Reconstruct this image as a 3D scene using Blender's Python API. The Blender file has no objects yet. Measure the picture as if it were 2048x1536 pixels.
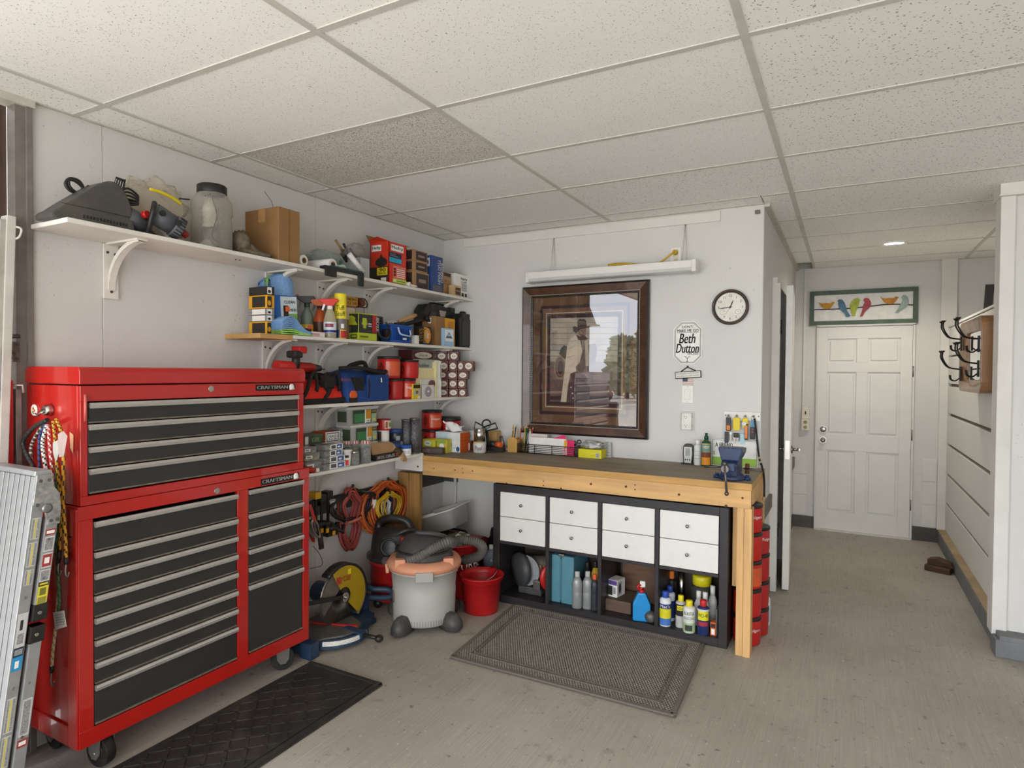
import bpy, bmesh, math, random
from mathutils import Vector, Matrix, Euler
PI = math.pi
rnd = random.Random(7)
SC = bpy.context.scene
COL = SC.collection
# ---------------------------------------------------------------- camera, sky, lamps, exposure
F_PX = 1240.435                       # focal length in pixels of the 2048x1536 frame
CAM = Vector((0.0, 0.0, 1.525))
CR = Vector((0.88020806, 0.47452522, 0.00771954))      # camera right / down / forward in room axes
CD = Vector((0.01585626, -0.01314767, -0.99978784))
CF = Vector((-0.47432305, 0.88014371, -0.01909688))
cd = bpy.data.cameras.new('camera'); cam = bpy.data.objects.new('camera', cd); COL.objects.link(cam)
cd.sensor_width = 36.0; cd.lens = F_PX / 2048 * 36; cd.clip_start = .05; cd.clip_end = 200
mw = Matrix((CR, -CD, -CF)).transposed().to_4x4(); mw.translation = CAM
cam.matrix_world = mw
SC.camera = cam
W = bpy.data.worlds.new('overcast_sky'); SC.world = W; W.use_nodes = True
wn = W.node_tree; bg = wn.nodes['Background']
tcn = wn.nodes.new('ShaderNodeTexCoord'); nz = wn.nodes.new('ShaderNodeTexNoise'); nz.inputs['Scale'].default_value = 1.6
cr = wn.nodes.new('ShaderNodeValToRGB'); cr.color_ramp.elements[0].color = (.80, .88, 1, 1); cr.color_ramp.elements[1].color = (.97, .98, 1, 1)
cr.color_ramp.elements[0].position = .35; cr.color_ramp.elements[1].position = .6
wn.links.new(tcn.outputs['Generated'], nz.inputs['Vector']); wn.links.new(nz.outputs['Fac'], cr.inputs['Fac']); wn.links.new(cr.outputs['Color'], bg.inputs['Color'])
bg.inputs['Strength'].default_value = 5.7
vs = SC.view_settings; vs.view_transform = 'Standard'; vs.look = 'None'; vs.gamma = 1; vs.use_curve_mapping = False
vs.exposure = 0.19
def area(name, loc, rot, sx, sy, power, color=(1, 1, 1), portal=False):
    l = bpy.data.lights.new(name, 'AREA'); l.shape = 'RECTANGLE'; l.size = sx; l.size_y = sy; l.energy = power; l.color = color
    if portal: l.cycles.is_portal = True
    o = bpy.data.objects.new(name, l); COL.objects.link(o); o.location = loc; o.rotation_euler = rot; return o
# portals only guide the sky light through the two open garage doors
area('portal_left_door', (-2.84, -1.2, 1.2), (0, -PI/2, 0), 2.4, 3.7, 1, portal=True)
area('portal_rear_door', (.4, -3.0, 1.2), (PI/2, 0, 0), 6.0, 2.4, 1, portal=True)
sun = bpy.data.lights.new('sun', 'SUN'); sun.energy = 4.5; sun.angle = .03; sun.color = (1, .98, .95)
suno = bpy.data.objects.new('sun', sun); COL.objects.link(suno); suno.rotation_euler = (math.radians(49), 0, math.radians(10))
# the recessed lamp of the passage (its fitting is built further down)
sl = bpy.data.lights.new('passage_lamp_light', 'SPOT'); sl.energy = 32; sl.spot_size = 2.75; sl.spot_blend = .6; sl.shadow_soft_size = .06; sl.color = (1, .93, .82)
so = bpy.data.objects.new('passage_lamp_light', sl); COL.objects.link(so); so.location = (.317, 5.796, 2.54)

# ---------------------------------------------------------------- helpers
def at(u, v, x=None, y=None, z=None):
    """room point where the sight line of photo pixel (u, v) meets the plane x=, y= or z="""
    d = CR * ((u - 1024) / F_PX) + CD * ((v - 768) / F_PX) + CF
    t = (x - CAM.x) / d.x if x is not None else (y - CAM.y) / d.y if y is not None else (z - CAM.z) / d.z
    return CAM + d * t
def mpp(p):
    """metres per photo pixel at room point p"""
    return (Vector(p) - CAM).dot(CF) / F_PX
def lin(h):
    h = h.lstrip('#'); o = []
    for i in (0, 2, 4):
        c = int(h[i:i+2], 16) / 255
        o.append(c / 12.92 if c <= .04045 else ((c + .055) / 1.055) ** 2.4)
    return o
GAIN = 1.12
_mats = {}
def C(h, r=.5, m=0.0, var=.10, ns=18.0, bump=0.0, bs=120.0, coat=0.0, alpha=1.0, trans=0.0, stretch=None, emit=0.0, dirt=0.0, dirtcol='#3a342c', ior=1.45, scuff=0.0):
    """procedural principled material: colour with noise variation, optional fine bump and dirt"""
    key = (h, r, m, var, ns, bump, bs, coat, alpha, trans, stretch, emit, dirt, dirtcol, scuff)
    if key in _mats: return _mats[key]
    M = bpy.data.materials.new('mat_' + h.lstrip('#')); M.use_nodes = True; nt = M.node_tree; N = nt.nodes; L = nt.links
    b = N['Principled BSDF']; c = [min(.92, x * GAIN) for x in lin(h)]
    tc = N.new('ShaderNodeTexCoord'); src = tc.outputs['Object']
    if stretch:
        mp = N.new('ShaderNodeMapping'); mp.inputs['Scale'].default_value = stretch; L.new(src, mp.inputs['Vector']); src = mp.outputs['Vector']
    n = N.new('ShaderNodeTexNoise'); n.inputs['Scale'].default_value = ns; n.inputs['Detail'].default_value = 4; L.new(src, n.inputs['Vector'])
    rp = N.new('ShaderNodeValToRGB'); e = rp.color_ramp.elements
    e[0].position = .3; e[1].position = .7
    e[0].color = (*[x * (1 - var) for x in c], 1); e[1].color = (*[min(.95, x * (1 + var * .7)) for x in c], 1)
    L.new(n.outputs['Fac'], rp.inputs['Fac']); out = rp.outputs['Color']
    if dirt > 0:
        n2 = N.new('ShaderNodeTexNoise'); n2.inputs['Scale'].default_value = ns * .35; n2.inputs['Detail'].default_value = 8; n2.inputs['Roughness'].default_value = .7; L.new(src, n2.inputs['Vector'])
        r2 = N.new('ShaderNodeValToRGB'); r2.color_ramp.elements[0].position = .5; r2.color_ramp.elements[1].position = .75
        r2.color_ramp.elements[0].color = (0, 0, 0, 1); r2.color_ramp.elements[1].color = (dirt, dirt, dirt, 1); L.new(n2.outputs['Fac'], r2.inputs['Fac'])
        mx = N.new('ShaderNodeMixRGB'); mx.inputs['Color2'].default_value = (*lin(dirtcol), 1); L.new(r2.outputs['Color'], mx.inputs['Fac']); L.new(out, mx.inputs['Color1']); out = mx.outputs['Color']
    if scuff:
        f = None
        for sc_, p0 in ((42, .685), (1.5, .52)):
            q = N.new('ShaderNodeTexNoise'); q.inputs['Scale'].default_value = sc_; q.inputs['Detail'].default_value = 2; q.inputs['Distortion'].default_value = 1.5; L.new(src, q.inputs['Vector'])
            w = N.new('ShaderNodeMapRange'); w.inputs['From Min'].default_value = p0; w.inputs['From Max'].default_value = p0 + .05; L.new(q.outputs['Fac'], w.inputs['Value'])
            if f is None: f = w.outputs[0]
            else: u = N.new('ShaderNodeMath'); u.operation = 'MULTIPLY'; L.new(f, u.inputs[0]); L.new(w.outputs[0], u.inputs[1]); f = u.outputs[0]
        u = N.new('ShaderNodeMath'); u.operation = 'MULTIPLY'; u.inputs[1].default_value = scuff; L.new(f, u.inputs[0])
        mx = N.new('ShaderNodeMixRGB'); mx.inputs['Color2'].default_value = (.16, .15, .14, 1); L.new(u.outputs[0], mx.inputs['Fac']); L.new(out, mx.inputs['Color1']); out = mx.outputs['Color']
    L.new(out, b.inputs['Base Color'])
    b.inputs['Roughness'].default_value = r; b.inputs['Metallic'].default_value = m; b.inputs['Coat Weight'].default_value = coat; b.inputs['IOR'].default_value = ior
    b.inputs['Alpha'].default_value = alpha; b.inputs['Transmission Weight'].default_value = trans
    if emit: b.inputs['Emission Color'].default_value = (*c, 1); b.inputs['Emission Strength'].default_value = emit
    if bump:
        n3 = N.new('ShaderNodeTexNoise'); n3.inputs['Scale'].default_value = bs; n3.inputs['Detail'].default_value = 3; L.new(src, n3.inputs['Vector'])
        bp = N.new('ShaderNodeBump'); bp.inputs['Strength'].default_value = bump; bp.inputs['Distance'].default_value = .004; L.new(n3.outputs['Fac'], bp.inputs['Height']); L.new(bp.outputs['Normal'], b.inputs['Normal'])
    _mats[key] = M
    return M
def clear(h='#ffffff', a=.25, r=.08, name='clear'):
    """thin clear plastic / glass film: transparent with a gloss layer"""
    key = ('clear', h, a, r)
    if key in _mats: return _mats[key]
    M = bpy.data.materials.new('mat_clear_' + h.lstrip('#')); M.use_nodes = True; nt = M.node_tree; N = nt.nodes; L = nt.links
    N.remove(N['Principled BSDF']); o = N['Material Output']
    t = N.new('ShaderNodeBsdfTransparent'); t.inputs['Color'].default_value = (*[min(1, x * 1.0) for x in lin(h)], 1)
    d = N.new('ShaderNodeBsdfPrincipled'); d.inputs['Base Color'].default_value = (*lin(h), 1); d.inputs['Roughness'].default_value = r
    lw = N.new('ShaderNodeLayerWeight'); lw.inputs['Blend'].default_value = .35
    n = N.new('ShaderNodeTexNoise'); n.inputs['Scale'].default_value = 30
    ma = N.new('ShaderNodeMath'); ma.operation = 'MULTIPLY_ADD'; ma.inputs[1].default_value = .40; ma.inputs[2].default_value = a; L.new(lw.outputs['Facing'], ma.inputs[0])
    m2 = N.new('ShaderNodeMath'); m2.operation = 'MULTIPLY_ADD'; m2.inputs[1].default_value = .12; L.new(n.outputs['Fac'], m2.inputs[0]); L.new(ma.outputs[0], m2.inputs[2])
    mx = N.new('ShaderNodeMixShader'); L.new(m2.outputs[0], mx.inputs[0]); L.new(t.outputs[0], mx.inputs[1]); L.new(d.outputs[0], mx.inputs[2]); L.new(mx.outputs[0], o.inputs['Surface'])
    _mats[key] = M
    return M
def tag(o, label=None, cat=None, group=None, kind=None):
    if label: o['label'] = label
    if cat: o['category'] = cat
    if group: o['group'] = group
    if kind: o['kind'] = kind
    return o
_MW = {}
def thing(name, label, cat, loc=(0, 0, 0), rz=0.0, group=None, kind=None, rot=None):
    o = bpy.data.objects.new(name, None); COL.objects.link(o); o.empty_display_size = .05
    o.location = loc; o.rotation_euler = rot or (0, 0, rz)
    _MW[o.name] = Matrix.Translation(Vector(loc)) @ Euler(rot or (0, 0, rz)).to_matrix().to_4x4()
    return tag(o, label, cat, group, kind)
class MB:
    """collects simple shapes and links them as one mesh object"""
    def __init__(s): s.v = []; s.f = []; s.m = []; s.sm = []
    def add(s, vs_, fs, m=0, smooth=False):
        k = len(s.v); s.v += [Vector(p) for p in vs_]
        for f in fs: s.f.append([i + k for i in f]); s.m.append(m); s.sm.append(smooth)
        return s
    def box(s, x0, x1, y0, y1, z0, z1, m=0, T=None):
        p = [(x, y, z) for x in (x0, x1) for y in (y0, y1) for z in (z0, z1)]
        if T: p = [T @ Vector(q) for q in p]
        return s.add(p, [(0, 1, 3, 2), (4, 6, 7, 5), (0, 4, 5, 1), (2, 3, 7, 6), (0, 2, 6, 4), (1, 5, 7, 3)], m)
    def bar(s, a, b, w, t, m=0, up=(0, 0, 1)):
        """square bar from a to b, w across (along side), t along up"""
        a = Vector(a); b = Vector(b); d = (b - a).normalized(); u = Vector(up); sd = d.cross(u)
        if sd.length < 1e-4: sd = d.cross(Vector((1, 0, 0)))
        sd.normalize(); u = sd.cross(d).normalized(); p = []
        for q in (a, b):
            for i, j in ((-1, -1), (1, -1), (1, 1), (-1, 1)): p.append(q + sd * (w / 2 * i) + u * (t / 2 * j))
        return s.add(p, [(0, 1, 2, 3), (7, 6, 5, 4), (0, 4, 5, 1), (1, 5, 6, 2), (2, 6, 7, 3), (3, 7, 4, 0)], m)
    def prism(s, poly, fn, a, b, m=0, m_side=None):
        """poly of 2D points extruded from a to b; fn(p, q, t) -> 3D"""
        n = len(poly); vs_ = [fn(p[0], p[1], a) for p in poly] + [fn(p[0], p[1], b) for p in poly]
        ms = m if m_side is None else m_side
        s.add(vs_, [list(range(n))[::-1], list(range(n, 2 * n))], m)
        k = len(s.v) - 2 * n
        for i in range(n):
            j = (i + 1) % n; s.f.append([k + i, k + j, k + n + j, k + n + i]); s.m.append(ms); s.sm.append(False)
        return s
    def lathe(s, prof, c=(0, 0, 0), seg=24, m=0, T=None, smooth=True, ms=None, a0=0, a1=2 * PI, cap=True):
        """profile [(r, z)] turned about Z through c; ms gives a material per ring"""
        c = Vector(c); k = len(s.v); full = abs(a1 - a0) > 2 * PI - 1e-3; ns_ = seg if full else seg + 1
        for r, z in prof:
            for i in range(ns_):
                t = a0 + (a1 - a0) * i / seg; p = Vector((r * math.cos(t), r * math.sin(t), z))
                if T: p = T @ p
                s.v.append(c + p)
        for q in range(len(prof) - 1):
            mm = ms[q] if ms else m
            for i in range(seg):
                j = (i + 1) % ns_
                s.f.append([k + q * ns_ + i, k + q * ns_ + j, k + (q + 1) * ns_ + j, k + (q + 1) * ns_ + i]); s.m.append(mm); s.sm.append(smooth)
        if (abs(prof[0][0] - prof[-1][0]) < 1e-6 and abs(prof[0][1] - prof[-1][1]) < 1e-6) or (len(prof) == 2 and prof[0][1] == prof[1][1]): cap = False
        if full and cap:
            if prof[0][0] > 1e-4: s.f.append([k + i for i in range(ns_)][::-1]); s.m.append(ms[0] if ms else m); s.sm.append(False)
            if prof[-1][0] > 1e-4: s.f.append([k + (len(prof) - 1) * ns_ + i for i in range(ns_)]); s.m.append(ms[-1] if ms else m); s.sm.append(False)
        return s
    def cyl(s, a, b, r, r2=None, seg=14, m=0, smooth=True):
        a = Vector(a); b = Vector(b); d = b - a
        q = d.to_track_quat('Z', 'Y').to_matrix().to_4x4()
        return s.lathe([(r, 0), (r2 if r2 is not None else r, d.length)], a, seg, m, q, smooth)
    def tube(s, pts, r, seg=8, m=0, closed=False, rf=None):
        pts = [Vector(p) for p in pts]; n = len(pts); k = len(s.v); up = None
        for i in range(n):
            if closed: d = (pts[(i + 1) % n] - pts[i - 1])
            else: d = pts[min(i + 1, n - 1)] - pts[max(i - 1, 0)]
            if d.length < 1e-9: d = Vector((0, 0, 1))
            d.normalize()
            if up is None: up = d.orthogonal().normalized()
            up = (up - d * up.dot(d)); up = up.normalized() if up.length > 1e-6 else d.orthogonal().normalized()
            sd = d.cross(up); rr = rf(i) if rf else r
            for j in range(seg):
                t = 2 * PI * j / seg; s.v.append(pts[i] + up * (rr * math.cos(t)) + sd * (rr * math.sin(t)))
        for i in range(n if closed else n - 1):
            i2 = (i + 1) % n
            for j in range(seg):
                j2 = (j + 1) % seg; s.f.append([k + i * seg + j, k + i * seg + j2, k + i2 * seg + j2, k + i2 * seg + j]); s.m.append(m); s.sm.append(True)
        if not closed:
            s.f.append([k + j for j in range(seg)][::-1]); s.m.append(m); s.sm.append(False)
            s.f.append([k + (n - 1) * seg + j for j in range(seg)]); s.m.append(m); s.sm.append(False)
        return s
    def ball(s, c, r, m=0, seg=14, rings=8, T=None, sc=(1, 1, 1)):
        prof = [(r * math.sin(PI * i / rings) * 1.0, -r * math.cos(PI * i / rings)) for i in range(rings + 1)]
        S = Matrix.Diagonal((*sc, 1)); S = (T @ S) if T else S
        prof[0] = (1e-5, -r); prof[-1] = (1e-5, r)
        return s.lathe(prof, c, seg, m, S)
    def quad(s, a, b, c, d, m=0): return s.add([a, b, c, d], [(0, 1, 2, 3)], m)
    def grid(s, rows, m=0, smooth=True, closed=False):
        """rows of equal length joined into a skin"""
        k = len(s.v); n = len(rows[0])
        for r in rows: s.v += [Vector(p) for p in r]
        for i in range(len(rows) - 1):
            for j in range(n if closed else n - 1):
                j2 = (j + 1) % n; s.f.append([k + i * n + j, k + i * n + j2, k + (i + 1) * n + j2, k + (i + 1) * n + j]); s.m.append(m); s.sm.append(smooth)
        return s
    def build(s, name, mats, parent=None, world=False, bev=0.0, seg=2, solid=0.0, sub=0, ident=None, loc=None):
        """world=True: the vertices are room coordinates and are moved into the parent's frame"""
        if not isinstance(mats, (list, tuple)): mats = [mats]
        vs_ = s.v
        if world and parent is not None:
            inv = _MW[parent.name].inverted(); vs_ = [inv @ p for p in vs_]
        if loc is not None: vs_ = [p - Vector(loc) for p in vs_]
        me = bpy.data.meshes.new(name); me.from_pydata([tuple(p) for p in vs_], [], s.f)
        for q in mats: me.materials.append(q)
        me.polygons.foreach_set('material_index', s.m); me.polygons.foreach_set('use_smooth', s.sm)
        bm = bmesh.new(); bm.from_mesh(me); bmesh.ops.recalc_face_normals(bm, faces=bm.faces)
        if bev:
            es = [e for e in bm.edges if len(e.link_faces) == 2 and e.calc_face_angle(0) > .6 and not e.smooth is False]
            try: bmesh.ops.bevel(bm, geom=es, offset=bev, segments=seg, affect='EDGES', profile=.6, clamp_overlap=True)
            except Exception: pass
        bm.to_mesh(me); bm.free(); me.update()
        o = bpy.data.objects.new(name, me); COL.objects.link(o)
        if parent is not None: o.parent = parent; _MW[o.name] = _MW[parent.name].copy()
        elif loc is not None: o.location = loc; _MW[o.name] = Matrix.Translation(Vector(loc))
        else: _MW[o.name] = Matrix()
        if solid: q = o.modifiers.new('thickness', 'SOLIDIFY'); q.thickness = solid; q.offset = 0
        if sub: q = o.modifiers.new('smooth', 'SUBSURF'); q.levels = sub; q.render_levels = sub
        return o
_txt = {}
def text_shape(s, shear=0.0):
    """2D outline mesh of a word, normalised to a unit box: verts, faces, aspect"""
    if (s, shear) in _txt: return _txt[(s, shear)]
    cu = bpy.data.curves.new('lettering', 'FONT'); cu.body = s; cu.shear = shear; cu.resolution_u = 3
    o = bpy.data.objects.new('lettering', cu); me = bpy.data.meshes.new_from_object(o)
    vs_ = [v.co.copy() for v in me.vertices]; fs = [list(p.vertices) for p in me.polygons]
    x0 = min(v.x for v in vs_); x1 = max(v.x for v in vs_); y0 = min(v.y for v in vs_); y1 = max(v.y for v in vs_)
    vs_ = [((v.x - x0) / (x1 - x0), (v.y - y0) / (y1 - y0)) for v in vs_]
    bpy.data.objects.remove(o); bpy.data.curves.remove(cu); bpy.data.meshes.remove(me)
    _txt[(s, shear)] = (vs_, fs, (x1 - x0) / (y1 - y0)); return _txt[(s, shear)]
def put_text(mb, s, O, U, V, m, shear=0.0, bold=0.0):
    """word s filling the parallelogram O, O+U, O+V"""
    vs_, fs, _ = text_shape(s, shear); O = Vector(O); U = Vector(U); V = Vector(V)
    mb.add([O + U * a + V * b for a, b in vs_], fs, m)
    if bold:
        d = U.normalized() * bold; mb.add([O + d + U * a + V * b for a, b in vs_], fs, m)
    return mb
RZL = PI / 2        # things on the left wall face +X: local -Y turns to +X
def face_frame(f, w, d, h, e):
    """origin, U, V of a box face (front -Y, left -X, right +X, top) lifted by e; box front-bottom-centre is the local origin"""
    if f == 'F': return Vector((-w/2, -e, 0)), Vector((w, 0, 0)), Vector((0, 0, h))
    if f == 'L': return Vector((-w/2 - e, d, 0)), Vector((0, -d, 0)), Vector((0, 0, h))
    if f == 'R': return Vector((w/2 + e, 0, 0)), Vector((0, d, 0)), Vector((0, 0, h))
    return Vector((-w/2, 0, h + e)), Vector((w, 0, 0)), Vector((0, d, 0))
def prints(parent, w, d, h, decals, name='printed_label'):
    """decals: (face, u0, v0, u1, v1, material) plates or (face, u0, v0, u1, v1, material, 'WORD'[, shear]) lettering, later ones on top"""
    mb = MB(); mats = []; e = .0006
    for D in decals:
        O, U, V = face_frame(D[0], w, d, h, e); e += .00025
        if D[5] not in mats: mats.append(D[5])
        k = mats.index(D[5]); a = O + U * D[1] + V * D[2]; du = U * (D[3] - D[1]); dv = V * (D[4] - D[2])
        if len(D) > 6 and D[6] == 'OVAL':
            n = 18; mb.add([a + du * (.5 + .5 * math.cos(2*PI*i/n)) + dv * (.5 + .5 * math.sin(2*PI*i/n)) for i in range(n)], [list(range(n))], k)
        elif len(D) > 6 and D[6] == 'TRI': mb.add([a, a + du, a + du * .5 + dv], [(0, 1, 2)], k)
        elif len(D) > 6 and D[6] == 'VERT':      # upright word turned 90 degrees
            put_text(mb, D[7], a if D[3] < D[1] else a + du, dv, -du, k, 0, du.length * .05)
        elif len(D) > 6: put_text(mb, D[6], a, du, dv, k, D[7] if len(D) > 7 else 0, dv.length * .07)
        else: mb.quad(a, a + du, a + du + dv, a + dv, k)
    return mb.build(name, mats, parent)
def carton(name, label, cat, loc, rz, w, d, h, mat, decals=(), group=None, bev=.002, flaps=None):
    t = thing(name, label, cat, loc, rz, group)
    MB().box(-w/2, w/2, 0, d, 0, h).build('carton_body' if cat == 'box' else 'body', mat, t, bev=bev, seg=1)
    if decals: prints(t, w, d, h, decals)
    return t
def onL(u0, u1, vt, z, x):
    """front rectangle on plane x (left-wall shelves): location, width, height above z"""
    a = at(u0, vt, x=x); b = at(u1, vt, x=x); return (x, (a.y + b.y) / 2, z), b.y - a.y, (a.z + b.z) / 2 - z
def onB(u0, u1, vt, z, y):
    a = at(u0, vt, y=y); b = at(u1, vt, y=y); return ((a.x + b.x) / 2, y, z), b.x - a.x, (a.z + b.z) / 2 - z
def dup(root, loc, rz=None, label=None, group=None, rot=None):
    r = root.copy(); COL.objects.link(r); r.location = loc
    if rz is not None: r.rotation_euler = (0, 0, rz)
    if rot is not None: r.rotation_euler = rot
    if label: r['label'] = label
    if group: r['group'] = group
    for ch in list(root.children):
        c = ch.copy(); COL.objects.link(c); c.parent = r
        for g in list(ch.children):
            k = g.copy(); COL.objects.link(k); k.parent = c
    _MW[r.name] = Matrix.Translation(Vector(loc)) @ r.rotation_euler.to_matrix().to_4x4()
    return r
def spline(pts, n=6, closed=False):
    """Catmull-Rom through pts"""
    P = [Vector(p) for p in pts]; o = []; N = len(P)
    for i in range(N if closed else N - 1):
        a = P[(i - 1) % N] if closed or i > 0 else P[0] * 2 - P[1]; b = P[i]; c = P[(i + 1) % N]
        d = P[(i + 2) % N] if closed or i < N - 2 else P[-1] * 2 - P[-2]
        for k in range(n):
            t = k / n; o.append(.5 * ((2 * b) + (c - a) * t + (2 * a - 5 * b + 4 * c - d) * t * t + (3 * b - a - 3 * c + d) * t ** 3))
    if not closed: o.append(P[-1])
    return o
def _w(s, name, mats, parent=None, **k): return s.build(name, mats, parent, world=True, **k)
MB.w = _w; MB.b = MB.build; V3 = Vector
# ---------------------------------------------------------------- setting materials
WALL = C('#cdcbc7', .75, var=.035, ns=2.2, bump=.25, bs=260, dirt=.10, dirtcol='#a8a39a', scuff=.4)
WALL2 = C('#d3d1cc', .65, var=.03, ns=3, bump=.15, bs=180, dirt=.12, dirtcol='#aaa497')
TRIMW = C('#d2cfc9', .55, var=.04, ns=6, dirt=.15, dirtcol='#9b9488')
DKBAND = C('#4a4844', .6, var=.15, ns=8)
GREYP = C('#6f7072', .7, var=.15, ns=9, bump=.3, bs=90, dirt=.3)
def floor_mat():
    M = bpy.data.materials.new('mat_broom_finished_concrete'); M.use_nodes = True; nt = M.node_tree; N = nt.nodes; L = nt.links; b = N['Principled BSDF']
    tc = N.new('ShaderNodeTexCoord'); O = tc.outputs['Object']
    def noise(scale, det=4, rough=.5, st=None):
        n = N.new('ShaderNodeTexNoise'); n.inputs['Scale'].default_value = scale; n.inputs['Detail'].default_value = det; n.inputs['Roughness'].default_value = rough
        if st: m = N.new('ShaderNodeMapping'); m.inputs['Scale'].default_value = st; L.new(O, m.inputs['Vector']); L.new(m.outputs['Vector'], n.inputs['Vector'])
        else: L.new(O, n.inputs['Vector'])
        return n.outputs['Fac']
    def ramp(src, p0, c0, p1, c1):
        r = N.new('ShaderNodeValToRGB'); e = r.color_ramp.elements; e[0].position = p0; e[1].position = p1; e[0].color = (*c0, 1); e[1].color = (*c1, 1); L.new(src, r.inputs['Fac']); return r.outputs['Color']
    def mix(f, a, c, mode='MIX'):
        m = N.new('ShaderNodeMixRGB'); m.blend_type = mode
        if isinstance(f, float): m.inputs['Fac'].default_value = f
        else: L.new(f, m.inputs['Fac'])
        L.new(a, m.inputs['Color1'])
        if isinstance(c, tuple): m.inputs['Color2'].default_value = (*c, 1)
        else: L.new(c, m.inputs['Color2'])
        return m.outputs['Color']
    base = ramp(noise(1.1, 6, .6), .3, lin('#9b9388'), .7, lin('#b0a99e'))
    lines = ramp(noise(1, 2, .5, (230, 3.0, 1)), .32, (.80, .80, .80), .62, (1.06, 1.06, 1.06))
    c = mix(.55, base, lines, 'MULTIPLY')
    st = ramp(noise(6.5, 6, .68), .60, (0, 0, 0), .72, (.55, .55, .55)); c = mix(st, c, tuple(lin('#6f665b')))
    sp = ramp(noise(26, 4, .6), .63, (0, 0, 0), .70, (.65, .65, .65)); c = mix(sp, c, tuple(lin('#5b5149')))
    wh = ramp(noise(70, 3, .6, (1, .5, 1)), .64, (0, 0, 0), .72, (.75, .75, .75)); c = mix(wh, c, tuple(lin('#c9c3b8')))
    L.new(c, b.inputs['Base Color']); b.inputs['Roughness'].default_value = .8
    bp = N.new('ShaderNodeBump'); bp.inputs['Strength'].default_value = .55; bp.inputs['Distance'].default_value = .004; L.new(noise(1, 2, .5, (230, 3.0, 1)), bp.inputs['Height']); L.new(bp.outputs['Normal'], b.inputs['Normal'])
    return M
def tile_mat(hexc, pits, psc, name):
    M = bpy.data.materials.new('mat_' + name); M.use_nodes = True; nt = M.node_tree; N = nt.nodes; L = nt.links; b = N['Principled BSDF']
    tc = N.new('ShaderNodeTexCoord'); mp = N.new('ShaderNodeMapping'); mp.inputs['Scale'].default_value = (1, 1, .02); L.new(tc.outputs['Object'], mp.inputs['Vector'])
    v = N.new('ShaderNodeTexVoronoi'); v.inputs['Scale'].default_value = psc; v.inputs['Randomness'].default_value = 1
    n0 = N.new('ShaderNodeTexNoise'); n0.inputs['Scale'].default_value = 45; L.new(mp.outputs['Vector'], n0.inputs['Vector'])
    ad = N.new('ShaderNodeVectorMath'); ad.operation = 'MULTIPLY_ADD'; ad.inputs[1].default_value = (.03, .03, .03); L.new(n0.outputs['Color'], ad.inputs[0]); L.new(mp.outputs['Vector'], ad.inputs[2]); L.new(ad.outputs[0], v.inputs['Vector'])
    r = N.new('ShaderNodeValToRGB'); r.color_ramp.elements[0].position = pits; r.color_ramp.elements[1].position = pits + .07
    c = [x * GAIN for x in lin(hexc)]
    r.color_ramp.elements[0].color = (*[x * .38 for x in c], 1); r.color_ramp.elements[1].color = (*c, 1); L.new(v.outputs['Distance'], r.inputs['Fac'])
    n = N.new('ShaderNodeTexNoise'); n.inputs['Scale'].default_value = 9; L.new(tc.outputs['Object'], n.inputs['Vector'])
    m = N.new('ShaderNodeMixRGB'); m.blend_type = 'MULTIPLY'; m.inputs['Fac'].default_value = .04; L.new(r.outputs['Color'], m.inputs['Color1']); L.new(n.outputs['Fac'], m.inputs['Color2'])
    L.new(m.outputs['Color'], b.inputs['Base Color']); b.inputs['Roughness'].default_value = .9
    bp = N.new('ShaderNodeBump'); bp.inputs['Strength'].default_value = .5; bp.inputs['Distance'].default_value = .004; L.new(r.outputs['Color'], bp.inputs['Height']); L.new(bp.outputs['Normal'], b.inputs['Normal'])
    return M
T_FINE = tile_mat('#ebe9e5', .14, 110, 'pinhole_tile'); T_COARSE = tile_mat('#e9e7e2', .16, 70, 'fissured_tile'); T_GREY = tile_mat('#d2cec6', .30, 130, 'grey_textured_tile')
ZC = 2.575
def S(o, name=None): o['kind'] = 'structure'; return o
# ---------------------------------------------------------------- floor, walls
S(MB().box(-2.97, 3.6, -3.0, 6.95, -.12, 0).b('floor', floor_mat()))
S(MB().box(-40, 40, -45, 40, -.30, -.125).b('ground', C('#c6c2b9', .9, ns=.6, var=.12)))
wl = S(MB().box(-3.0, -2.852, 1.265, 4.24, 0, 2.75).b('wall_left', WALL))
for a, b in ((1.267, 1.531), (1.533, 2.752), (2.754, 3.974), (3.976, 4.12)):
    MB().box(-2.853, -2.845, a, b, 0, 2.62).b('wall_panel', WALL, wl, bev=.0015, seg=1)
S(MB().box(-2.90, -2.838, 1.208, 1.268, 0, 2.66).box(-2.839, -2.826, 1.243, 1.262, 0, 2.57).b('trim_1', C('#77706a', .6, var=.12, ns=20, bump=.2, bs=60, dirt=.3)))
S(MB().box(-3.0, -2.85, -3.1, -2.9, 0, 2.75).b('wall_left_rear', WALL))
# hinged wooden door leaf standing in the left opening
d2 = S(MB().box(-3.10, -3.06, .36, 1.27, .02, 2.6).b('door_2', C('#3d2412', .7, ns=6, stretch=(1, 1, .2))))
for i in range(7): MB().box(-3.06, -3.035, .392 + i * .125, .515 + i * .125, .02, 2.6).b('plank', C('#3a2210', .65, var=.4, ns=9, stretch=(6, 6, .5), dirt=.4), d2, bev=.003, seg=1)
MB().box(-3.035, -3.02, .78, 1.19, .75, .9).b('cross_board', C('#7a4a20', .6, var=.3, ns=8), d2)
wb = S(MB().box(-3.0, -.465, 4.12, 4.26, 0, 2.75).b('wall_back', WALL))
S(MB().box(-2.66, -.72, 4.108, 4.122, 2.497, 2.562).b('trim_2', TRIMW, bev=.002, seg=1))
wp = S(MB().box(-.62, -.462, 4.125, 4.70, 0, 2.75).box(-.62, -.462, 5.56, 6.9, 0, 2.75).box(-.62, -.462, 4.69, 5.57, 2.16, 2.75).b('wall_passage_left', WALL))
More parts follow.
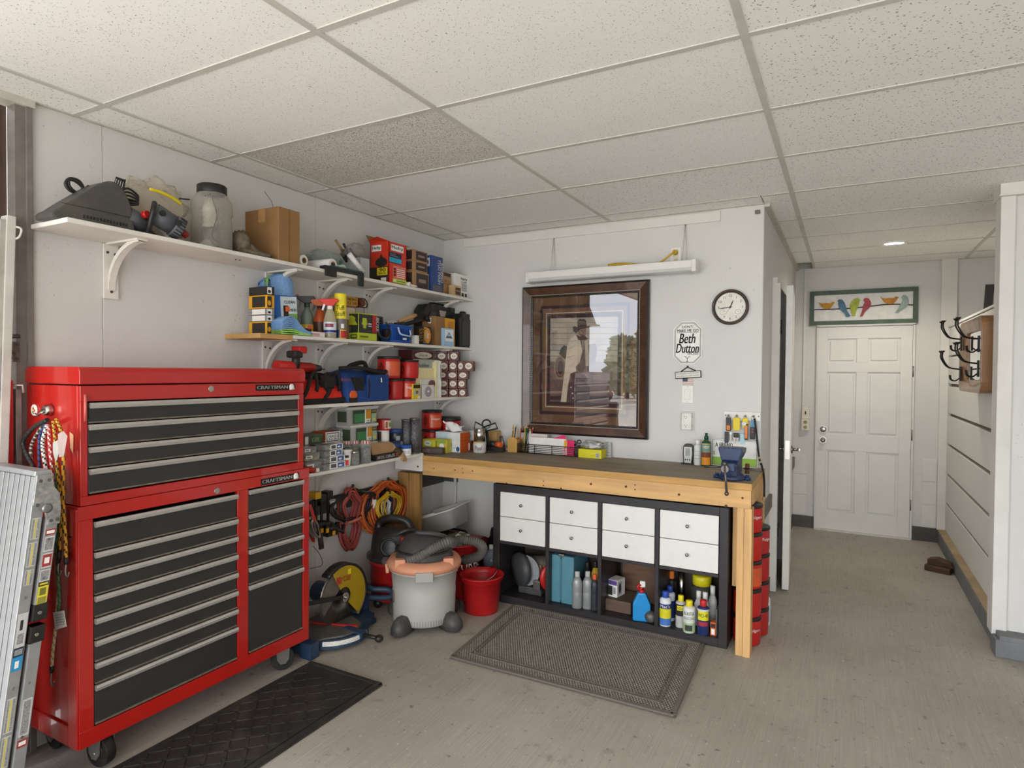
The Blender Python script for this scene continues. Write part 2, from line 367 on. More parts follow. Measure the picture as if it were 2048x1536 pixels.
S(MB().box(-.63, -.60, 4.69, 5.57, 0, 2.17).b('wall_closet', WALL))
S(MB().box(-.50, -.412, 4.68, 4.732, 0, 2.16).box(-.50, -.432, 5.535, 5.58, 0, 2.16).box(-.50, -.432, 4.68, 5.58, 2.155, 2.20).b('trim_3', TRIMW, bev=.003, seg=1))
wd = S(MB().box(-.62, 1.5, 6.83, 6.95, 0, 2.75).b('wall_door', WALL))
S(MB().box(.745, .865, 6.79, 6.832, .12, 2.6).b('trim_4', TRIMW, bev=.003, seg=1))
# painted concrete blocks beside the door
for x0, x1, zs in ((-.455, -.335, (.12, .325, .53, .73)), (.632, .742, (.12, .335, .545, .755))):
    for a, b in zip(zs, zs[1:]): MB().box(x0, x1, 6.824, 6.832, a + .003, b - .003).b('concrete_block', WALL2, wd, bev=.002, seg=1)
S(MB().box(-.455, -.262, 6.815, 6.832, 0, .115).box(-.47, -.45, 5.58, 6.83, 0, .115).box(-.47, -.45, 4.125, 4.68, 0, .10).b('baseboard_passage', C('#57524c', .7, dirt=.3)))
S(MB().box(.56, .75, 6.80, 6.832, 0, .125).b('baseboard_door', C('#4c4844', .7, dirt=.3)))
S(MB().box(-.468, -.442, 4.125, 4.66, .60, .69).box(-.468, -.442, 5.6, 6.80, .60, .70).b('trim_5', C('#6b655a', .6, dirt=.2)))
S(MB().box(-2.846, -2.832, 2.40, 4.12, .64, .737).box(-2.84, -2.70, 4.105, 4.122, .65, .745).b('trim_6', DKBAND))
S(MB().cyl((-2.715, 4.10, 0), (-2.715, 4.10, .80), .012).b('trim_7', TRIMW))
# right side of the passage: concrete curb, half wall of wide boards with open joints, recess above it
S(MB().box(.752, 1.3, 4.19, 6.83, 0, .118).box(.735, 3.6, 4.185, 4.33, 0, .095).b('trim_8', GREYP, bev=.006))
S(MB().box(.756, .82, 4.33, 6.80, .117, .124).b('trim_9', C('#a08c6c', .7, var=.25, ns=5, dirt=.4)))
wr = S(MB().box(.835, .86, 4.34, 6.82, .12, 1.95).b('wall_passage_right', C('#6e6450', .8, var=.25, ns=6)))
zs = [.125, .371, .636, .905, 1.176, 1.437, 1.697, 1.955]
for i, (a, b) in enumerate(zip(zs, zs[1:])):
    g = .006 if i in (0, 6) else .016
    MB().box(.808, .837, 4.34, 6.79, a + (g if i else 0), b - g * .6).b('wide_board', WALL2, wr, bev=.002, seg=1)
MB().box(.80, 1.28, 4.34, 6.79, 1.955, 1.972).b('ledge_board', WALL2, wr, bev=.002, seg=1)
S(MB().box(1.25, 1.35, 4.34, 6.9, 0, 2.75).b('wall_recess', WALL))
wc = S(MB().box(.765, 3.7, 4.30, 4.40, .09, 2.75).b('wall_right', WALL))
S(MB().box(.733, .80, 4.285, 4.42, .085, 2.51).b('trim_10', TRIMW, bev=.006))
S(MB().box(.725, 1.6, 4.26, 4.45, 2.51, 2.60).box(.72, 1.6, 4.255, 4.45, 2.507, 2.516).b('trim_11', TRIMW, bev=.004))
S(MB().box(3.55, 3.7, -3.1, 4.4, 0, 2.75).b('wall_side', WALL))
S(MB().box(-3.0, -2.75, -3.1, -3.0, 0, 2.75).box(3.2, 3.7, -3.1, -3.0, 0, 2.75).box(-3.0, 3.7, -3.1, -3.0, 2.42, 2.75).b('wall_rear', WALL))
# ---------------------------------------------------------------- suspended ceiling
XS = [-2.845, -2.612, -1.457, -.294, .92, 2.1, 3.55]; YS = [-3.0, -2.29, -1.67, -1.05, -.43, .185, .80, 1.414, 2.045, 2.66, 3.265, 3.925, 4.62, 5.225, 5.85, 6.45, 6.83]
TEE = C('#bfbcb5', .5, var=.06, ns=12, dirt=.2, dirtcol='#8f8878')
g = MB()
for x in XS[1:-1]: g.box(x - .0125, x + .0125, -3.0, 6.83 if -.4 < x < 1 else 4.12 if x < 0 else 4.3, ZC - .005, ZC)
ce = S(g.b('ceiling', TEE, bev=.001, seg=1))
tms = (T_FINE, T_COARSE, T_GREY)
ptile = {}
for i in range(len(XS) - 1):
    for j in range(len(YS) - 1):
        x0, x1, y0, y1 = XS[i], XS[i+1], YS[j], YS[j+1]
        segs = [(x0, x1)]
        if y0 >= 4.3: segs = [(max(x0, -.462), min(x1, 1.25))] if x1 > -.46 and x0 < 1.25 else []
        elif y1 > 4.12:
            if x1 < -.46 or x0 < -2.7: segs = [(x0, x1)]; y1 = min(y1, 4.12) if x1 < -.47 else y1
        for a, b in segs:
            if i == 0 and y1 < .9: continue
            if i == 2 and y0 > 6.4: continue          # the missing tile in the far corner
            parts_ = [(a, b, y0, y1)]
            if i == 2 and y0 < 4.12 < y1: parts_ = [(a, -.462, y0, 4.12), (-.462, b, y0, y1)]
            for (p, q, r, s) in parts_:
                m = 2 if (i == 1 and j == 8) else 1 if (i in (3, 4) or j in (11, 12) or i == 0 or (i == 2 and j in (10, 11))) else 0
                MB().box(p + .003, q - .003, r + .003, s - .003, ZC - .001, ZC + .014).b('ceiling_tile', tms[m], ce, bev=.002, seg=1)
                if r > -3 and q - p > .05: MB().box(p + .0125, q - .0125, r - .012, r + .012, ZC - .0045, ZC).b('cross_tee', TEE, ce)
MB().box(-2.845, -2.825, 1.27, 4.12, ZC - .004, ZC + .015).box(-2.84, -.46, 4.10, 4.12, ZC - .004, ZC + .015).box(-.462, -.43, 4.12, 6.83, ZC - .018, ZC).box(-.43, 1.25, 6.81, 6.83, ZC - .004, ZC).box(-2.9, -2.82, .7, 1.27, ZC-.03, ZC+.01).b('edge_angle', C('#bdb8ad', .6, dirt=.35, dirtcol='#7b6f58'), ce)
S(MB().box(-3.1, 3.7, -3.1, 6.95, 2.74, 2.80).b('roof_deck', C('#4a3d2a', .9)))
# ---------------------------------------------------------------- the far door in the end wall
DW = C('#d4d2cd', .45, var=.03, ns=5, dirt=.08)
DY = 6.812
d1 = S(MB().box(-.25, .535, DY, 6.84, .012, 1.985).b('door_1', DW))
for a, b, c, e in ((-.25, -.166, .012, 1.985), (.44, .535, .012, 1.985), (-.166, .44, 1.872, 1.985), (-.166, .44, 1.55, 1.64), (-.166, .44, .79, .945), (-.166, .44, .012, .19), (.083, .178, .19, .79), (.083, .178, .945, 1.55), (.083, .178, 1.64, 1.872)):
    MB().box(a, b, DY - .014, DY + .001, c, e).b('door_rail' if b - a > .3 else 'door_stile', DW, d1, bev=.0015, seg=1)
for a, b in ((-.166, .083), (.178, .44)):
    for c, e in ((.19, .79), (.945, 1.55), (1.64, 1.872)):
        MB().box(a + .022, b - .022, DY - .011, DY + .001, c + .022, e - .022).b('door_panel', DW, d1, bev=.006)
CHR = C('#9a9792', .25, 1.0, var=.1)
for z, r in ((.99, .03), (.885, .024)):
    MB().cyl((-.192, DY - .014, z), (-.192, DY - .026, z), .034).cyl((-.192, DY - .02, z), (-.192, DY - .055 if z < .95 else DY - .03, z), r * .6).ball((-.192, DY - .06 if z < .95 else DY - .028, z), r, sc=(1, .7 if z < .95 else .25, 1)).b('door_knob' if z < .95 else 'deadbolt', CHR, d1)
for z in (1.56, .97, .32): MB().cyl((.543, DY - .006, z - .05), (.543, DY - .006, z + .05), .008).b('hinge', C('#7d7972', .4, .8), d1)
S(MB().box(-.262, -.25, 6.80, 6.835, 0, 1.998).box(.537, .555, 6.80, 6.835, 0, 1.998).box(-.262, .555, 6.80, 6.835, 1.992, 2.008).b('trim_12', TRIMW))
S(MB().box(-.26, .55, 6.77, 6.835, 0, .011).b('trim_13', C('#c9c6be', .5)))
# ajar closet door with lever handles, seen edge on
d3 = S(MB().box(-.006, .038, 0, .80, .008, 2.145).b('door_3', C('#dcdad4', .5, var=.03, dirt=.08), bev=.002, seg=1))
d3.location = (-.372, 4.735, 0); d3.rotation_euler = (0, 0, math.radians(3.2)); _MW['door_3'] = Matrix.Translation(V3((-.372, 4.735, 0))) @ Euler((0, 0, math.radians(3.2))).to_matrix().to_4x4()
MB().box(.002, .03, -.003, .002, .93, 1.06).b('latch_plate', CHR, d3)
for sg in (-1, 1):
    xb = -.006 if sg < 0 else .038
    MB().cyl((xb, .055, .995), (xb + sg * .012, .055, .995), .028).cyl((xb, .055, .995), (xb + sg * .05, .055, .995), .011).cyl((xb + sg * .05, .05, .995), (xb + sg * .05, .16, .99), .010).b('lever_handle', C('#8d8780', .3, 1.0), d3)
for z in (1.86, .42): MB().cyl((-.418, 4.76, z - .05), (-.418, 4.76, z + .05), .011).w('hinge', C('#3d3a36', .5, .6), d3)
# ---------------------------------------------------------------- outside, only seen mirrored in the picture glass
def tree(x, y, h, r, lab):
    t = thing('tree', lab, 'tree', (x, y, -.125), group='trees beyond the open garage door')
    MB().cyl((0, 0, 0), (0, 0, h * .6), .16, .08).b('trunk', C('#4a3b2c', .9), t)
    m = MB(); q = random.Random(int(x * 10))
    for i in range(700):
        a = q.uniform(0, 2 * PI); z = q.uniform(.12, 1); rr = r * (1 - z * .75) * math.sqrt(q.random()); c = V3((rr * math.cos(a), rr * math.sin(a), z * h)); s = .15 + q.random() * .2
        n = V3((q.uniform(-1, 1), q.uniform(-1, 1), q.uniform(-.2, 1))).normalized(); u = n.orthogonal().normalized() * s; w = n.cross(u)
        m.add([c - u - w, c + u - w * .3, c + w, c - u * .6 + w * .8], [(0, 1, 2, 3)])
    m.b('foliage', C('#858f74', .8, var=.3), t)['kind'] = 'stuff'
for (x, y, h, r), lab_ in zip(((-16.4, -29, 3.4, 1.7), (-12.6, -31, 3.9, 1.7), (-8.0, -25, 5.2, 1.5), (-14.6, -35.5, 4.2, 1.8), (-10.2, -27, 4.2, 1.3)), ('low round green tree outdoors, mirrored lowest in the picture glass', 'bushy green tree outdoors, mirrored beside the cowboy in the picture glass', 'slim green tree outdoors, mirrored at the right edge of the picture glass', 'distant green tree outdoors, mirrored against the sky in the picture glass', 'tallest green tree outdoors, mirrored in the upper right of the picture glass')):
    tree(x, y, h, r, lab_)
# ---------------------------------------------------------------- wall shelves and brackets
SHW = C('#d9d5cd', .5, var=.05, ns=5, dirt=.25, dirtcol='#8d8577')
def shelf(name, label, y0, y1, zt, xf, t=.019):
    r = thing(name, label, 'shelf', (-2.845, (y0 + y1) / 2, zt - t), group='white wall shelves')
    MB().box(-2.844, xf, y0, y1, zt - t, zt).w('board', SHW, r, bev=.002, seg=1)
    return r
def bracket(shf, y, zt, depth=.22, drop=.24):
    m = MB(); w = .014
    m.box(-2.844, -2.832, y - .03, y + .03, zt - drop, zt - .004)          # wall flange
    m.box(-2.844, -2.844 + depth, y - .022, y + .022, zt - .008, zt)        # top flange
    pts = []; n = 9
    for i in range(n + 1):
        a = PI / 2 * i / n; pts.append((-2.838 + depth * .92 * (1 - math.cos(a)), zt - drop * .82 + drop * .80 * math.sin(a)))
    rows = [[(px - .004, y - w, pz + .006), (px + .010, y - w, pz - .007), (px + .010, y + w, pz - .007), (px - .004, y + w, pz + .006)] for px, pz in pts]
    m.grid(rows, smooth=False, closed=True)
    b = m.w('bracket', SHW, shf)
    for dy, dz in ((-.016, -.04), (.016, -.045), (0, .03 - drop)): MB().cyl((-2.833, y + dy, zt + dz), (-2.829, y + dy, zt + dz), .006, seg=8).w('screw', C('#5b554d', .5, .6), b)
Z1, Z2, Z3, Z4, ZB = 2.091, 1.712, 1.336, .957, .940
s1 = shelf('wall_shelf', 'long white top wall shelf, highest of the four, carrying the brown carton', 1.255, 4.118, Z1, -2.565)
for y in (1.56, 2.41, 2.79, 3.21, 4.0): bracket(s1, y, Z1 - .019, .24)
s2 = shelf('wall_shelf', 'white wall shelf second from top, with a bare wood piece at its left end', 2.34, 4.118, Z2, -2.575)
MB().box(-2.844, -2.576, 2.13, 2.338, Z2 - .026, Z2 - .001).w('wood_end', C('#b58e58', .6, var=.2, ns=6, stretch=(1, .25, 1)), s2, bev=.002)
for y in (2.39, 2.78, 3.20, 3.9): bracket(s2, y, Z2 - .019)
s3 = shelf('wall_shelf', 'white wall shelf third from top, carrying the red and blue tool bags', 2.315, 4.118, Z3, -2.58)
for y in (2.78, 3.3, 4.03): bracket(s3, y, Z3 - .019)
s4 = shelf('wall_shelf', 'white lowest wall shelf just above bench height, crowded with screw boxes', 2.345, 3.505, Z4, -2.585)
MB().box(-2.82, -2.586, 3.488, 3.506, .83, Z4 - .019).w('end_plate', SHW, s4, bev=.002)
MB().cyl((-2.62, 3.489, .862), (-2.62, 3.486, .862), .007, seg=8).w('screw_hole', C('#2a2622', .8), s4)
for y in (2.78,): bracket(s4, y, Z4 - .019)

# ---------------------------------------------------------------- workbench
TOPM = C('#8b7d6b', .6, var=.25, ns=5, stretch=(.5, 1.6, 1), dirt=.5, dirtcol='#3c342b')
PINE = C('#c69d66', .55, var=.20, ns=7, stretch=(.35, 3, 3.5)); PINEV = C('#caa069', .55, var=.2, ns=7, stretch=(4, 4, .35)); OLDP = C('#a17a48', .6, var=.25, ns=7, stretch=(4, 4, .4))
EDGEP = C('#b58a4c', .55, var=.22, ns=7, stretch=(.4, 3, 3))
b = thing('workbench', 'long wooden workbench with a stained dark top against the back wall', 'workbench', (-1.6, 3.8, 0))
m = MB().box(-2.60, -.432, 3.50, 4.118, .902, ZB); m.m = [0, 1, 1, 1, 1, 1]; m.m = [1, 1, 1, 1, 1, 0]
# face order of box: -x, +x, -y, +y, bottom, top
tp = m.w('bench_top', [TOPM, EDGEP], b, bev=.003)
me = tp.data
for p in me.polygons: p.material_index = 0 if p.normal.z > .9 else 1
MB().box(-2.595, -.437, 3.51, 3.549, .803, .901).w('front_rail', PINE, b, bev=.003)
KNOT = C('#4a2a12', .7)
for u, v, r in ((1013, 966, .004), (1087, 962, .004), (1087, 971, .004), (1122, 978, .006), (1182, 968, .007), (1252, 973, .007), (1270, 970, .004), (1270, 979, .004), (1358, 989, .007), (1122, 976, .004), (868, 937, .004), (910, 940, .005), (925, 937, .003), (945, 942, .004), (926, 946, .004), (1452, 1012, .008), (1485, 996, .006)):
    p = at(u, v, y=3.51); MB().cyl((p.x, 3.5105, p.z), (p.x, 3.508, p.z), r, seg=9).w('knot', KNOT, b)
for x0, x1 in ((-.508, -.472), (-.471, -.432)): MB().box(x0, x1, 3.512 if x0 > -.48 else 3.516, 3.60, 0, .803).w('leg', PINEV, b, bev=.003)
MB().box(-2.842, -2.748, 3.545, 3.60, 0, .80).box(-2.745, -2.655, 3.552, 3.59, 0, .80).w('leg', OLDP, b, bev=.003)
MB().box(-.508, -.432, 4.02, 4.11, 0, .90).w('leg', PINEV, b, bev=.003)
MB().box(-.475, -.436, 3.60, 4.02, .81, .90).w('end_rail', PINE, b, bev=.003)
MB().box(-.545, -.515, 3.62, 3.70, .34, .80).w('brace', PINEV, b, bev=.003)

# ---------------------------------------------------------------- cube shelving unit under the bench
KB = C('#2b2828', .45, var=.2, ns=6, stretch=(.6, .6, 3), dirt=.15, dirtcol='#6d675e'); KW = C('#d8d6d0', .4, var=.02, dirt=.06)
k = thing('cube_shelf_unit', 'black brown cube shelf unit with eight white drawers under the workbench', 'shelf unit', (-1.305, 3.565, 0))
X0, X1, KD = -2.056, -.558, 3.955
m = MB().box(X0, X0 + .048, 3.565, KD, 0, .785).box(X1 - .048, X1, 3.565, KD, 0, .785).box(X0 + .048, X1 - .048, 3.565, KD, .737, .785).box(X0 + .048, X1 - .048, 3.565, KD, 0, .05)
m.w('carcass', KB, k, bev=.002, seg=1)
MB().box(X0 + .04, X1 - .04, 3.945, 3.954, .04, .75).w('back_panel', C('#4a4038', .7, var=.15), k)
cells = [(-2.006, -1.672), (-1.646, -1.320), (-1.294, -.968), (-.942, -.608)]
for a in (-1.672, -1.320, -.968): MB().box(a + .002, a + .024, 3.567, KD, .05, .737).w('divider', KB, k, bev=.001, seg=1)
for c0, c1 in cells: MB().box(c0, c1, 3.567, KD, .390, .408).w('shelf_board', KB, k, bev=.001, seg=1)
for c0, c1 in cells:
    for z0, z1 in ((.411, .570), (.574, .734)):
        dr = MB().box(c0 + .003, c1 - .003, 3.566, 3.582, z0, z1).box(c0 + .012, c1 - .012, 3.582, 3.90, z0 + .01, z1 - .02).w('drawer', KW, k, bev=.001, seg=1)
        xc = (c0 + c1) / 2 - .005; zc = (z0 + z1) / 2 + .005
        MB().cyl((xc, 3.567, zc), (xc, 3.552, zc), .006, seg=10).ball((xc, 3.550, zc), .010, sc=(1, .6, 1)).w('knob', C('#8c8984', .3, .9), dr)

# ---------------------------------------------------------------- red tool chest on a rolling cabinet
RED = C('#ab1c16', .28, var=.06, ns=4, coat=.6, dirt=.06, dirtcol='#5a0f0c'); BLK = C('#2e2d2b', .38, var=.12, ns=5, dirt=.10, dirtcol='#5d564b'); ALU = C('#b9b6b0', .3, .55, var=.06, ns=20)
LIP = C('#6a6256', .5, var=.35, ns=25, dirt=.4, dirtcol='#2c2926'); DKR = C('#1c1a19', .6)
XF, XBK = -2.455, -2.838
BADGE = C('#141414', .4); WHT = C('#e6e4de', .4, var=.03)
def chest(name, label, y0, y1, z0, z1, banks, lidz=None):
    t = thing(name, label, 'tool chest', (-2.65, (y0 + y1) / 2, z0))
    # carcass: sides, back, bottom, top and the face frame around the drawer banks
    f_ = XF - .0201
    m = MB().box(XBK, f_, y0, y0 + .018, z0, z1).box(XBK, f_, y1 - .018, y1, z0, z1).box(XBK, XBK + .01, y0 + .0181, y1 - .0181, z0, z1).box(XBK + .0101, f_, y0 + .0181, y1 - .0181, z1 - .012, z1 - .001).box(XBK + .0101, f_, y0 + .0181, y1 - .0181, z0 + .001, z0 + .02)
    zt = max(bk[1][0] for bk in banks) + .008; zb = min(bk[1][-1] for bk in banks)
    m.box(XF - .02, XF, y0, y1, zt, z1).box(XF - .02, XF, y0, y1, z0, zb)
    ed = [y0] + sum([list(bk[0]) for bk in banks], []) + [y1]
    for a, c in zip(ed[::2], ed[1::2]): m.box(XF - .02, XF, a, c, zb + .0001, zt - .0001)
    m.w('carcass', RED, t, bev=.0015, seg=1)
    for (ya, yb), zs_ in banks:
        for i, (zt_, zb_) in enumerate(zip(zs_, zs_[1:])):
            d = MB().box(XF - .012, XF - .003, ya + .003, yb - .003, zb_ + .006, zt_).box(XF - .35, XF - .012, ya + .012, yb - .012, zb_ + .012, zt_ - .012).w('drawer', BLK, t, bev=.002, seg=1)
            MB().box(XF - .004, XF + .004, ya + .004, yb - .004, zb_ + .007, zb_ + .0135).w('bottom_lip', LIP, d, bev=.001, seg=1)
            n_ = 8; rows = []
            for yy in (ya + .004, yb - .004):
                rows.append([(XF - .004, yy, zt_ + .002), (XF + .010, yy, zt_ + .003), (XF + .014, yy, zt_ - .006), (XF + .012, yy, zt_ - .017), (XF + .008, yy, zt_ - .019), (XF - .002, yy, zt_ - .016)])
            p = MB().grid(rows, closed=True, smooth=False); p.f.append([0, 1, 2, 3, 4, 5]); p.m.append(0); p.sm.append(False); p.f.append([11, 10, 9, 8, 7, 6]); p.m.append(0); p.sm.append(False)
            p.w('drawer_pull', ALU, d)
    return t
def badge(t, ya, yb, za, zb):
    m = MB().box(XF, XF + .004, ya - .004, yb + .002, za - .004, zb + .004, 0)
    w = yb - ya
    put_text(m, 'CRAFTSMAN', (XF + .0046, ya, za + .004), (0, w * .80, 0), (0, 0, (zb - za) * .74), 1, bold=.0012)
    m.ball((XF + .004, yb - .020, (za + zb) / 2 + .002), .016, 1, sc=(.3, 1, .9)); m.cyl((XF + .003, yb - .034, (za + zb) / 2 - .008), (XF + .003, yb - .004, (za + zb) / 2 - .008), .006, m=1, seg=8)
    m.w('badge', [BADGE, WHT], t)
def lock(t, y, z):
    MB().cyl((XF, y, z), (XF + .006, y, z), .013, seg=16).box(XF + .005, XF + .0075, y - .0015, y + .0015, z - .006, z + .006).w('lock', C('#a9a49b', .3, .9), t)
top = chest('tool_chest', 'red upper tool chest with four wide black drawers and a lift lid', 1.241, 2.298, 1.021, 1.463, [((1.266, 2.262), (1.397, 1.317, 1.233, 1.152, 1.056))])
lid = MB(); prof = [(XBK, 1.468), (XF + .008, 1.468), (XF + .008, 1.512)] + [(XF - .014 + .022 * math.cos(a), 1.512 + .021 * math.sin(a)) for a in (.4, .8, 1.2, 1.57)] + [(XBK + .02, 1.533), (XBK, 1.515)]
lid.prism(prof, lambda p, q, t_: (p, t_, q), 1.236, 2.302).w('lid', RED, top, bev=.003)
badge(top, 2.008, 2.236, 1.431, 1.452); lock(top, 1.767, 1.442)
MB().tube([(XF - .02, 1.262, 1.43), (XF + .006, 1.256, 1.428), (XF + .006, 1.256, 1.335), (XF - .02, 1.262, 1.33)], .006, 6).w('latch_hook', C('#b9554f', .3, .3), top)
p_ = at(70, 820, y=1.24); MB().cyl((p_.x, 1.240, p_.z), (p_.x, 1.236, p_.z), .022, seg=20).w('round_sticker', WHT, top)
q_ = MB()
for dx, dz, mm in ((-.004, .006, 0), (.006, -.002, 0), (-.006, -.008, 1)): q_.cyl((p_.x + dx, 1.2362, p_.z + dz), (p_.x + dx, 1.2352, p_.z + dz), .006, seg=8, m=mm)
q_.w('sticker_print', [C('#c4642f'), C('#6e8b4a')], top)
p_ = at(144, 880, y=1.24); MB().add([(p_.x - .014, 1.2385, p_.z + .03), (p_.x + .014, 1.2385, p_.z + .02), (p_.x + .010, 1.2385, p_.z - .05), (p_.x - .010, 1.2385, p_.z - .03)], [(0, 1, 2, 3)]).w('torn_sticker', C('#d3a079', .6), top)
cab = chest('rolling_tool_cabinet', 'red rolling tool cabinet with fourteen black drawers in two banks', 1.232, 2.336, .122, 1.019,
    [((1.283, 1.905), (.953, .838, .757, .674, .590, .506, .422, .339, .186)), ((1.962, 2.296), (.960, .846, .763, .678, .594, .509, .186))])
badge(cab, 2.038, 2.264, .978, 1.000); lock(cab, 1.796, .988)
# left end: recessed panel edged by folded steel
MB().box(XBK + .0501, XF - .0621, 1.226, 1.2319, .98, 1.012).box(XF - .062, XF - .001, 1.224, 1.2319, .125, 1.012).box(XBK + .004, XBK + .05, 1.224, 1.2319, .125, 1.012).box(XBK + .0501, XF - .0621, 1.224, 1.2319, .125, .20).w('end_frame', RED, cab, bev=.003)
MB().box(XF - .045, XF - .028, 1.2225, 1.2245, .906, .912).box(XF - .038, XF - .034, 1.2225, 1.2245, .888, .893).box(XF - .038, XF - .034, 1.2225, 1.2245, .870, .875).box(XF - .038, XF - .034, 1.2225, 1.2245, .845, .85).w('slot', DKR, cab)
RUB = C('#1d1c1b', .6, var=.2, ns=30, dirt=.3, dirtcol='#6a6258'); ZINC = C('#9a9894', .35, .8, var=.2, ns=12)
for cx, cy, rz, in ((XF - .05, 1.335, 8), (XF - .06, 2.215, 55), (XBK + .06, 1.315, 0), (XBK + .06, 2.26, 0)):
    T = Matrix.Translation((cx, cy, .058)) @ Matrix.Rotation(math.radians(rz), 4, 'Z')
    def tp_(v): return T @ V3(v)
    w = MB(); w.cyl(tp_((0, -.02, 0)), tp_((0, .02, 0)), .057, seg=24).cyl(tp_((0, -.023, 0)), tp_((0, .023, 0)), .035, seg=20)
    cs = w.w('caster', RUB, cab, bev=.004)
    f = MB()
    for s_ in (-1, 1):
        pl = [(-.032, .062), (.032, .062), (.028, 0), (.012, -.022), (-.012, -.022), (-.028, 0)]
        f.prism(pl, lambda p, q, t_: tp_((p, t_, q)), s_ * .027, s_ * .031)
    f.box(-.04, .04, -.035, .035, .060, .066, T=T); f.cyl(tp_((0, -.034, 0)), tp_((0, .034, 0)), .007, seg=8)
    f.w('caster_fork', ZINC, cs)
# ---------------------------------------------------------------- mats
MATW = C('#5c574f', .9, var=.25, ns=300, bump=1.0, bs=420, dirt=.2); LOOP = C('#7b756c', .9, var=.3, ns=60)
mt = thing('door_mat', 'grey woven door mat with a double line border in front of the cube shelf', 'mat', (-1.25, 3.14, 0))
c4 = [at(899, 1318, z=0), at(1350, 1438, z=0), at(1411, 1290, z=0), at(1030, 1209, z=0)]
for q in c4[2:]: q.y = min(q.y, 3.558)
def mat_pt(a, b_, z): p = c4[0] * (1 - a) * (1 - b_) + c4[1] * a * (1 - b_) + c4[2] * a * b_ + c4[3] * (1 - a) * b_; return (p.x, p.y, z)
def ring(m, a0, z, w0, w1, mm=0):
    """raised border line: inset a0 (metres) of width w"""
    Lx, Ly = 1.19, .84
    for (p, q) in (((a0, a0), (Lx - a0, a0)), ((Lx - a0, a0), (Lx - a0, Ly - a0)), ((Lx - a0, Ly - a0), (a0, Ly - a0)), ((a0, Ly - a0), (a0, a0))):
        m.bar(mat_pt(p[0] / Lx, p[1] / Ly, z), mat_pt(q[0] / Lx, q[1] / Ly, z), w0, w1, mm)
m = MB().add([mat_pt(a, c, z) for z in (.001, .009) for a, c in ((0, 0), (1, 0), (1, 1), (0, 1))], [(3, 2, 1, 0), (4, 5, 6, 7), (0, 1, 5, 4), (1, 2, 6, 5), (2, 3, 7, 6), (3, 0, 4, 7)])
m.w('mat_base', MATW, mt, bev=.003)
m = MB(); n = 0
Lx, Ly = 1.19, .84; st_ = .0145
i = 0
for a in range(int(Lx / st_)):
    for c in range(int(Ly / st_)):
        x = (a + .5) * st_ + (st_ * .25 if c % 2 else -st_ * .25); y = (c + .5) * st_
        p = V3(mat_pt(x / Lx, y / Ly, .009)); h = .005 + rnd.random() * .002; w = .0056
        k = len(m.v); m.v += [p + V3((-w, -w * .8, 0)), p + V3((w, -w * .8, 0)), p + V3((w, w * .8, 0)), p + V3((-w, w * .8, 0)), p + V3((0, 0, h))]
        for q in ((0, 1, 4), (1, 2, 4), (2, 3, 4), (3, 0, 4)): m.f.append([k + z for z in q]); m.m.append(0); m.sm.append(False)
m.w('woven_loops', LOOP, mt)['kind'] = 'stuff'
m = MB(); ring(m, .085, .013, .007, .006); ring(m, .105, .013, .005, .006); ring(m, .012, .010, .022, .010)
m.w('border_line', C('#6a655d', .9, var=.2, ns=200, bump=.6, bs=300), mt)
BRUB = C('#2a2724', .7, var=.3, ns=12, bump=.3, bs=150, dirt=.5, dirtcol='#5f564b')
r = thing('rubber_mat', 'black rubber mat with a herringbone tread in front of the red tool cabinet', 'mat', (-2.2, 1.75, 0))
yl0, yl1 = .55, 2.33
MB().box(-2.43, -1.955, yl0, yl1, .001, .009).w('mat_base', BRUB, r, bev=.003)
m = MB()
m.bar((-1.972, yl0, .010), (-1.972, yl1, .010), .024, .010).bar((-2.0, yl0, .009), (-2.0, yl1 - .03, .009), .012, .008).bar((-1.96, yl1 - .012, .010), (-2.43, yl1 - .012, .010), .022, .009).bar((-2.42, yl0, .009), (-2.42, yl1, .009), .018, .007)
m.w('raised_edge', BRUB, r)
m = MB(); st_ = .052
for i in range(int((yl1 - yl0 - .08) / st_)):
    for j in range(8):
        x = -2.385 + j * .052; y = yl0 + .05 + i * st_
        a = PI / 4 if (i + j) % 2 else -PI / 4; d = V3((math.cos(a), math.sin(a), 0)) * .029
        m.bar(V3((x, y, .010)) - d, V3((x, y, .010)) + d, .014, .005)
m.w('tread', BRUB, r)['kind'] = 'stuff'
# ---------------------------------------------------------------- makers for small goods
from mathutils import noise as mnoise
CARD = C('#8f6b44', .8, var=.08, ns=12); CARD2 = C('#a5825c', .8, var=.08, ns=12); TAPE = C('#b48a58', .3); INK = C('#2a2622', .6); WPAPER = C('#e3e1db', .6, var=.03)
BLACKP = C('#232221', .4, var=.15, ns=20); DKGREY = C('#45454a', .5, var=.12, ns=20, dirt=.25, dirtcol='#7d766a'); WPL = C('#dddbd4', .4, var=.04); CHROME = C('#b5b2ac', .22, 1.0, var=.1)
YEL = C('#d9c31c', .45, var=.05); BLUE = C('#2457a0', .45, var=.06); REDP = C('#b3201c', .35, var=.06); ORNG = C('#d0591d', .45, var=.06); GREENP = C('#3f6b3c', .5); STEEL = C('#8b8883', .35, .9, var=.15)
def face(p, off=0): return math.atan2(-p[0], p[1]) + off       # turn local -Y towards the camera
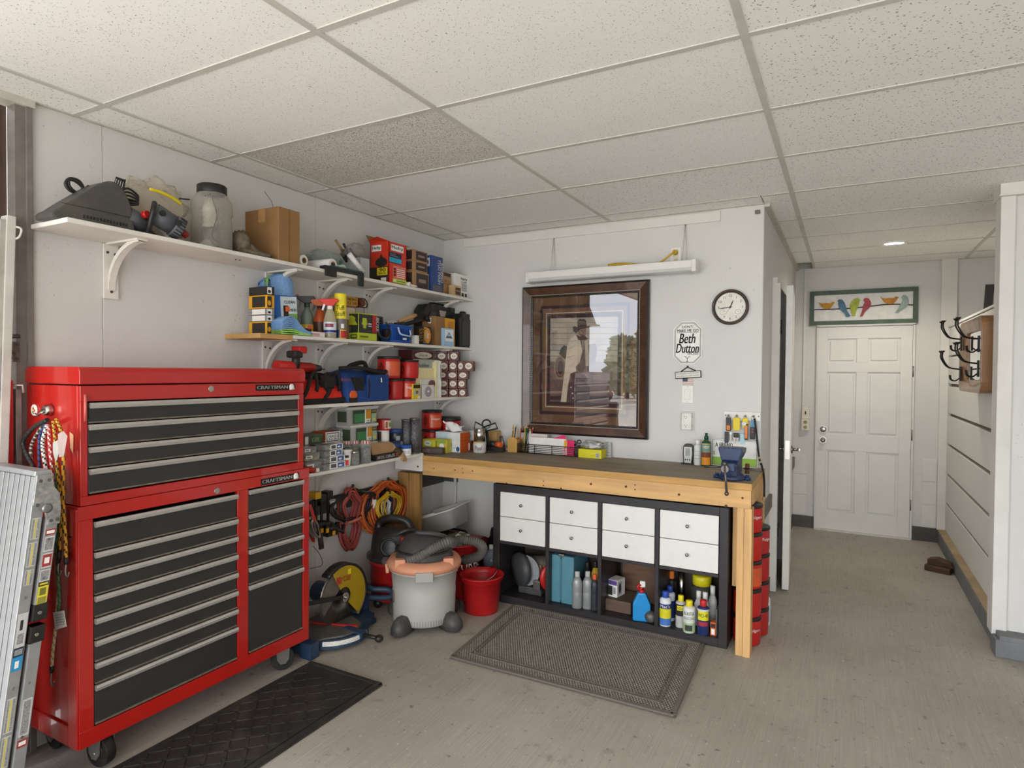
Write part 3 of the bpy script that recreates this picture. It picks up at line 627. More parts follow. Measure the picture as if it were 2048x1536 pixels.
def blob(m, c, r, seed=0, amp=.25, fs=2.2, mm=0, seg=22, rings=14, T=None, flat=None):
    """lumpy ball of radii r: crumpled cloth, film or rag"""
    rows = []
    for i in range(rings + 1):
        row = []
        for j in range(seg):
            t = PI * i / rings; a = 2 * PI * j / seg; d = V3((math.sin(t) * math.cos(a), math.sin(t) * math.sin(a), -math.cos(t)))
            k = 1 + amp * mnoise.noise(d * fs + V3((seed * 7.3, seed, 0))) + amp * .5 * mnoise.noise(d * fs * 3 + V3((seed, 3, seed)))
            p = V3((d.x * r[0] * k, d.y * r[1] * k, d.z * r[2] * k))
            if flat is not None and p.z < flat: p.z = flat
            if T: p = T @ p
            row.append(V3(c) + p)
        rows.append(row)
    return m.grid(rows, mm, closed=True)
def on_shelf(u, x, z): p = at(u, 600, x=x); return (x, p.y, z)
def bottle(name, label, cat, loc, prof, mat, cap=None, capmat=None, deco=(), group=None, rz=None, seg=20, sq=1.0):
    """turned bottle: prof rings, cap rings, deco bands [(r, z0, z1, mat, a0, a1)]"""
    t = thing(name, label, cat, loc, face(loc) if rz is None else rz, group)
    S_ = Matrix.Diagonal((1, sq, 1, 1))
    MB().lathe(prof, seg=seg, T=S_).b('body', mat, t)
    if cap: MB().lathe(cap, seg=seg, T=S_).b('cap', capmat, t)
    if deco:
        m = MB(); ms = []
        for i, (r, z0, z1, mm, a0, a1) in enumerate(deco):
            if mm not in ms: ms.append(mm)
            if r == 'T':
                pass
            else: m.lathe([(r + .0006 + .0002 * i, z0), (r + .0006 + .0002 * i, z1)], seg=14, m=ms.index(mm), T=S_, a0=math.radians(a0 - 90), a1=math.radians(a1 - 90))
        m.b('printed_label', ms, t)
    return t
def wrap_text(parent, word, r, z0, z1, a0, a1, mat, name='lettering', shear=0):
    """word bent round a cylinder of radius r between angles a0..a1 (0 = front)"""
    vs_, fs, _ = text_shape(word, shear); m = MB()
    m.add([((r + .0016) * math.sin(math.radians(a0 + (a1 - a0) * a)), -(r + .0016) * math.cos(math.radians(a0 + (a1 - a0) * a)), z0 + (z1 - z0) * b) for a, b in vs_], fs)
    return m.b(name, mat, parent)
def coffee_can(label, loc, h=.155, r=.072, col=REDP, group=None, spin=0.0, lab=None, word='Folgers'):
    """red plastic coffee canister with moulded grip and black lid"""
    t = thing('coffee_can', label, 'coffee can', loc, face(loc) + spin, group)
    MB().lathe([(r * .93, 0), (r * .97, .006), (r * .97, .02), (r, .028), (r, h * .80), (r * .97, h * .84), (r * .97, h * .90)], seg=28).b('can_body', col, t)
    MB().lathe([(r * 1.02, h * .88), (r * 1.03, h * .90), (r * 1.03, h * .985), (r * .97, h), (r * .5, h * .995), (1e-4, h * .995)], seg=28).b('lid', C('#1f1e1d', .45, var=.1, dirt=.2, dirtcol='#5a544a'), t)
    n = 16; rows = []
    for kk in (1.0, .8, .3):
        rows.append([((r + .0012 - .004 * (1 - kk)) * math.sin(math.radians(-40) + .016 / r * kk * math.cos(2*PI*i/n)), -(r + .0012 - .004 * (1 - kk)) * math.cos(math.radians(-40) + .016 / r * kk * math.cos(2*PI*i/n)), h * .46 + h * .27 * kk * math.sin(2 * PI * i / n)) for i in range(n)])
    g = MB().grid(rows, closed=True); g.f.append([2 * n + i for i in range(n)]); g.m.append(0); g.sm.append(False)
    g.v = [V3((p.x * 1.02, p.y * 1.02, p.z)) for p in g.v]
    g.b('grip', C('#6d1210', .5), t)
    if lab is not None:
        MB().lathe([(r + .0008, h * .12), (r + .0008, h * .76)], seg=12, a0=math.radians(-105), a1=math.radians(-20)).b('printed_label', lab, t)
    if word: wrap_text(t, word, r + .0005, h * .48, h * .62, -2, 52, WHT)
    return t
# ---------------------------------------------------------------- top shelf, left to right
x = -2.70
t = thing('corded_floor_tool', 'dark grey wedge shaped power tool housing at the left end of the top shelf', 'power tool', (-2.72, 1.4, Z1))
x = -2.69
px_ = [(86, 440), (85, 428), (90, 423)] + [(p.x, p.y) for p in spline([(100, 419, 0), (122, 405, 0), (146, 391, 0), (170, 377, 0), (188, 369, 0), (201, 366, 0), (214, 369, 0), (226, 379, 0), (237, 397, 0), (246, 422, 0), (251, 452, 0)], 3)] + [(252, 470)]
poly = [(at(u, v, x=x).y, max(Z1 + .001, at(u, v, x=x).z)) for u, v in px_]; poly[0] = (poly[0][0], Z1 + .001); poly[-1] = (poly[-1][0], Z1 + .001)
MB().prism(poly, lambda p, q, t_: (t_, p, q), -2.75, -2.625).w('housing', C('#4a4844', .55, var=.12, ns=14, bump=.2, bs=200, dirt=.35, dirtcol='#7b7263'), t, bev=.008, seg=2)
m = MB(); yb = poly[0][0]; ye = poly[-1][0]
m.box(-2.6245, -2.623, yb + .03, ye - .012, Z1 + .062, Z1 + .064)
m.w('seam', C('#2b2a28', .6), t)
for i in range(14): MB().box(-2.625, -2.6225, ye - .20 + i * .0125, ye - .194 + i * .0125, Z1 + .022, Z1 + .034).w('vent_slot', BLACKP, t)
def px3(pts, x): return [at(u, v, x=x) for u, v in pts]
m = MB().tube(spline(px3([(170, 381), (158, 362), (140, 357), (131, 368), (140, 381), (156, 385), (165, 376), (150, 362), (138, 360), (140, 374), (158, 386), (178, 372)], -2.73)), .006, 6)
m.w('power_cord', BLACKP, t)
t = thing('corded_sander', 'small dark power tool with a red knob behind the grey wedge housing', 'power tool', at(262, 450, x=-2.66) * 1.0)
t.location = V3((-2.66, at(265, 450, x=-2.66).y, Z1)); _MW[t.name] = Matrix.Translation(t.location)
a, b_ = at(252, 425, x=-2.66), at(286, 440, x=-2.66)
MB().cyl((-2.66, a.y, Z1 + .075), (-2.66, b_.y + .02, Z1 + .05), .042, .034, seg=18).cyl((-2.68, b_.y, Z1 + .045), (-2.66, b_.y + .03, Z1 + .002), .028, seg=14).w('motor_body', DKGREY, t)
MB().cyl((-2.62, a.y + .05, Z1 + .085), (-2.60, a.y + .055, Z1 + .087), .016, seg=14).w('red_knob', REDP, t)
m = MB()
for k in range(5):
    m.tube(spline(px3([(238 + k, 385 + k * 4), (256, 377 + k * 7), (276, 392 + k * 4), (270, 402 + k * 2), (250, 398 + k * 3), (240, 392 + k * 3)], -2.68 + k * .008), 6, True), .0045, 6, closed=True)
m.w('power_cord', BLACKP, t)
MB().add([at(232, 353, x=-2.69), at(252, 360, x=-2.69), at(246, 392, x=-2.69), at(226, 372, x=-2.69)], [(0, 1, 2, 3)]).w('warning_tag', C('#2c2a28', .5), t, solid=.001)
m = MB()
for k in range(4): m.tube([at(233 + k * 4.5, 358 + k * 2.0, x=-2.688), at(229 + k * 4.5, 372 + k * 3, x=-2.688)], .0012, 4)
m.w('tag_print', WPAPER, t)
t = thing('belt_sander', 'grey hand power tool with a black loop handle in front of the bag', 'power tool', (-2.62, 1.70, Z1))
a = V3((-2.625, at(306, 425, x=-2.625).y, Z1 + .105)); b_ = V3((-2.60, at(362, 465, x=-2.60).y, Z1 + .05))
dv = (b_ - a)
MB().cyl(a, a + dv * .72, .046, .044, seg=18).w('motor_body', C('#50535a', .45, var=.15, ns=30, dirt=.35, dirtcol='#8a8274'), t)
MB().cyl(a + dv * .70, b_, .049, .046, seg=20).w('end_cap', C('#5d6068', .45, dirt=.3, dirtcol='#8a8274'), t, bev=.003)
m = MB()
for i in range(10):
    q = math.radians(-60 + i * 18); o = dv.normalized().cross(V3((0, 0, 1))).normalized()
    rr = Matrix.Rotation(q, 3, dv.normalized()) @ o
    MB().bar(a + dv * .76 + rr * .048, b_ + rr * .047, .005, .004).w('cap_rib', BLACKP, t)
for f, s_ in ((.1, .02), (.66, .022)):
    c = a + dv * f + V3((.043, 0, 0)); MB().cyl(c, c + V3((.01, 0, 0)), .013, seg=14).w('brush_cap', BLACKP, t)
MB().tube(spline([a + V3((.03, -.012, .035)), a + V3((.05, -.03, .0)), a + V3((.035, -.035, -.06)), a + V3((.01, -.03, -.098))]), .011, 8).w('loop_handle', BLACKP, t)
MB().cyl(b_, b_ + dv.normalized() * .03 + V3((0, 0, -.01)), .018, .014, seg=14).w('red_band', C('#7d1f1c', .4), t)
# clear bag with a white towel in it
cz = at(305, 425, x=-2.72)
t = thing('plastic_bag', 'crumpled clear plastic bag holding white cloth, with a yellow printed stripe', 'bag', (-2.72, cz.y, Z1))
m = blob(MB(), (-2.755, cz.y + .02, Z1 + .145), (.07, .15, .135), 3, .35, 2.4, seg=30, rings=18, flat=-.143); m.w('film', clear('#f4efe6', .03, .15), t)
blob(MB(), (-2.74, cz.y + .06, Z1 + .085), (.05, .085, .07), 5, .25, 3).w('white_cloth', C('#dedad6', .9, var=.05), t)
m = MB().tube(spline(px3([(300, 378), (325, 386), (345, 396), (362, 408)], -2.65), 4), .007, 6); m.w('yellow_stripe', YEL, t)
m = MB().tube(px3([(358, 397), (379, 399)], -2.67), .004, 4); m.w('black_strip', BLACKP, t)
# big clear jar
p = at(424, 440, x=-2.68); J = (-2.68, p.y, Z1); t = thing('plastic_jar', 'large clear plastic jar with a black lid holding a white funnel on the top shelf', 'jar', J, face(J))
rj = 38 * mpp((-2.68, p.y, 2.2)); hj = at(424, 372, x=-2.68).z - Z1
MB().lathe([(rj * .93, .001), (rj, .012), (rj, hj * .42), (rj * .92, hj * .5), (rj, hj * .58), (rj, hj * .74), (rj * .70, hj * .87), (rj * .68, hj * .9)], seg=28).b('jar_wall', clear('#dcd8d0', .16, .06), t)
MB().lathe([(rj * .72, hj * .87), (rj * .73, hj * .88), (rj * .73, hj * .985), (rj * .68, hj), (1e-4, hj)], seg=28).b('lid', BLACKP, t)
MB().lathe([(.02, hj * .8), (.035, hj * .6), (.03, hj * .45), (.055, hj * .05)], c=(-.01, -.01, 0), seg=16).b('white_funnel', C('#e6e3da', .5), t)
MB().tube(spline([(.0, -rj*.8, hj * .78), (.02, -rj*.86, hj * .5), (.0, -rj*.85, hj * .2), (.03, -rj * .8, .03)]), .003, 6).b('wire', BLACKP, t)
MB().lathe([(rj * .86, .004), (rj * .9, .02), (rj * .88, hj * .3), (rj * .5, hj * .42), (1e-4, hj * .4)], c=(.0, .02, 0), seg=20).b('loose_parts', C('#77736c', .6, .2, var=.5, ns=50), t)
# work gloves
CAMO = C('#6b6050', .9, var=.45, ns=22, dirt=.6, dirtcol='#38322a')
p = at(500, 480, x=-2.63); t = thing('work_gloves', 'crumpled brown camouflage work gloves beside the brown carton', 'gloves', (-2.63, p.y, Z1))
m = blob(MB(), (-2.66, at(480, 480, x=-2.66).y, Z1 + .055), (.06, .045, .07), 2, .3, 3); m.w('cuff', CAMO, t)
y0 = at(478, 480, x=-2.62).y
for k in range(4): MB().tube(spline([(-2.64, y0, Z1 + .07 - k * .012), (-2.615, y0 + .05 + k * .01, Z1 + .055 - k * .014), (-2.60, y0 + .10 + k * .022, Z1 + .018)]), .014, 8, rf=lambda i: .016 - i * .0005).w('finger', CAMO, t)
MB().tube(spline([(-2.61, y0, Z1 + .02), (-2.60, y0 + .08, Z1 + .014), (-2.59, y0 + .16, Z1 + .012)]), .013, 8).w('thumb', CAMO, t)
# brown carton
p0 = at(557, 412, x=-2.585); w = at(600, 412, x=-2.585).y - p0.y; h = p0.z - Z1
t = thing('cardboard_box', 'plain brown corrugated carton, tallest thing on the top shelf', 'box', (-2.585, p0.y, Z1))
MB().box(-.255, 0, 0, w, 0, h).b('carton_body', CARD, t, bev=.003, seg=1)
MB().box(-.15, -.10, -.0008, w * .9, h, h + .0008).box(-.15, -.10, -.0012, -.0002, h * .75, h + .0005).b('packing_tape', TAPE, t)
MB().box(-.0001, .0006, w * .48, w * .52, 0, h).b('flap_seam', C('#7d5527', .8), t)
MB().tube([(-.1, .06, h), (-.11, .05, h + .05), (-.14, .03, h + .10)], .0012, 4).b('thread', INK, t)
# rolls pointing out from the wall
def roll(label, u, v, r, mat, core, xe=-2.59):
    y = at(u, v, x=xe).y; z = Z1 + r + .001; t = thing('paper_roll', label, 'roll', (-2.71, y, Z1)); B = V3((xe, y, z))
    MB().cyl((-2.835, y - .02, z), B, r, seg=24).w('roll_body', mat, t)
    MB().cyl(B - V3((.001, 0, 0)), B + V3((.0012, 0, 0)), r * .42, seg=18).w('core_hole', C('#3a2c1e', .8), t)
    q = V3((1, 0, 0)).to_track_quat('Z', 'Y').to_matrix().to_4x4()
    MB().lathe([(r * .42, 0), (r * .42, .0016), (r * .58, .0016), (r * .58, 0)], B, 18, T=q).w('core_ring', core, t)
roll('white paper roll nearest the brown carton on the top shelf', 608, 515, .030, WPL, CARD2, -2.60)
roll('thicker white paper roll in the middle of the three rolls on the top shelf', 666, 522, .034, C('#e4e2de', .6, var=.02), CARD2, -2.575)
roll('pale green plastic roll beside the thicker white roll', 687, 522, .027, C('#b5d3bb', .5), C('#a9c9ae', .5), -2.60)
p = at(650, 500, x=-2.76); t = thing('plastic_sheet', 'folded clear plastic sheet behind the white paper rolls', 'plastic sheet', (-2.76, p.y, Z1))
blob(MB(), (-2.765, p.y, Z1 + .105), (.06, .12, .05), 9, .35, 2.5, flat=-.034).w('film', clear('#e6ece8', .1, .2), t)
# black and teal tray hooked over the edge
p0 = at(652, 540, x=-2.55); p1 = at(728, 560, x=-2.55); t = thing('tool_tray', 'black tray with a teal top hanging over the top shelf edge below the rolls', 'tray', (-2.57, (p0.y + p1.y) / 2, Z1))
MB().box(-2.60, -2.552, p0.y, p1.y, Z1 + .001, Z1 + .022).w('tray_body', BLACKP, t, bev=.004)
MB().box(-2.598, -2.556, p0.y + .05, p1.y - .006, Z1 + .022, Z1 + .028).w('teal_top', C('#2e5a66', .5), t)
MB().box(-2.563, -2.549, p0.y + .0, p0.y + .085, Z1 - .038, Z1 + .02).w('hook_plate', BLACKP, t, bev=.006)
MB().box(-2.563, -2.549, p1.y - .045, p1.y + .002, Z1 - .062, Z1 + .02).w('end_hook', BLACKP, t, bev=.006)
# brushes in a clear bin
p0 = at(668, 520, x=-2.60); p1 = at(738, 540, x=-2.60); yc = (at(715, 520, x=-2.64).y)
t = thing('clear_bin', 'clear plastic bin of paint brushes and rollers left of the red box', 'bin', (-2.66, yc, Z1))
m = MB(); y0 = at(722, 520, x=-2.585).y; y1 = at(741, 520, x=-2.585).y
m.box(-2.76, -2.590, y0, y0 + .003, Z1 + .001, Z1 + .12).box(-2.593, -2.590, y0, y1 - .005, Z1 + .001, Z1 + .12).box(-2.76, -2.757, y0, y1 - .005, Z1 + .001, Z1 + .12).box(-2.76, -2.59, y0, y1 - .005, Z1, Z1 + .004)
m.w('bin_wall', clear('#d9dcd8', .3, .1), t)
WOODB = C('#8d6d45', .6, var=.2)
def brush(label, u0, v0, u1, v1, x, hm, bm_):
    a = at(u0, v0, x=x); b_ = at(u1, v1, x=x); d = b_ - a
    q = thing('paint_brush', label, 'brush', (x, b_.y, max(b_.z, Z1)))
    MB().tube([a, a + d * .3, a + d * .55], .008, 8, rf=lambda i: (.008, .006, .010)[i]).w('handle', hm, q)
    MB().bar(a + d * .55, a + d * .72, .02, .045).w('ferrule', STEEL, q)
    MB().bar(a + d * .72, b_, .016, .048).w('bristles', bm_, q)
brush('wooden handled paint brush leaning up left of the red box', 671, 480, 697, 520, -2.70, WOODB, BLACKP)
brush('dark paint brush beside the wooden handled one on the top shelf', 687, 487, 705, 525, -2.69, BLACKP, C('#4a4036', .9))
brush('black brush with pale bristles standing in the clear bin', 700, 497, 722, 530, -2.67, BLACKP, C('#b8ac98', .9))
a = at(698, 518, x=-2.60); b_ = at(726, 541, x=-2.58); t = thing('paint_roller', 'small white foam paint roller leaning on the black tray', 'paint roller', (-2.59, b_.y, Z1)); a.z += .01; b_.z = Z1 + .032
MB().cyl(a + V3((0, 0, .02)), b_, .016, seg=14).w('foam_sleeve', C('#d9d6d0', .9), t)
blob(MB(), (-2.66, at(712, 500, x=-2.66).y, Z1 + .16), (.045, .075, .055), 4, .4, 3).w('bag_film', clear('#dcd7d4', .08, .15), thing('plastic_bag', 'small clear bag resting over the brushes against the red box', 'bag', (-2.66, at(712, 500, x=-2.66).y, Z1)))
# red bin-bag box with torn top
HR = C('#c8321b', .45, var=.05); p0 = at(778, 482, x=-2.60); w = at(813, 486, x=-2.60).y - p0.y; h = p0.z - Z1; dp = .155
t = thing('trash_bag_box', 'bright red trash bag box with torn open top flaps on the top shelf', 'box', (-2.60, p0.y + w / 2, Z1), RZL)
m = MB().box(-w/2, w/2, 0, .003, 0, h).box(-w/2, -w/2 + .003, 0, dp, 0, h).box(w/2 - .003, w/2, 0, dp, 0, h).box(-w/2, w/2, dp - .003, dp, 0, h).box(-w/2, w/2, 0, dp, 0, .003)
m.b('carton_body', HR, t)
MB().box(-w/2 + .006, w/2 - .006, .006, dp - .006, .01, h * .9).b('folded_bags', BLACKP, t)
for q in ([(w/2, .0, h), (w/2, dp, h), (w/2 + .075, dp * .9, h + .04), (w/2 + .06, .02, h + .005)], [(-w/2, dp, h), (w/2, dp, h), (w/2 - .02, dp + .03, h + .055), (-w/2 - .02, dp + .02, h + .05)]):
    MB().add(q, [(0, 1, 2, 3)]).b('flap', CARD, t, solid=.003)
for q in ([(-w/2, 0, h), (-w/2, dp, h), (-w/2 - .02, dp, h + .02), (-w/2 - .055, .05, h + .022)],):
    MB().add(q, [(0, 1, 2, 3)]).b('flap', HR, t, solid=.003)
CY = C('#2b9fc6', .5); DN = C('#1b2a44', .5); LG = C('#b6cf4a', .5)
prints(t, w, dp, h, [('F', .12, .80, .82, .95, WPAPER), ('F', .15, .825, .79, .925, INK, 'Hefty'), ('F', .02, .50, .70, .76, DN), ('F', .02, .52, .70, .63, CY), ('F', .06, .66, .5, .69, WPAPER, 'STRONG'), ('F', .06, .705, .38, .735, WPAPER, 'ULTRA'),
    ('F', .20, .15, .95, .46, C('#d9604a', .5)), ('F', .25, .40, .9, .435, WPAPER, 'PROTECTION')] + [('F', .42, .18 + .045 * i, .88, .2 + .045 * i, WPAPER) for i in range(5)] + [('F', .25, .2 + .07 * i, .36, .25 + .07 * i, BLACKP) for i in range(3)] + [('F', .18, .04, .97, .14, LG), ('F', .24, .06, .36, .12, WPAPER, 'OVAL'), ('F', .42, .08, .9, .10, GREENP),
    ('L', .10, .78, .62, .93, WPAPER), ('L', .13, .805, .58, .905, INK, 'Hefty'), ('L', .02, .06, .98, .40, C('#2b2522', .5)), ('L', .30, .40, .95, .62, BLACKP, 'OVAL'), ('L', .5, .58, .72, .72, BLACKP, 'TRI'), ('L', .40, .20, .96, .38, YEL), ('L', .52, .285, .86, .365, INK, '90'), ('L', .5, .22, .88, .268, INK, 'BAGS'), ('L', .62, .03, .9, .14, WPAPER)])
# cartons right of it
def lwbox(name, label, u0, u1, vt, z, x, d, mat, decals=(), cat='box', group=None, hmax=None):
    loc, w, h = onL(u0, u1, vt, z, x)
    if hmax: h = min(h, hmax)
    return carton(name, label, cat, loc, RZL, w, d, h, mat, decals, group), loc, w, h
DKL = C('#3a2f30', .6)
hz = [at(850, 583, x=-2.60).z]
dx_ = [('F', .2, .1, .95, .9, DKL), ('F', .35, .4, .8, .6, C('#8d7a66', .6)), ('L', .05, .1, .95, .9, DKL), ('L', .1, .2, .6, .55, WPAPER), ('R', .1, .2, .5, .6, DKL)]
zz = Z1
for i, (vt, lab) in enumerate(((543, 'brown carton with a dark label, bottom of the stack of three beside the red box'), (523, 'brown carton with a dark label, middle of the stack of three beside the red box'), (501, 'brown carton with a dark label, top of the stack of three beside the red box'))):
    zt_ = at(838, vt, x=-2.61).z; (_, y0, _), w, _h = onL(826, 858 - (0 if i == 0 else 3), vt, zz, -2.61)
    carton('small_carton', lab, 'box', (-2.61, y0, zz), RZL, w, .17, zt_ - zz - .001, CARD2, dx_, group='stack of three small cartons')
    zz = zt_
BLB = C('#27427f', .45, var=.05)
lwbox('blue_box', 'upright dark blue box with white print on the top shelf', 863, 886, 513, Z1, -2.60, .075, BLB, [('F', .55, .25, .3, .92, WPAPER, 'VERT', 'HEAVY DUTY'), ('F', .82, .3, .62, .85, WPAPER, 'VERT', 'COMPRESSOR'), ('L', .2, .7, .8, .93, WPAPER), ('L', .3, .75, .7, .88, BLB, 'OVAL'), ('F', .1, .04, .9, .2, C('#5d5a62'))])
zz = Z1
for vt, lab in ((567, 'small brown carton behind the blue box, lower of two'), (545, 'small brown carton with a dark top behind the blue box, upper of two')):
    (_, y0, _), w, _h = onL(887, 902, vt, zz, -2.63); zt_ = at(893, vt, x=-2.63).z
    carton('small_carton', lab, 'box', (-2.63, y0, zz), RZL, w, .12, zt_ - zz - .001, CARD2, [('F', .1, .1, .5, .3, CARD), ('F', .6, .1, .8, .3, CARD), ('F', .05, .65, .95, .95, DKL if vt == 545 else CARD2)]); zz = zt_
lwbox('white_box', 'white carton with black text panel near the right end of the top shelf', 909, 936, 549, Z1, -2.62, .12, WPAPER, [('F', .45, .78, .92, .88, INK, 'WeatherSeal'), ('F', .5, .66, .9, .74, INK, 'Caulk')] + [('F', .5, .6 - .055 * i, .9, .62 - .055 * i, INK) for i in range(6)] + [('F', .5, .08, .66, .22, INK), ('F', .74, .08, .9, .22, INK)])
lwbox('tea_box', 'little tan box with a dark front below the white carton on the top shelf', 906, 922, 571, Z1, -2.575, .04, C('#c1a277', .6), [('F', .3, .12, .95, .8, C('#4a3026', .6)), ('F', .4, .45, .85, .55, C('#a58d6c'))])
lwbox('brown_carton', 'narrow brown taped carton at the far right end of the top shelf', 938, 955, 545, Z1, -2.62, .18, CARD, [('F', .35, .0, .7, 1, TAPE), ('F', .38, .35, .68, .55, C('#cbb591', .25))])
p = at(822, 570, x=-2.585); t = thing('plastic_cups', 'small white plastic parts in front of the small cartons', 'plastic parts', (-2.585, p.y, Z1))
MB().cyl((-2.60, p.y - .03, Z1 + .016), (-2.575, p.y - .02, Z1 + .016), .015, seg=14).w('cup', WPL, t); MB().cyl((-2.59, p.y - .01, Z1 + .012), (-2.575, p.y + .05, Z1 + .010), .010, .006, seg=12).w('nozzle', WPL, t); MB().box(-2.585, -2.575, p.y - .01, p.y + .03, Z1, Z1 + .006).w('yellow_clip', YEL, t)
# ---------------------------------------------------------------- second shelf
def lwcan(label, u, v, z, x, h, r, prof, mat, cap=None, capmat=None, deco=(), name='spray_bottle', cat='bottle', group=None):
    p = at(u, v, x=x); return bottle(name, label, cat, (x, p.y, z), prof, mat, cap, capmat, deco, group)
def trigger(t, z, r, mat, mat2=None, sp=1):
    """spray trigger head turned sideways"""
    m = MB().cyl((0, 0, z - .012), (0, 0, z + .012), .016, seg=12).b('collar', mat2 or mat, t)
    hd = MB().prism([(-.022, .012), (.020, .012), (.060, .040), (.058, .050), (-.040, .054), (-.048, .04), (-.03, .03)], lambda p, q, t_: (p * sp, t_, z + q), -.013, .013).b('spray_head', mat, t, bev=.004)
    MB().prism([(.020, .028), (.032, .034), (.046, -.012), (.038, -.018)], lambda p, q, t_: (p * sp, t_, z + q), -.008, .008).b('trigger', mat2 or mat, t, bev=.002)
# column of small yellow and grey bulb packs
zz = Z2; YO = C('#d49a1a', .5); GR = C('#8d8a86', .5)
for i, (vt, mm, lab) in enumerate(((643, YO, 'lowest'), (630, GR, 'second from bottom'), (617, GR, 'third from bottom'), (590, YO, 'the tall yellow one'), (573, INK, 'topmost'))):
    zt_ = at(542, vt, x=-2.66).z; (_, y0, _), w, _h = onL(534, 549, vt, zz, -2.66)
    carton('bulb_pack', f'small bulb pack, {lab} in the column beside the cloth carton', 'box', (-2.66, y0, zz), RZL, w, .14, zt_ - zz - .001, mm, [('F', .03, .08, .62, .9, WPAPER if mm is not YO else INK), ('F', .1, .2, .5, .6, INK if mm is not YO else YO, 'OVAL'), ('L', .2, .1, .9, .9, WPAPER if mm is GR else INK)], group='column of bulb packs'); zz = zt_
# blue carton of microfibre cloths, tilted
p0 = at(548, 600, x=-2.70); p1 = at(598, 600, x=-2.70)
t = thing('cloth_carton', 'blue open carton of microfiber cloths with an orange price sticker', 'box', (-2.70, (p0.y + p1.y) / 2, Z2), rot=(0, math.radians(-4), RZL))
w = p1.y - p0.y; h = .27; TB = C('#1d63ad', .45)
m = MB().box(-w/2, w/2, 0, .002, 0, h * .82).box(-w/2, -w/2 + .002, 0, .12, 0, h).box(w/2 - .002, w/2, 0, .12, 0, h * .82).box(-w/2, w/2, .118, .12, 0, h).box(-w/2, w/2, 0, .12, 0, .002)
m.b('carton_body', TB, t)
prints(t, w, .12, h, [('F', .32, .12, .98, .80, C('#c7d3d8', .5)), ('F', .5, .16, .98, .45, C('#7fae4e', .5)), ('F', .42, .36, .62, .62, INK), ('F', .50, .50, .68, .60, C('#e2622b', .5)), ('F', .46, .66, .9, .72, INK, 'CLEAN'), ('F', .70, .50, .95, .56, GREENP, 'MICRO'), ('F', .66, .2, .92, .34, WPAPER, 'OVAL'), ('F', .40, .2, .6, .26, INK, '36')])
TOW = C('#7fa6d8', .95, var=.15, ns=120, bump=.8, bs=250); TOWG = C('#9fd06a', .95, var=.15, ns=120, bump=.8, bs=250)
for k in range(5):
    m = MB(); y_ = .015 + k * .022
    m.grid([[(-w/2 + .01 + (w - .02) * i / 6, y_ + .01 * math.sin(i + k) + dy, .03 + (h * .98 + .05 * math.sin(PI * (i + 1) / 8) - k * .004) * q) for i in range(7)] for q, dy in ((0, 0), (.5, 0), (.95, 0), (1, .012), (.9, .02), (0, .018))])
    m.b('folded_cloth', TOW if k not in (1,) else TOWG, t)
# stack of folded cloths in front
p = at(588, 660, x=-2.60); t = thing('cloth_stack', 'fanned stack of light blue and green folded cloths on the second shelf', 'cloths', (-2.62, p.y, Z2))
y0, y1 = at(558, 660, x=-2.60).y, at(621, 660, x=-2.60).y
for k in range(10):
    f = k / 9; rows = []
    for q, dz in ((0, 0), (1, 0), (1, .004), (0, .004)):
        rows.append([(-2.70 + .115 * q, y0 + (y1 - y0) * i / 12, Z2 + .004 + k * .0055 * (1 - i / 16) + (.055 * (f ** .8)) * math.exp(-((i - 4.2) / 3.4) ** 2) + dz) for i in range(13)])
    MB().grid(rows, closed=False).w('folded_cloth', TOWG if k < 3 else TOW, t, solid=.002)
# bottles
lwc = lwcan
GLS = C('#2c3a2c', .25, coat=.4); t = lwc('dark green spray bottle with a red nozzle and yellow oval label', 614, 640, Z2, -2.75, .2, .04, [(.034, 0), (.040, .008), (.040, .075), (.034, .095), (.036, .125), (.026, .15), (.016, .165), (.014, .185)], C('#6f7a6c', .25, coat=.4), deco=[(.040, .012, .078, C('#d7b92c', .4), -60, 60), (.0404, .03, .055, INK, -45, 35)])
trigger(t, .19, .04, BLACKP, GLS, -1)
MB().box(-.062, -.045, -.008, .008, .235, .25).b('red_nozzle', REDP, t)
MB().box(.004, .03, -.0425, -.0415, .05, .075).b('price_sticker', C('#e2622b', .5), t)
t = lwc('orange brown spray bottle standing behind the clear spray bottle', 640, 640, Z2, -2.70, .2, .04, [(.036, 0), (.038, .01), (.038, .10), (.024, .15), (.018, .17)], C('#a84a1c', .35, coat=.3), deco=[(.038, .02, .095, C('#4b2b1d', .4), -70, 70)])
trigger(t, .175, .04, C('#b34a1a', .4), BLACKP, -1)
t = lwc('clear spray bottle with a red and white trigger head', 660, 650, Z2, -2.605, .2, .037, [(.034, 0), (.036, .008), (.036, .10), (.022, .15), (.015, .165)], clear('#e7dfc0', .3, .06), deco=[(.0362, .028, .09, C('#cdd5dc', .4), -75, 75), (.0366, .03, .045, C('#27336d', .4), -75, 75), (.0366, .06, .08, C('#8b3a4a', .4), -45, 30)])
MB().lathe([(.033, .004), (.0345, .012), (.0345, .028), (1e-4, .03)], seg=18).b('liquid', C('#27305e', .3), t)
trigger(t, .172, .04, C('#c8281f', .35), WPL, -1)
p = at(681, 640, x=-2.60); t = lwc('tall bright yellow aerosol can on the second shelf', 681, 640, Z2, -2.60, .24, .033, [(.033, 0), (.034, .004), (.034, .215), (.028, .228), (.028, .232)], C('#e0cf2c', .35, coat=.3), [(.033, .200), (.0345, .202), (.0345, .255), (.031, .262), (1e-4, .262)], C('#e3d22e', .4), [(.034, .05, .115, C('#6f6a68', .4), -40, 70), (.0342, .004, .045, C('#b32a2a', .4), 0, 90), (.0342, .004, .05, C('#22305c', .4), -90, -5)], name='aerosol_can', cat='spray can')
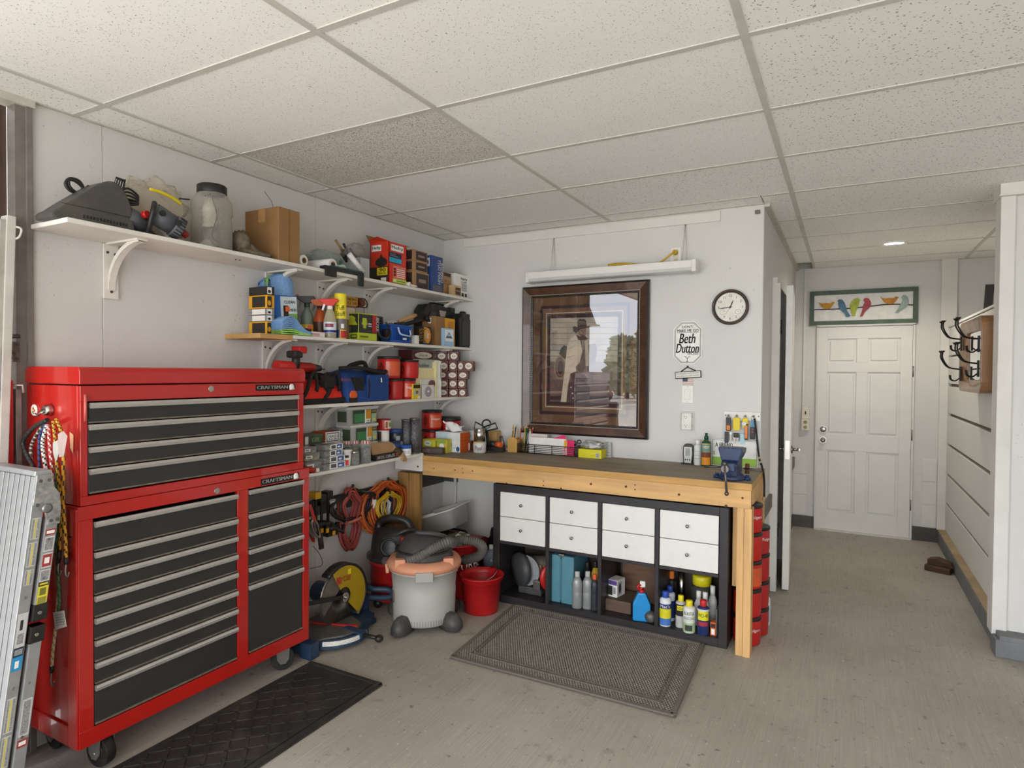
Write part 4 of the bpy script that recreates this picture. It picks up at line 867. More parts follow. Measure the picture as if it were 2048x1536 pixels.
wrap_text(t, 'Tuff', .034, .165, .192, -42, 40, INK); wrap_text(t, 'Stuff', .034, .130, .157, -45, 44, INK)
MB().lathe([(.0352, .06), (.0352, .085)], seg=10, a0=math.radians(-85), a1=math.radians(-55)).b('label_patch', WPAPER, t)
for k, (u, lab) in enumerate(((632, 'small flat white carton lying in front of the orange brown bottle'),)):
    (_, y0, _), w, _h = onL(623, 650, 657, Z2, -2.585); carton('flat_carton', lab, 'box', (-2.585, y0, Z2), RZL, w, .05, .028, C('#d9cfc9', .6), [('F', .1, .2, .6, .7, C('#b98f92', .5))])
# sanding belts
(_, y0, _), w, h_ = onL(690, 712, 612, Z2, -2.66); carton('sanding_belt_box', 'brown sanding belt box under the other belt box on the second shelf', 'box', (-2.66, y0, Z2), RZL, w, .12, h_ - .002, C('#8d6a52', .7), [('F', .05, .6, .9, .95, C('#c5b6a6', .6))])
zs_ = Z2 + h_; (_, y1, _), w, h = onL(690, 716, 593, zs_, -2.66)
t = carton('sanding_belt_box', 'tan box with upside down sanding belts lettering and belts rolled out of it', 'box', (-2.66, y1, zs_), RZL, w, .12, h, C('#b98a3c', .6), [('F', .92, .85, .12, .55, INK, 'SANDING'), ('F', .9, .45, .2, .18, INK, 'BELTS')])
for r in (.030, .026): MB().tube(spline([(w/2 - .01, .02, h - .02), (w/2 + .03, -.01, h - .002), (w/2 + .07, -.01, h * .6), (w/2 + .06, -.01, .002), (w/2 - .01, 0, .004)]), .004, 4).b('belt_edge', C('#5a3327', .8), t)
MB().grid([[(w/2 - .03, y_, h - .003), (w/2 + .02, y_, h - .001), (w/2 + .062, y_, h * .8), (w/2 + .07, y_, h * .4), (w/2 + .04, y_, .003), (w/2 - .02, y_, .002)] for y_ in (0, .09)]).b('sanding_belt', C('#6e3f2f', .9), t, solid=.003)
# green power tool box
GB = C('#a9b52a', .45, var=.05); c = at(717, 625, x=-2.585); w = at(754, 628, x=-2.585).y - c.y; h = c.z - Z2; dp = .115
t = carton('power_tool_box', 'lime green and black power tool box with a red vertical name strip', 'box', (-2.585, c.y + w/2, Z2), RZL, w, dp, h, GB, [
    ('F', .02, .27, .98, .96, C('#2e2f2b', .4)), ('L', .02, .27, .98, .96, C('#2e2f2b', .4)), ('L', .15, .55, .95, .92, GB, 'TRI'), ('L', .1, .66, .8, .9, GB, 'OVAL'), ('L', .08, .30, .5, .5, C('#5d5f55')), ('F', .12, .4, .5, .85, C('#4a4c46'), 'OVAL'), ('F', .2, .66, .42, .82, GB), ('F', .16, .55, .46, .68, GB, 'OVAL'), ('F', .24, .45, .38, .56, GB), ('F', .72, .30, .98, .96, C('#a12722', .4)), ('F', .93, .38, .76, .88, WPAPER, 'VERT', 'RYOBI'),
    ('F', .5, .60, .68, .64, WPAPER), ('F', .5, .52, .68, .55, WPAPER), ('L', .5, .06, .92, .2, INK), ('L', .55, .1, .88, .17, GB), ('F', .06, .1, .5, .16, C('#5f6a22'))])
# black cup, hoses, tape
t = lwc('black plastic cup standing behind the lime tool box', 752, 640, Z2, -2.73, .2, .05, [(.040, 0), (.042, .01), (.046, .14), (.046, .17), (.042, .17), (.04, .03), (1e-4, .03)], BLACKP, name='plastic_cup', cat='cup')
p = at(768, 660, x=-2.62); t = thing('black_hose_clamp', 'black looped strap and clamp between the lime box and the blue basket', 'clamp', (-2.62, p.y, Z2))
MB().tube(spline([at(755, 655, x=-2.6), at(760, 672, x=-2.59), at(775, 676, x=-2.59), at(781, 660, x=-2.6), at(772, 645, x=-2.61)]), .008, 8).w('strap', BLACKP, t)
q = at(775, 655, x=-2.61); MB().box(-2.645, -2.60, q.y - .02, q.y + .025, Z2 + .03, Z2 + .085).w('clamp_body', BLACKP, t, bev=.01)
p = at(783, 630, x=-2.74); t = thing('tape_roll', 'wide white tape roll leaning behind the blue basket', 'tape roll', (-2.745, p.y, Z2))
q = Euler((math.radians(62), 0, math.radians(35))).to_matrix().to_4x4(); zc = Z2 + .105
MB().lathe([(.030, -.026), (.054, -.026), (.054, .026), (.030, .026), (.030, -.026)], (-2.745, p.y, zc), 30, T=q).w('tape', C('#dcd9d2', .5), t)
MB().lathe([(.028, -.0262), (.0302, -.0262), (.0302, .0262), (.028, .0262), (.028, -.0262)], (-2.745, p.y, zc), 24, T=q).w('core', CARD2, t)
MB().box(-2.79, -2.70, p.y - .06, p.y + .05, Z2, Z2 + .052).w('box_below', INK, thing('black_case', 'small black case under the white tape roll', 'case', (-2.745, p.y, Z2)), bev=.004)
# blue basket
(_, y0, _), w, h = onL(783, 824, 650, Z2, -2.585); BB = C('#1c4fa0', .4, var=.05)
t = thing('plastic_basket', 'small blue plastic basket with a grey folded handle', 'basket', (-2.585, y0, Z2), RZL)
m = MB(); d = .10
fr = lambda k, z: [(-w/2 * k, d/2 - d/2 * k, z), (w/2 * k, d/2 - d/2 * k, z), (w/2 * k, d/2 + d/2 * k, z), (-w/2 * k, d/2 + d/2 * k, z)]
m.grid([fr(.88, 0), fr(.97, h * .9), fr(1.04, h * .9), fr(1.04, h), fr(.96, h), fr(.86, .006)], closed=True, smooth=False); m.add(fr(.87, .004), [(0, 1, 2, 3)])
m.b('basket_body', BB, t, bev=.002)
for i in range(7): MB().box(-w * .38 + i * w * .115, -w * .34 + i * w * .115, -.004, .004, .015, h * .8).b('slat', C('#163f86', .4), t)
MB().tube(spline([(-w * .22, -.006, h * .84), (-w * .20, -.02, h * .5), (0, -.028, h * .42), (w * .30, -.02, h * .42), (w * .36, -.006, h * .74)]), .006, 6).b('handle', C('#aebdd4', .4), t)
MB().box(0, w * .18, -.009, -.0075, .02, h * .28).b('price_label', WPAPER, t)
# black caulk gun like tool and brush handle
a = at(797, 643, x=-2.66); b_ = at(832, 630, x=-2.64); t = thing('wooden_brush', 'brush with a tan wooden handle lying across the blue basket', 'brush', (-2.65, (a.y + b_.y) / 2, a.z))
MB().tube([a, a.lerp(b_, .4), a.lerp(b_, .75), b_], .012, 8, rf=lambda i: (.010, .014, .016, .012)[i]).w('handle', C('#b08a58', .6, var=.15), t)
MB().bar(a + V3((0, -.03, -.02)), a + V3((0, .05, -.008)), .03, .02).w('bristles', BLACKP, t)
a = at(806, 650, x=-2.68); b_ = at(852, 637, x=-2.68); t = thing('caulking_gun', 'black tool with a pistol grip behind the contour gauge box', 'tool', (-2.68, (a.y + b_.y) / 2, Z2))
MB().cyl(a, b_, .014, seg=10).cyl(b_ + V3((0, -.02, .01)), b_ + V3((0, .045, -.01)), .022, seg=12).w('barrel', BLACKP, t)
MB().bar(a + V3((0, .03, 0)), V3((-2.68, a.y + .05, Z2 + .01)), .02, .03).w('grip', BLACKP, t)
# contour gauge, brown carton, clear pack
c = at(848, 652, x=-2.585); w = at(863, 655, x=-2.585).y - c.y; h = at(855, 653, x=-2.585).z - Z2
t = carton('contour_gauge_box', 'black and orange contour gauge box standing before the brown carton', 'box', (-2.585, c.y + w / 2, Z2), RZL, w, .075, h, C('#2a2523', .45), [('L', .94, .1, .52, .96, C('#c79a45', .5), 'VERT', 'CONTOUR'), ('L', .46, .18, .06, .88, C('#c79a45', .5), 'VERT', 'GAUGE'), ('F', .02, .08, .9, .92, C('#d98a2a', .45), 'OVAL'), ('F', .25, .35, .65, .75, WPAPER, 'fit', .3)])
(_, yb, _), wb_, hb = onL(826, 836, 668, Z2, -2.60); carton('white_pack', 'small white pack squeezed between the blue basket and the contour gauge', 'box', (-2.59, yb + .01, Z2), RZL, .035, .04, .06, WPAPER, [])
c = at(872, 632, x=-2.61); w = at(888, 632, x=-2.61).y - c.y
t = carton('brown_carton', 'open brown carton with a white barcode label on the second shelf', 'box', (-2.61, c.y + w / 2, Z2), RZL, w + .01, .12, c.z - Z2, CARD, [('L', .45, .76, .68, .94, WPAPER), ('L', .5, .8, .64, .9, INK), ('F', .3, .1, .7, .2, C('#8d6135'))])
lwbox('blade_pack', 'clear blister pack with blue and black print right of the brown carton', 888, 908, 657, Z2, -2.585, .03, C('#9cc0dc', .4), [('F', .08, .28, .92, .92, C('#dfe5ea', .4)), ('F', .15, .45, .85, .8, C('#3b4f6b', .4), 'TRI'), ('F', .3, .55, .7, .7, C('#9fb2c2', .4), 'OVAL')])
lwbox('yellow_level', 'yellow tool pack behind the blister pack, against the black case', 890, 910, 637, Z2, -2.625, .025, C('#d99a1f', .4), [('F', .3, .5, .9, .9, C('#b87b12', .4))])
def toolcase(label, u0, u1, vt, x, d):
    (loc, w, h) = onL(u0, u1, vt, Z2, x)
    t = thing('tool_case', label, 'case', loc, RZL)
    m = MB(); pl = [(-w/2, .0), (w/2, 0), (w/2, h * .85), (w/2 - w * .1, h), (-w/2 + w * .1, h), (-w/2, h * .85)]
    m.prism(pl, lambda p, q, t_: (p, t_, q), 0, d * .48).b('front_shell', BLACKP, t, bev=.006)
    m = MB().prism([(p * .99, q * .995) for p, q in pl], lambda p, q, t_: (p, t_, q), d * .52, d).b('rear_shell', BLACKP, t, bev=.006)
    MB().prism([(p * .78, h * .45 + (q - h * .5) * .78) for p, q in pl], lambda p, q, t_: (p, t_, q), -.006, .0).b('raised_panel', C('#2e2d2c', .35), t, bev=.004)
    for s_ in (-.28, .28): MB().box(s_ * w - .014, s_ * w + .014, -.008, d * .5, h * .90, h * .985).b('latch', C('#3a3836', .4), t, bev=.003)
    MB().tube(spline([(-w * .2, d * .5, h * .98), (-w * .18, d * .5, h * 1.05), (w * .18, d * .5, h * 1.05), (w * .2, d * .5, h * .98)]), .007, 6).b('handle', BLACKP, t)
    return t, w, h
(t, w, h) = toolcase('large black tool case with rounded corners behind the yellow pack', 848, 917, 612, -2.74, .095)
MB().prism([(-.03, 0), (.03, 0), (.045, .045), (-.045, .045)], lambda p, q, t_: (p, t_, h * .74 + q), -.009, -.006).b('emblem', C('#b4a99a', .4), t)
MB().box(w/2 - .03, w/2 - .005, -.009, -.006, h * .45, h * .6).b('white_label', WPAPER, t)
toolcase('narrow black tool case right of the large black case', 921, 949, 628, -2.60, .08)
lwbox('black_tool_box', 'thin black printed tool box at the right end of the second shelf', 951, 967, 633, Z2, -2.55, .045, C('#2c2a2a', .45), [('F', .08, .72, .5, .95, C('#b9ab52', .5)), ('F', .5, .2, .9, .62, C('#cfcac4', .5), 'TRI'), ('F', .3, .05, .95, .12, WPAPER), ('L', .85, .2, .15, .9, C('#8d8146', .5), 'VERT', 'SAW')])
# ---------------------------------------------------------------- third shelf
NYR = C('#d32a1c', .8, var=.08, ns=30, bump=.3, bs=300); NYB = C('#1f1d1d', .85, var=.15, ns=40, bump=.3, bs=300); NBL = C('#1d3f7c', .75, var=.10, ns=14, bump=.4, bs=160)
def at3(u, v, x): return at(u, v, x=x)
# red bag
y0, y1 = 2.34, at3(690, 790, -2.60).y; zt = at3(650, 742, -2.63).z
t = thing('red_tool_bag', 'red and black canvas tool bag with black straps on the third shelf', 'tool bag', (-2.69, (y0 + y1) / 2, Z3))
def bagskin(y0, y1, h0, h1, xa, xb, mid, n=14):
    rows = []
    for i in range(n + 1):
        f = i / n; y = y0 + (y1 - y0) * f; h = h0 + (h1 - h0) * f; e = min(1, 4 * min(f, 1 - f) + .15) ** .35
        h *= (.72 + .28 * e); xm = (xa + xb) / 2; hw = (xb - xa) / 2 * (.90 + .10 * e)
        rows.append([(xm - hw, y, Z3 + .002), (xm - hw * 1.02, y, Z3 + h * .35), (xm - hw * .9, y, Z3 + h * .7), (xm - hw * .35, y, Z3 + h * .97), (xm + hw * .2, y, Z3 + h), (xm + hw * mid, y + .004 * math.sin(i * 2.1), Z3 + h * .68), (xm + hw * 1.03, y - .004 * math.sin(i * 1.3), Z3 + h * .33), (xm + hw, y, Z3 + .002)])
    m = MB().grid(rows); k = len(rows[0])
    m.f.append(list(range(k))); m.m.append(0); m.sm.append(False); m.f.append([len(m.v) - k + q for q in range(k)]); m.m.append(0); m.sm.append(False)
    return m
hb = zt - Z3
bagskin(y0, y1, hb * .82, hb * .78, -2.83, -2.60, .8).w('bag_body', NYR, t, sub=1)
MB().box(-2.832, -2.595, y0 - .004, y1 + .004, Z3 + .001, Z3 + .035).w('base_trim', NYB, t, bev=.01)
MB().tube(spline([(-2.70, y0 + .02, Z3 + hb * .72), (-2.68, y0 + .12, Z3 + hb * .86), (-2.68, y1 - .12, Z3 + hb * .84), (-2.70, y1 - .02, Z3 + hb * .68)]), .02, 8).w('top_zip', NYB, t)
for q in (.30, .72):
    yy = y0 + (y1 - y0) * q
    MB().tube(spline([(-2.595, yy - .05, Z3 + .03), (-2.598, yy - .01, Z3 + hb * .4), (-2.625, yy + .04, Z3 + hb * .75), (-2.63, yy + .08, Z3 + hb * .95), (-2.62, yy + .09, Z3 + hb * .6), (-2.605, yy + .07, Z3 + hb * .4)]), .011, 6).w('strap', NYB, t)
blob(MB(), (-2.62, y0 + (y1 - y0) * .72, Z3 + hb * .66), (.035, .05, .055), 11, .4, 3).w('handle_wrap', NYB, t)
# cordless drill lying on it
zt2 = Z3 + hb * .92
a = V3((-2.66, 2.36, zt2 + .04)); b_ = at3(640, 733, -2.66); b_.z = zt2 + .03
t = thing('cordless_drill', 'red cordless drill lying on top of the red tool bag, chuck to the right', 'drill', (-2.66, (a.y + b_.y) / 2, zt2 - .01))
d = b_ - a
MB().cyl(a + V3((0, -.06, 0)), a + d * .72, .030, .028, seg=16).w('motor_body', C('#b5211c', .4, var=.05), t)
MB().cyl(a + d * .72, a + d * .80, .024, seg=16).w('collar', C('#8f1a17', .4), t)
MB().cyl(a + d * .80, b_, .024, .017, seg=16).w('chuck', BLACKP, t)
MB().cyl(b_, b_ + V3((0, .035, -.006)), .004, seg=6).w('drill_bit', STEEL, t)
hp = at3(592, 732, -2.65); MB().cyl((-2.65, hp.y, zt2 + .03), (-2.645, hp.y - .004, zt2 + .10), .022, seg=12).w('grip', BLACKP, t)
MB().box(-2.69, -2.62, hp.y - .035, hp.y + .025, zt2 + .085, zt2 + .125).w('battery', BLACKP, t, bev=.01)
MB().box(-2.69, -2.62, hp.y - .0, hp.y + .055, zt2 + .11, zt2 + .15).w('battery_clip', C('#b5211c', .4), t, bev=.01)
# blue bag
y0, y1 = at3(691, 780, -2.60).y, at3(780, 780, -2.565).y; zt = at3(700, 735, -2.62).z; hb = zt - Z3
t = thing('blue_tool_bag', 'dark blue canvas tool bag with black trim and a silver zip pull', 'tool bag', (-2.68, (y0 + y1) / 2, Z3))
bagskin(y0, y1, hb, hb * .93, -2.83, -2.585, .85).w('bag_body', NBL, t, sub=1)
xf = -2.575
MB().box(-2.60, xf, y1 - .19, y1 + .006, Z3 + .003, Z3 + hb * .80).w('front_pocket', NBL, t, bev=.02, seg=3)
MB().tube(spline([(xf - .004, y1 - .185, Z3 + .02), (xf + .003, y1 - .187, Z3 + hb * .45), (xf - .01, y1 - .18, Z3 + hb * .8)]), .005, 6).w('piping', NYB, t)
MB().box(-2.70, -2.586, y1 - .30, y1 - .215, Z3 + .004, Z3 + hb * .72).w('side_panel', NYB, t, bev=.01)
MB().tube(spline([(-2.66, y0 + .01, Z3 + hb * .97), (-2.62, y0 + .1, Z3 + hb * 1.0), (-2.60, (y0 + y1) / 2, Z3 + hb * .96), (-2.59, y1 - .04, Z3 + hb * .86), (-2.60, y1, Z3 + hb * .9)]), .013, 6).w('rim', NYB, t)
MB().tube(spline([(-2.70, y0 + .12, Z3 + hb * .98), (-2.70, (y0 + y1) / 2 - .02, Z3 + hb * 1.08), (-2.70, (y0 + y1) / 2 + .08, Z3 + hb * 1.16), (-2.69, y1 - .08, Z3 + hb * 1.0)]), .014, 6).w('handle', NYB, t)
MB().grid([[(-2.655, y1 - .15, Z3 + hb * .93), (-2.575, y1 - .08, Z3 + hb * .68), (-2.595, y1 - .005, Z3 + hb * .92)], [(-2.70, y1 - .13, Z3 + hb * .98), (-2.66, y1 - .07, Z3 + hb * .92), (-2.68, y1 - .0, Z3 + hb * .97)]]).w('open_mouth', C('#0d0d0e', .9), t)
MB().tube(spline([(xf + .002, y1 - .075, Z3 + hb * .72), (xf + .006, y1 - .077, Z3 + hb * .55)]), .006, 6).w('zip_pull', CHROME, t)
m = MB(); p = at3(684, 757, -2.583); put_text(m, 'BOSCH', (-2.5785, p.y - .01, Z3 + hb * .62), (0, .075, -.004), (0, .0, .018), 0); m.w('lettering', C('#a93a3a', .6), t)
p = at3(700, 790, -2.61); t = thing('tape_measure', 'orange and black tape measure between the red and blue tool bags', 'tape measure', (-2.60, p.y, Z3))
MB().box(-2.62, -2.575, p.y - .03, p.y + .03, Z3 + .001, Z3 + .03).w('rubber_base', NYB, t, bev=.006); MB().cyl((-2.618, p.y, Z3 + .045), (-2.578, p.y, Z3 + .045), .027, seg=18).w('case', ORNG, t)
# coffee cans
def lcan(u, vb, z, x, h, r, label, **k): p = at(u, vb, x=x); return coffee_can(label, (x, p.y, z), h, r, group=k.pop('group', 'coffee cans on the third shelf'), **k)
OR2 = C('#c9542c', .35, coat=.3)
hc = at(790, 757, x=-2.66).z - Z3
lcan(789, 780, Z3, -2.665, hc, .055, 'red coffee can without handle showing, left of the lower two beside the blue bag', word=None, lab=None)
lcan(814, 780, Z3, -2.65, hc, .058, 'red coffee can with white level marks, right of the lower two beside the blue bag', lab=OR2, word='Folgers')
lcan(778, 735, Z3 + hc + .001, -2.68, at(778, 713, x=-2.68).z - Z3 - hc, .075, 'wide red coffee can with an orange label, stacked above the blue bag', lab=OR2, word=None)
lcan(818, 740, Z3 + hc + .001, -2.65, at(818, 720, x=-2.65).z - Z3 - hc, .066, 'plain red coffee can stacked right of the wide one on the third shelf', word=None)
# books and manuals standing with their covers out
def book(label, u0, u1, vt, x, th, mat, dec=(), z=Z3, tilt=0): 
    loc, w, h = onL(u0, u1, vt, z, x); t = thing('book', label, 'book', loc, RZL, 'books and manuals on the third shelf')
    MB().box(-w/2, w/2, 0, th, 0, h).b('cover', mat, t, bev=.001, seg=1); MB().box(-w/2 + .002, w/2 + .0005, .0015, th - .0015, .002, h - .002).b('pages', C('#e0dccf', .8), t)
    if dec: prints(t, w, th, h, dec)
    return t
book('grey green birdhouse book standing behind the cream booklet', 829, 874, 719, -2.635, .012, C('#a4a89f', .5), [('F', .15, .80, .62, .90, C('#55605a', .5), 'Audubon'), ('F', .02, .66, .80, .76, C('#2a2d2a', .5), 'BIRDHOUSE'), ('F', .84, .4, .9, .97, WPAPER)])
book('pale cream ribbed booklet standing in front of the birdhouse book', 832, 873, 736, -2.62, .012, C('#ddd0a0', .6, var=.12, ns=30, stretch=(12, 1, .3)))
book('white catalogue with brown pictures below the cream booklet', 842, 871, 758, -2.605, .012, C('#cfcac2', .5), [('F', .5, .55, .98, .95, C('#6a4a40', .6), 'OVAL'), ('F', .1, .05, .9, .5, C('#bfb9b2', .5))])
book('white card with a grey lattice picture, frontmost of the manuals', 845, 868, 770, -2.59, .008, C('#d4d0ca', .5), [('F', .2, .1, .8, .9, C('#9a8f93', .5), 'OVAL'), ('F', .42, .45, .58, .6, WPAPER, 'OVAL')])
book('thin cream manual spine standing right of the birdhouse book', 872.5, 875.5, 724, -2.60, .17, C('#d8cf9c', .5)); book('white manual spine standing right of the cream spine', 876, 879, 721, -2.60, .17, C('#e0ddd6', .5)); book('thicker white manual spine next to the dark red ammunition style boxes', 879.5, 883, 722, -2.60, .18, C('#e4e1da', .5), [('F', .3, .5, .7, .9, C('#9a9a9a', .5))])
lwbox('yellow_tool_pack', 'yellow and black blister pack in front of the lower right coffee can', 826, 841, 768, Z3, -2.585, .02, C('#d4be20', .4), [('F', .05, .72, .95, .95, INK), ('F', .05, .28, .95, .62, C('#b5b7b2', .4)), ('F', .35, .35, .7, .55, C('#7d6a20', .4)), ('F', .6, .04, .95, .2, WPAPER)])
# dark red boxes with cream oval labels
MAR = C('#4a1d1a', .5, var=.06); PALE = C('#d8cfc0', .5); PINKL = C('#a3675c', .5)
def oval(): return [('F', .04, .06, .96, .94, PINKL), ('F', .07, .10, .93, .90, MAR), ('F', .13, .17, .87, .83, PALE, 'OVAL'), ('F', .3, .42, .7, .6, C('#6b5a50', .5), 'Duck', .3), ('R', .1, .2, .9, .8, C('#5a2522', .5))]
n_ = ['leftmost', 'second', 'third', 'rightmost']; rw = ['bottom', 'second', 'third', 'fourth', 'top']
rows_ = [(776, 792, (875, 897, 917, 933)), (758, 775, (877, 897, 915, 932)), (742, 758, (876, 894, 915.5, 936)), (722, 741, (878, 897, 914.5, 927, 947)), (703, 721, (872, 894, 898, 917))]
zz = Z3; RF = .42; PF = at(905, 740, y=3.90); NF = V3((math.sin(RF), -math.cos(RF), 0))
def fan(u):
    d = CR * ((u - 1024) / F_PX) + CD * (-.02) + CF; p = CAM + d * ((PF - CAM).dot(NF) / d.dot(NF)); return V3((p.x, p.y, 0))
for ri, (vt, vb, us) in enumerate(rows_):
    zt_ = at(905, vt, y=3.95).z
    for ci, (u0, u1) in enumerate(zip(us, us[1:])):
        back = (ri == 3 and ci == 2) or (ri == 4 and ci == 1)
        a, b_ = fan(u0 + .5), fan(u1 - .5); c = (a + b_) / 2
        if back: c += V3((-.01, .018, 0))
        carton('shell_box', f'dark red box with a cream oval label, {n_[ci]} in the {rw[ri]} row of the stack', 'box', (c.x, c.y, zz), RF, (b_ - a).length * (1.1 if back else 1), .10, zt_ - zz - .0015, MAR, oval(), group='stack of dark red boxes', bev=.0015)
    if ri < 4:
        for q in range(1): carton('shell_box', f'dark red box lying behind the books, {rw[ri]} of its stack', 'box', (-2.715, 3.56, zz), RZL, .26, .11, zt_ - zz - .0015, MAR, (), group='stack of dark red boxes', bev=.0015)
    else:
        loc, w, h = onL(826, 871, 706, zz, -2.69)
        carton('shell_box', 'dark red box showing its long side with a wide cream oval, above the books', 'box', (-2.70, loc[1], zz), RZL, w, .12, zt_ - zz - .002, MAR, [('F', .04, .06, .96, .94, PINKL), ('F', .06, .10, .94, .90, MAR), ('F', .12, .17, .88, .83, PALE, 'OVAL'), ('F', .3, .4, .7, .62, C('#6b5a50', .5), 'Duck', .3)], group='stack of dark red boxes', bev=.0015)
    zz = zt_
# ---------------------------------------------------------------- lowest wall shelf: screws, jars, tubs
CLR = clear('#e8ebe8', .08, .1); SCR = C('#85827c', .4, .5, var=.85, ns=75, bump=1, bs=200); SCRB = C('#96824f', .4, .5, var=.85, ns=75, bump=1, bs=200); BLUL = C('#3d5f9a', .5)
def screwbox(label, u0, u1, vt, z, x, d, fill=SCR, lab=True, rz=RZL, hmax=None, group='clear boxes of screws'):
    """clear hinged box full of screws with a printed white sleeve"""
    loc, w, h = onL(u0, u1, vt, z, x)
    if hmax: h = min(h, hmax)
    t = thing('screw_box', label, 'screw box', loc, rz, group)
    MB().box(-w/2, w/2, 0, d, 0, h).b('box_shell', CLR, t, bev=.003, seg=1)
    MB().box(-w/2 + .003, w/2 - .003, .003, d - .003, .002, h * .8).b('screws', fill, t)
    if lab: prints(t, w, d, h, [('F', .28, .04, .99, .96, WPAPER), ('F', .34, .2, .58, .8, C('#4f5358', .5)), ('F', .64, .12, .94, .88, BLUL), ('F', .68, .3, .84, .6, WPAPER, 'OVAL'), ('T', .3, .05, .98, .95, WPAPER), ('T', .4, .2, .7, .8, C('#6c6f75', .5))])
    else: prints(t, w, d, h, [('F', .1, .3, .5, .7, WPAPER), ('F', .15, .4, .4, .6, C('#77736c', .5))])
    return t, h, loc
zz = Z4
for i, (vt, u0, u1, lab) in enumerate(((925, 646, 691, 'bottom'), (912, 647, 690, 'second'), (899.5, 649, 685, 'third'), (888, 650, 686, 'top'))):
    zt_ = at(668, vt, x=-2.60).z
    screwbox(f'clear screw box with a white and blue sleeve, {lab} of the front stack of four', u0, u1, vt, zz, -2.60 - .004 * (i % 2), .085, hmax=zt_ - zz - .001); zz = zt_
zz = Z4
for i, (vt, u0, u1, lab, f) in enumerate(((921, 611, 645, 'bottom', SCR), (906, 609, 640, 'middle', SCRB), (893, 607, 634, 'top', SCR))):
    zt_ = at(625, vt, x=-2.62).z
    screwbox(f'clear screw box without sleeve, {lab} of the stack next to the red chest', u0, u1, vt, zz, -2.62, .09, f, False, hmax=zt_ - zz - .001); zz = zt_
ztop3 = zz
loc, w, h = onL(627, 648, 888, ztop3 - .012, -2.70)
zz = Z4
for i, (vt, lab, mm) in enumerate(((930, 'lowest', C('#b9b4aa', .6)), (912, 'middle', WPAPER), (888, 'upper', C('#6d1f1c', .5)))):
    zt_ = at(640, vt, x=-2.725).z
    loc, w, h = onL(626, 652, vt, zz, -2.725)
    carton('fastener_box', f'small fastener carton, {lab} of the pile under the green drill box', 'box', loc, RZL, w, .09, zt_ - zz - .001, mm, [('F', .05, .1, .95, .55, WPAPER), ('F', .2, .2, .8, .4, INK)], group='pile of fastener cartons'); zz = zt_
loc, w, h = onL(609, 646, 869, zz, -2.725)
carton('drill_bit_box', 'grey and green printed box on the pile behind the screw boxes', 'box', loc, RZL, w, .09, h, C('#57554f', .5), [('F', .3, .1, .95, .9, C('#3f5c3a', .5)), ('F', .4, .25, .8, .7, C('#a8b59a', .5), 'GRK'), ('F', .02, .1, .2, .85, WPAPER)])
zz = Z4
for i, (vt, u0, u1, lab, mm) in enumerate(((915, 655, 690, 'lowest of', C('#a9a6a0', .5)), (899, 656, 690, 'second in', WPAPER), (884, 655, 690, 'third in', C('#cfcac2', .5)))):
    zt_ = at(670, vt, x=-2.72).z; loc, w, h = onL(u0, u1, vt, zz, -2.72)
    carton('nail_box', f'pale nail box, {lab} the pile under the orange box', 'box', loc, RZL, w, .10, zt_ - zz - .001, mm, [('F', .1, .2, .9, .8, C('#8d8a86', .5)), ('F', .2, .4, .7, .6, WPAPER)], group='pile of nail boxes'); zz = zt_
loc, w, h = onL(651, 680, 863, zz, -2.715)
carton('nail_box', 'orange box with a white bordered label on the nail box pile', 'box', loc, RZL, w, .11, h, C('#b5502b', .6), [('F', 0, .02, 1, .98, WPAPER), ('F', .06, .1, .94, .9, C('#6d7178', .5)), ('F', .12, .2, .88, .8, WPAPER), ('F', .2, .45, .85, .7, C('#50545c', .5), 'NAILS'), ('F', .2, .25, .8, .4, INK, '3d-8d')])
zz = Z4
for i, (vt, lab, mm) in enumerate(((905, 'bottom', C('#8d8a84', .5)), (887, 'middle', C('#a9432b', .5)), (873, 'third', WPAPER))):
    zt_ = at(693, vt, x=-2.74).z; loc, w, h = onL(683, 704, vt, zz, -2.74)
    carton('staple_box', f'flat fastener pack, {lab} of the pile right of the orange box', 'box', loc, RZL, w, .09, zt_ - zz - .001, mm, [('F', .1, .15, .9, .85, C('#cfc6bd', .5)), ('F', .25, .3, .7, .6, INK)], group='pile of flat fastener packs'); zz = zt_
loc, w, h = onL(680, 701, 856, zz, -2.74)
carton('clear_pack', 'clear and silver pack with a lime end, topmost beside the green tubs', 'box', loc, RZL, w, .09, h, C('#a7aaa8', .3, .4, var=.5, ns=90), [('F', .1, .1, .4, .6, WPAPER), ('F', .82, 0, 1, 1, C('#8db53a', .5))])
# glass jars of hardware with red chequered lids
def jar(label, u, vb, vt, wpx, x, lidm, fill=SCR):
    p = at(u, vb, x=x); L = (x, p.y, Z4); r = wpx / 2 * mpp((x, p.y, 1.0)) ; h = at(u, vt, x=x).z - Z4
    t = thing('glass_jar', label, 'jar', L, face(L), 'hardware jars on the lowest shelf')
    MB().lathe([(r * .9, 0), (r, .006), (r, h * .74), (r * .82, h * .84), (r * .82, h * .88)], seg=20).b('glass', CLR, t)
    MB().lathe([(r * .88, .004), (r * .93, h * .66), (1e-4, h * .68)], seg=14).b('hardware', fill, t)
    m = MB(); n = 20; ring_ = [(r * .92, h * .86), (r * .94, h * .87), (r * .94, h * .985), (r * .88, h), (1e-4, h)]
    m.lathe(ring_, seg=n, m=0); m.m = [(i % 2) if lidm is None and i < n * 3 else 0 for i in range(len(m.m))]
    m.b('lid', [C('#d8cdc4', .5), C('#a8453d', .5)] if lidm is None else lidm, t)
    return t
jar('front glass jar of nails with a silver lid, in the middle of the lowest shelf', 709, 932, 902, 19, -2.605, CHROME)
jar('tall front glass jar of screws with a red chequered lid', 731, 925, 881, 21, -2.605, None)
jar('glass jar with a red chequered lid behind the silver lidded jar', 710, 905, 881, 18, -2.68, None, SCRB)
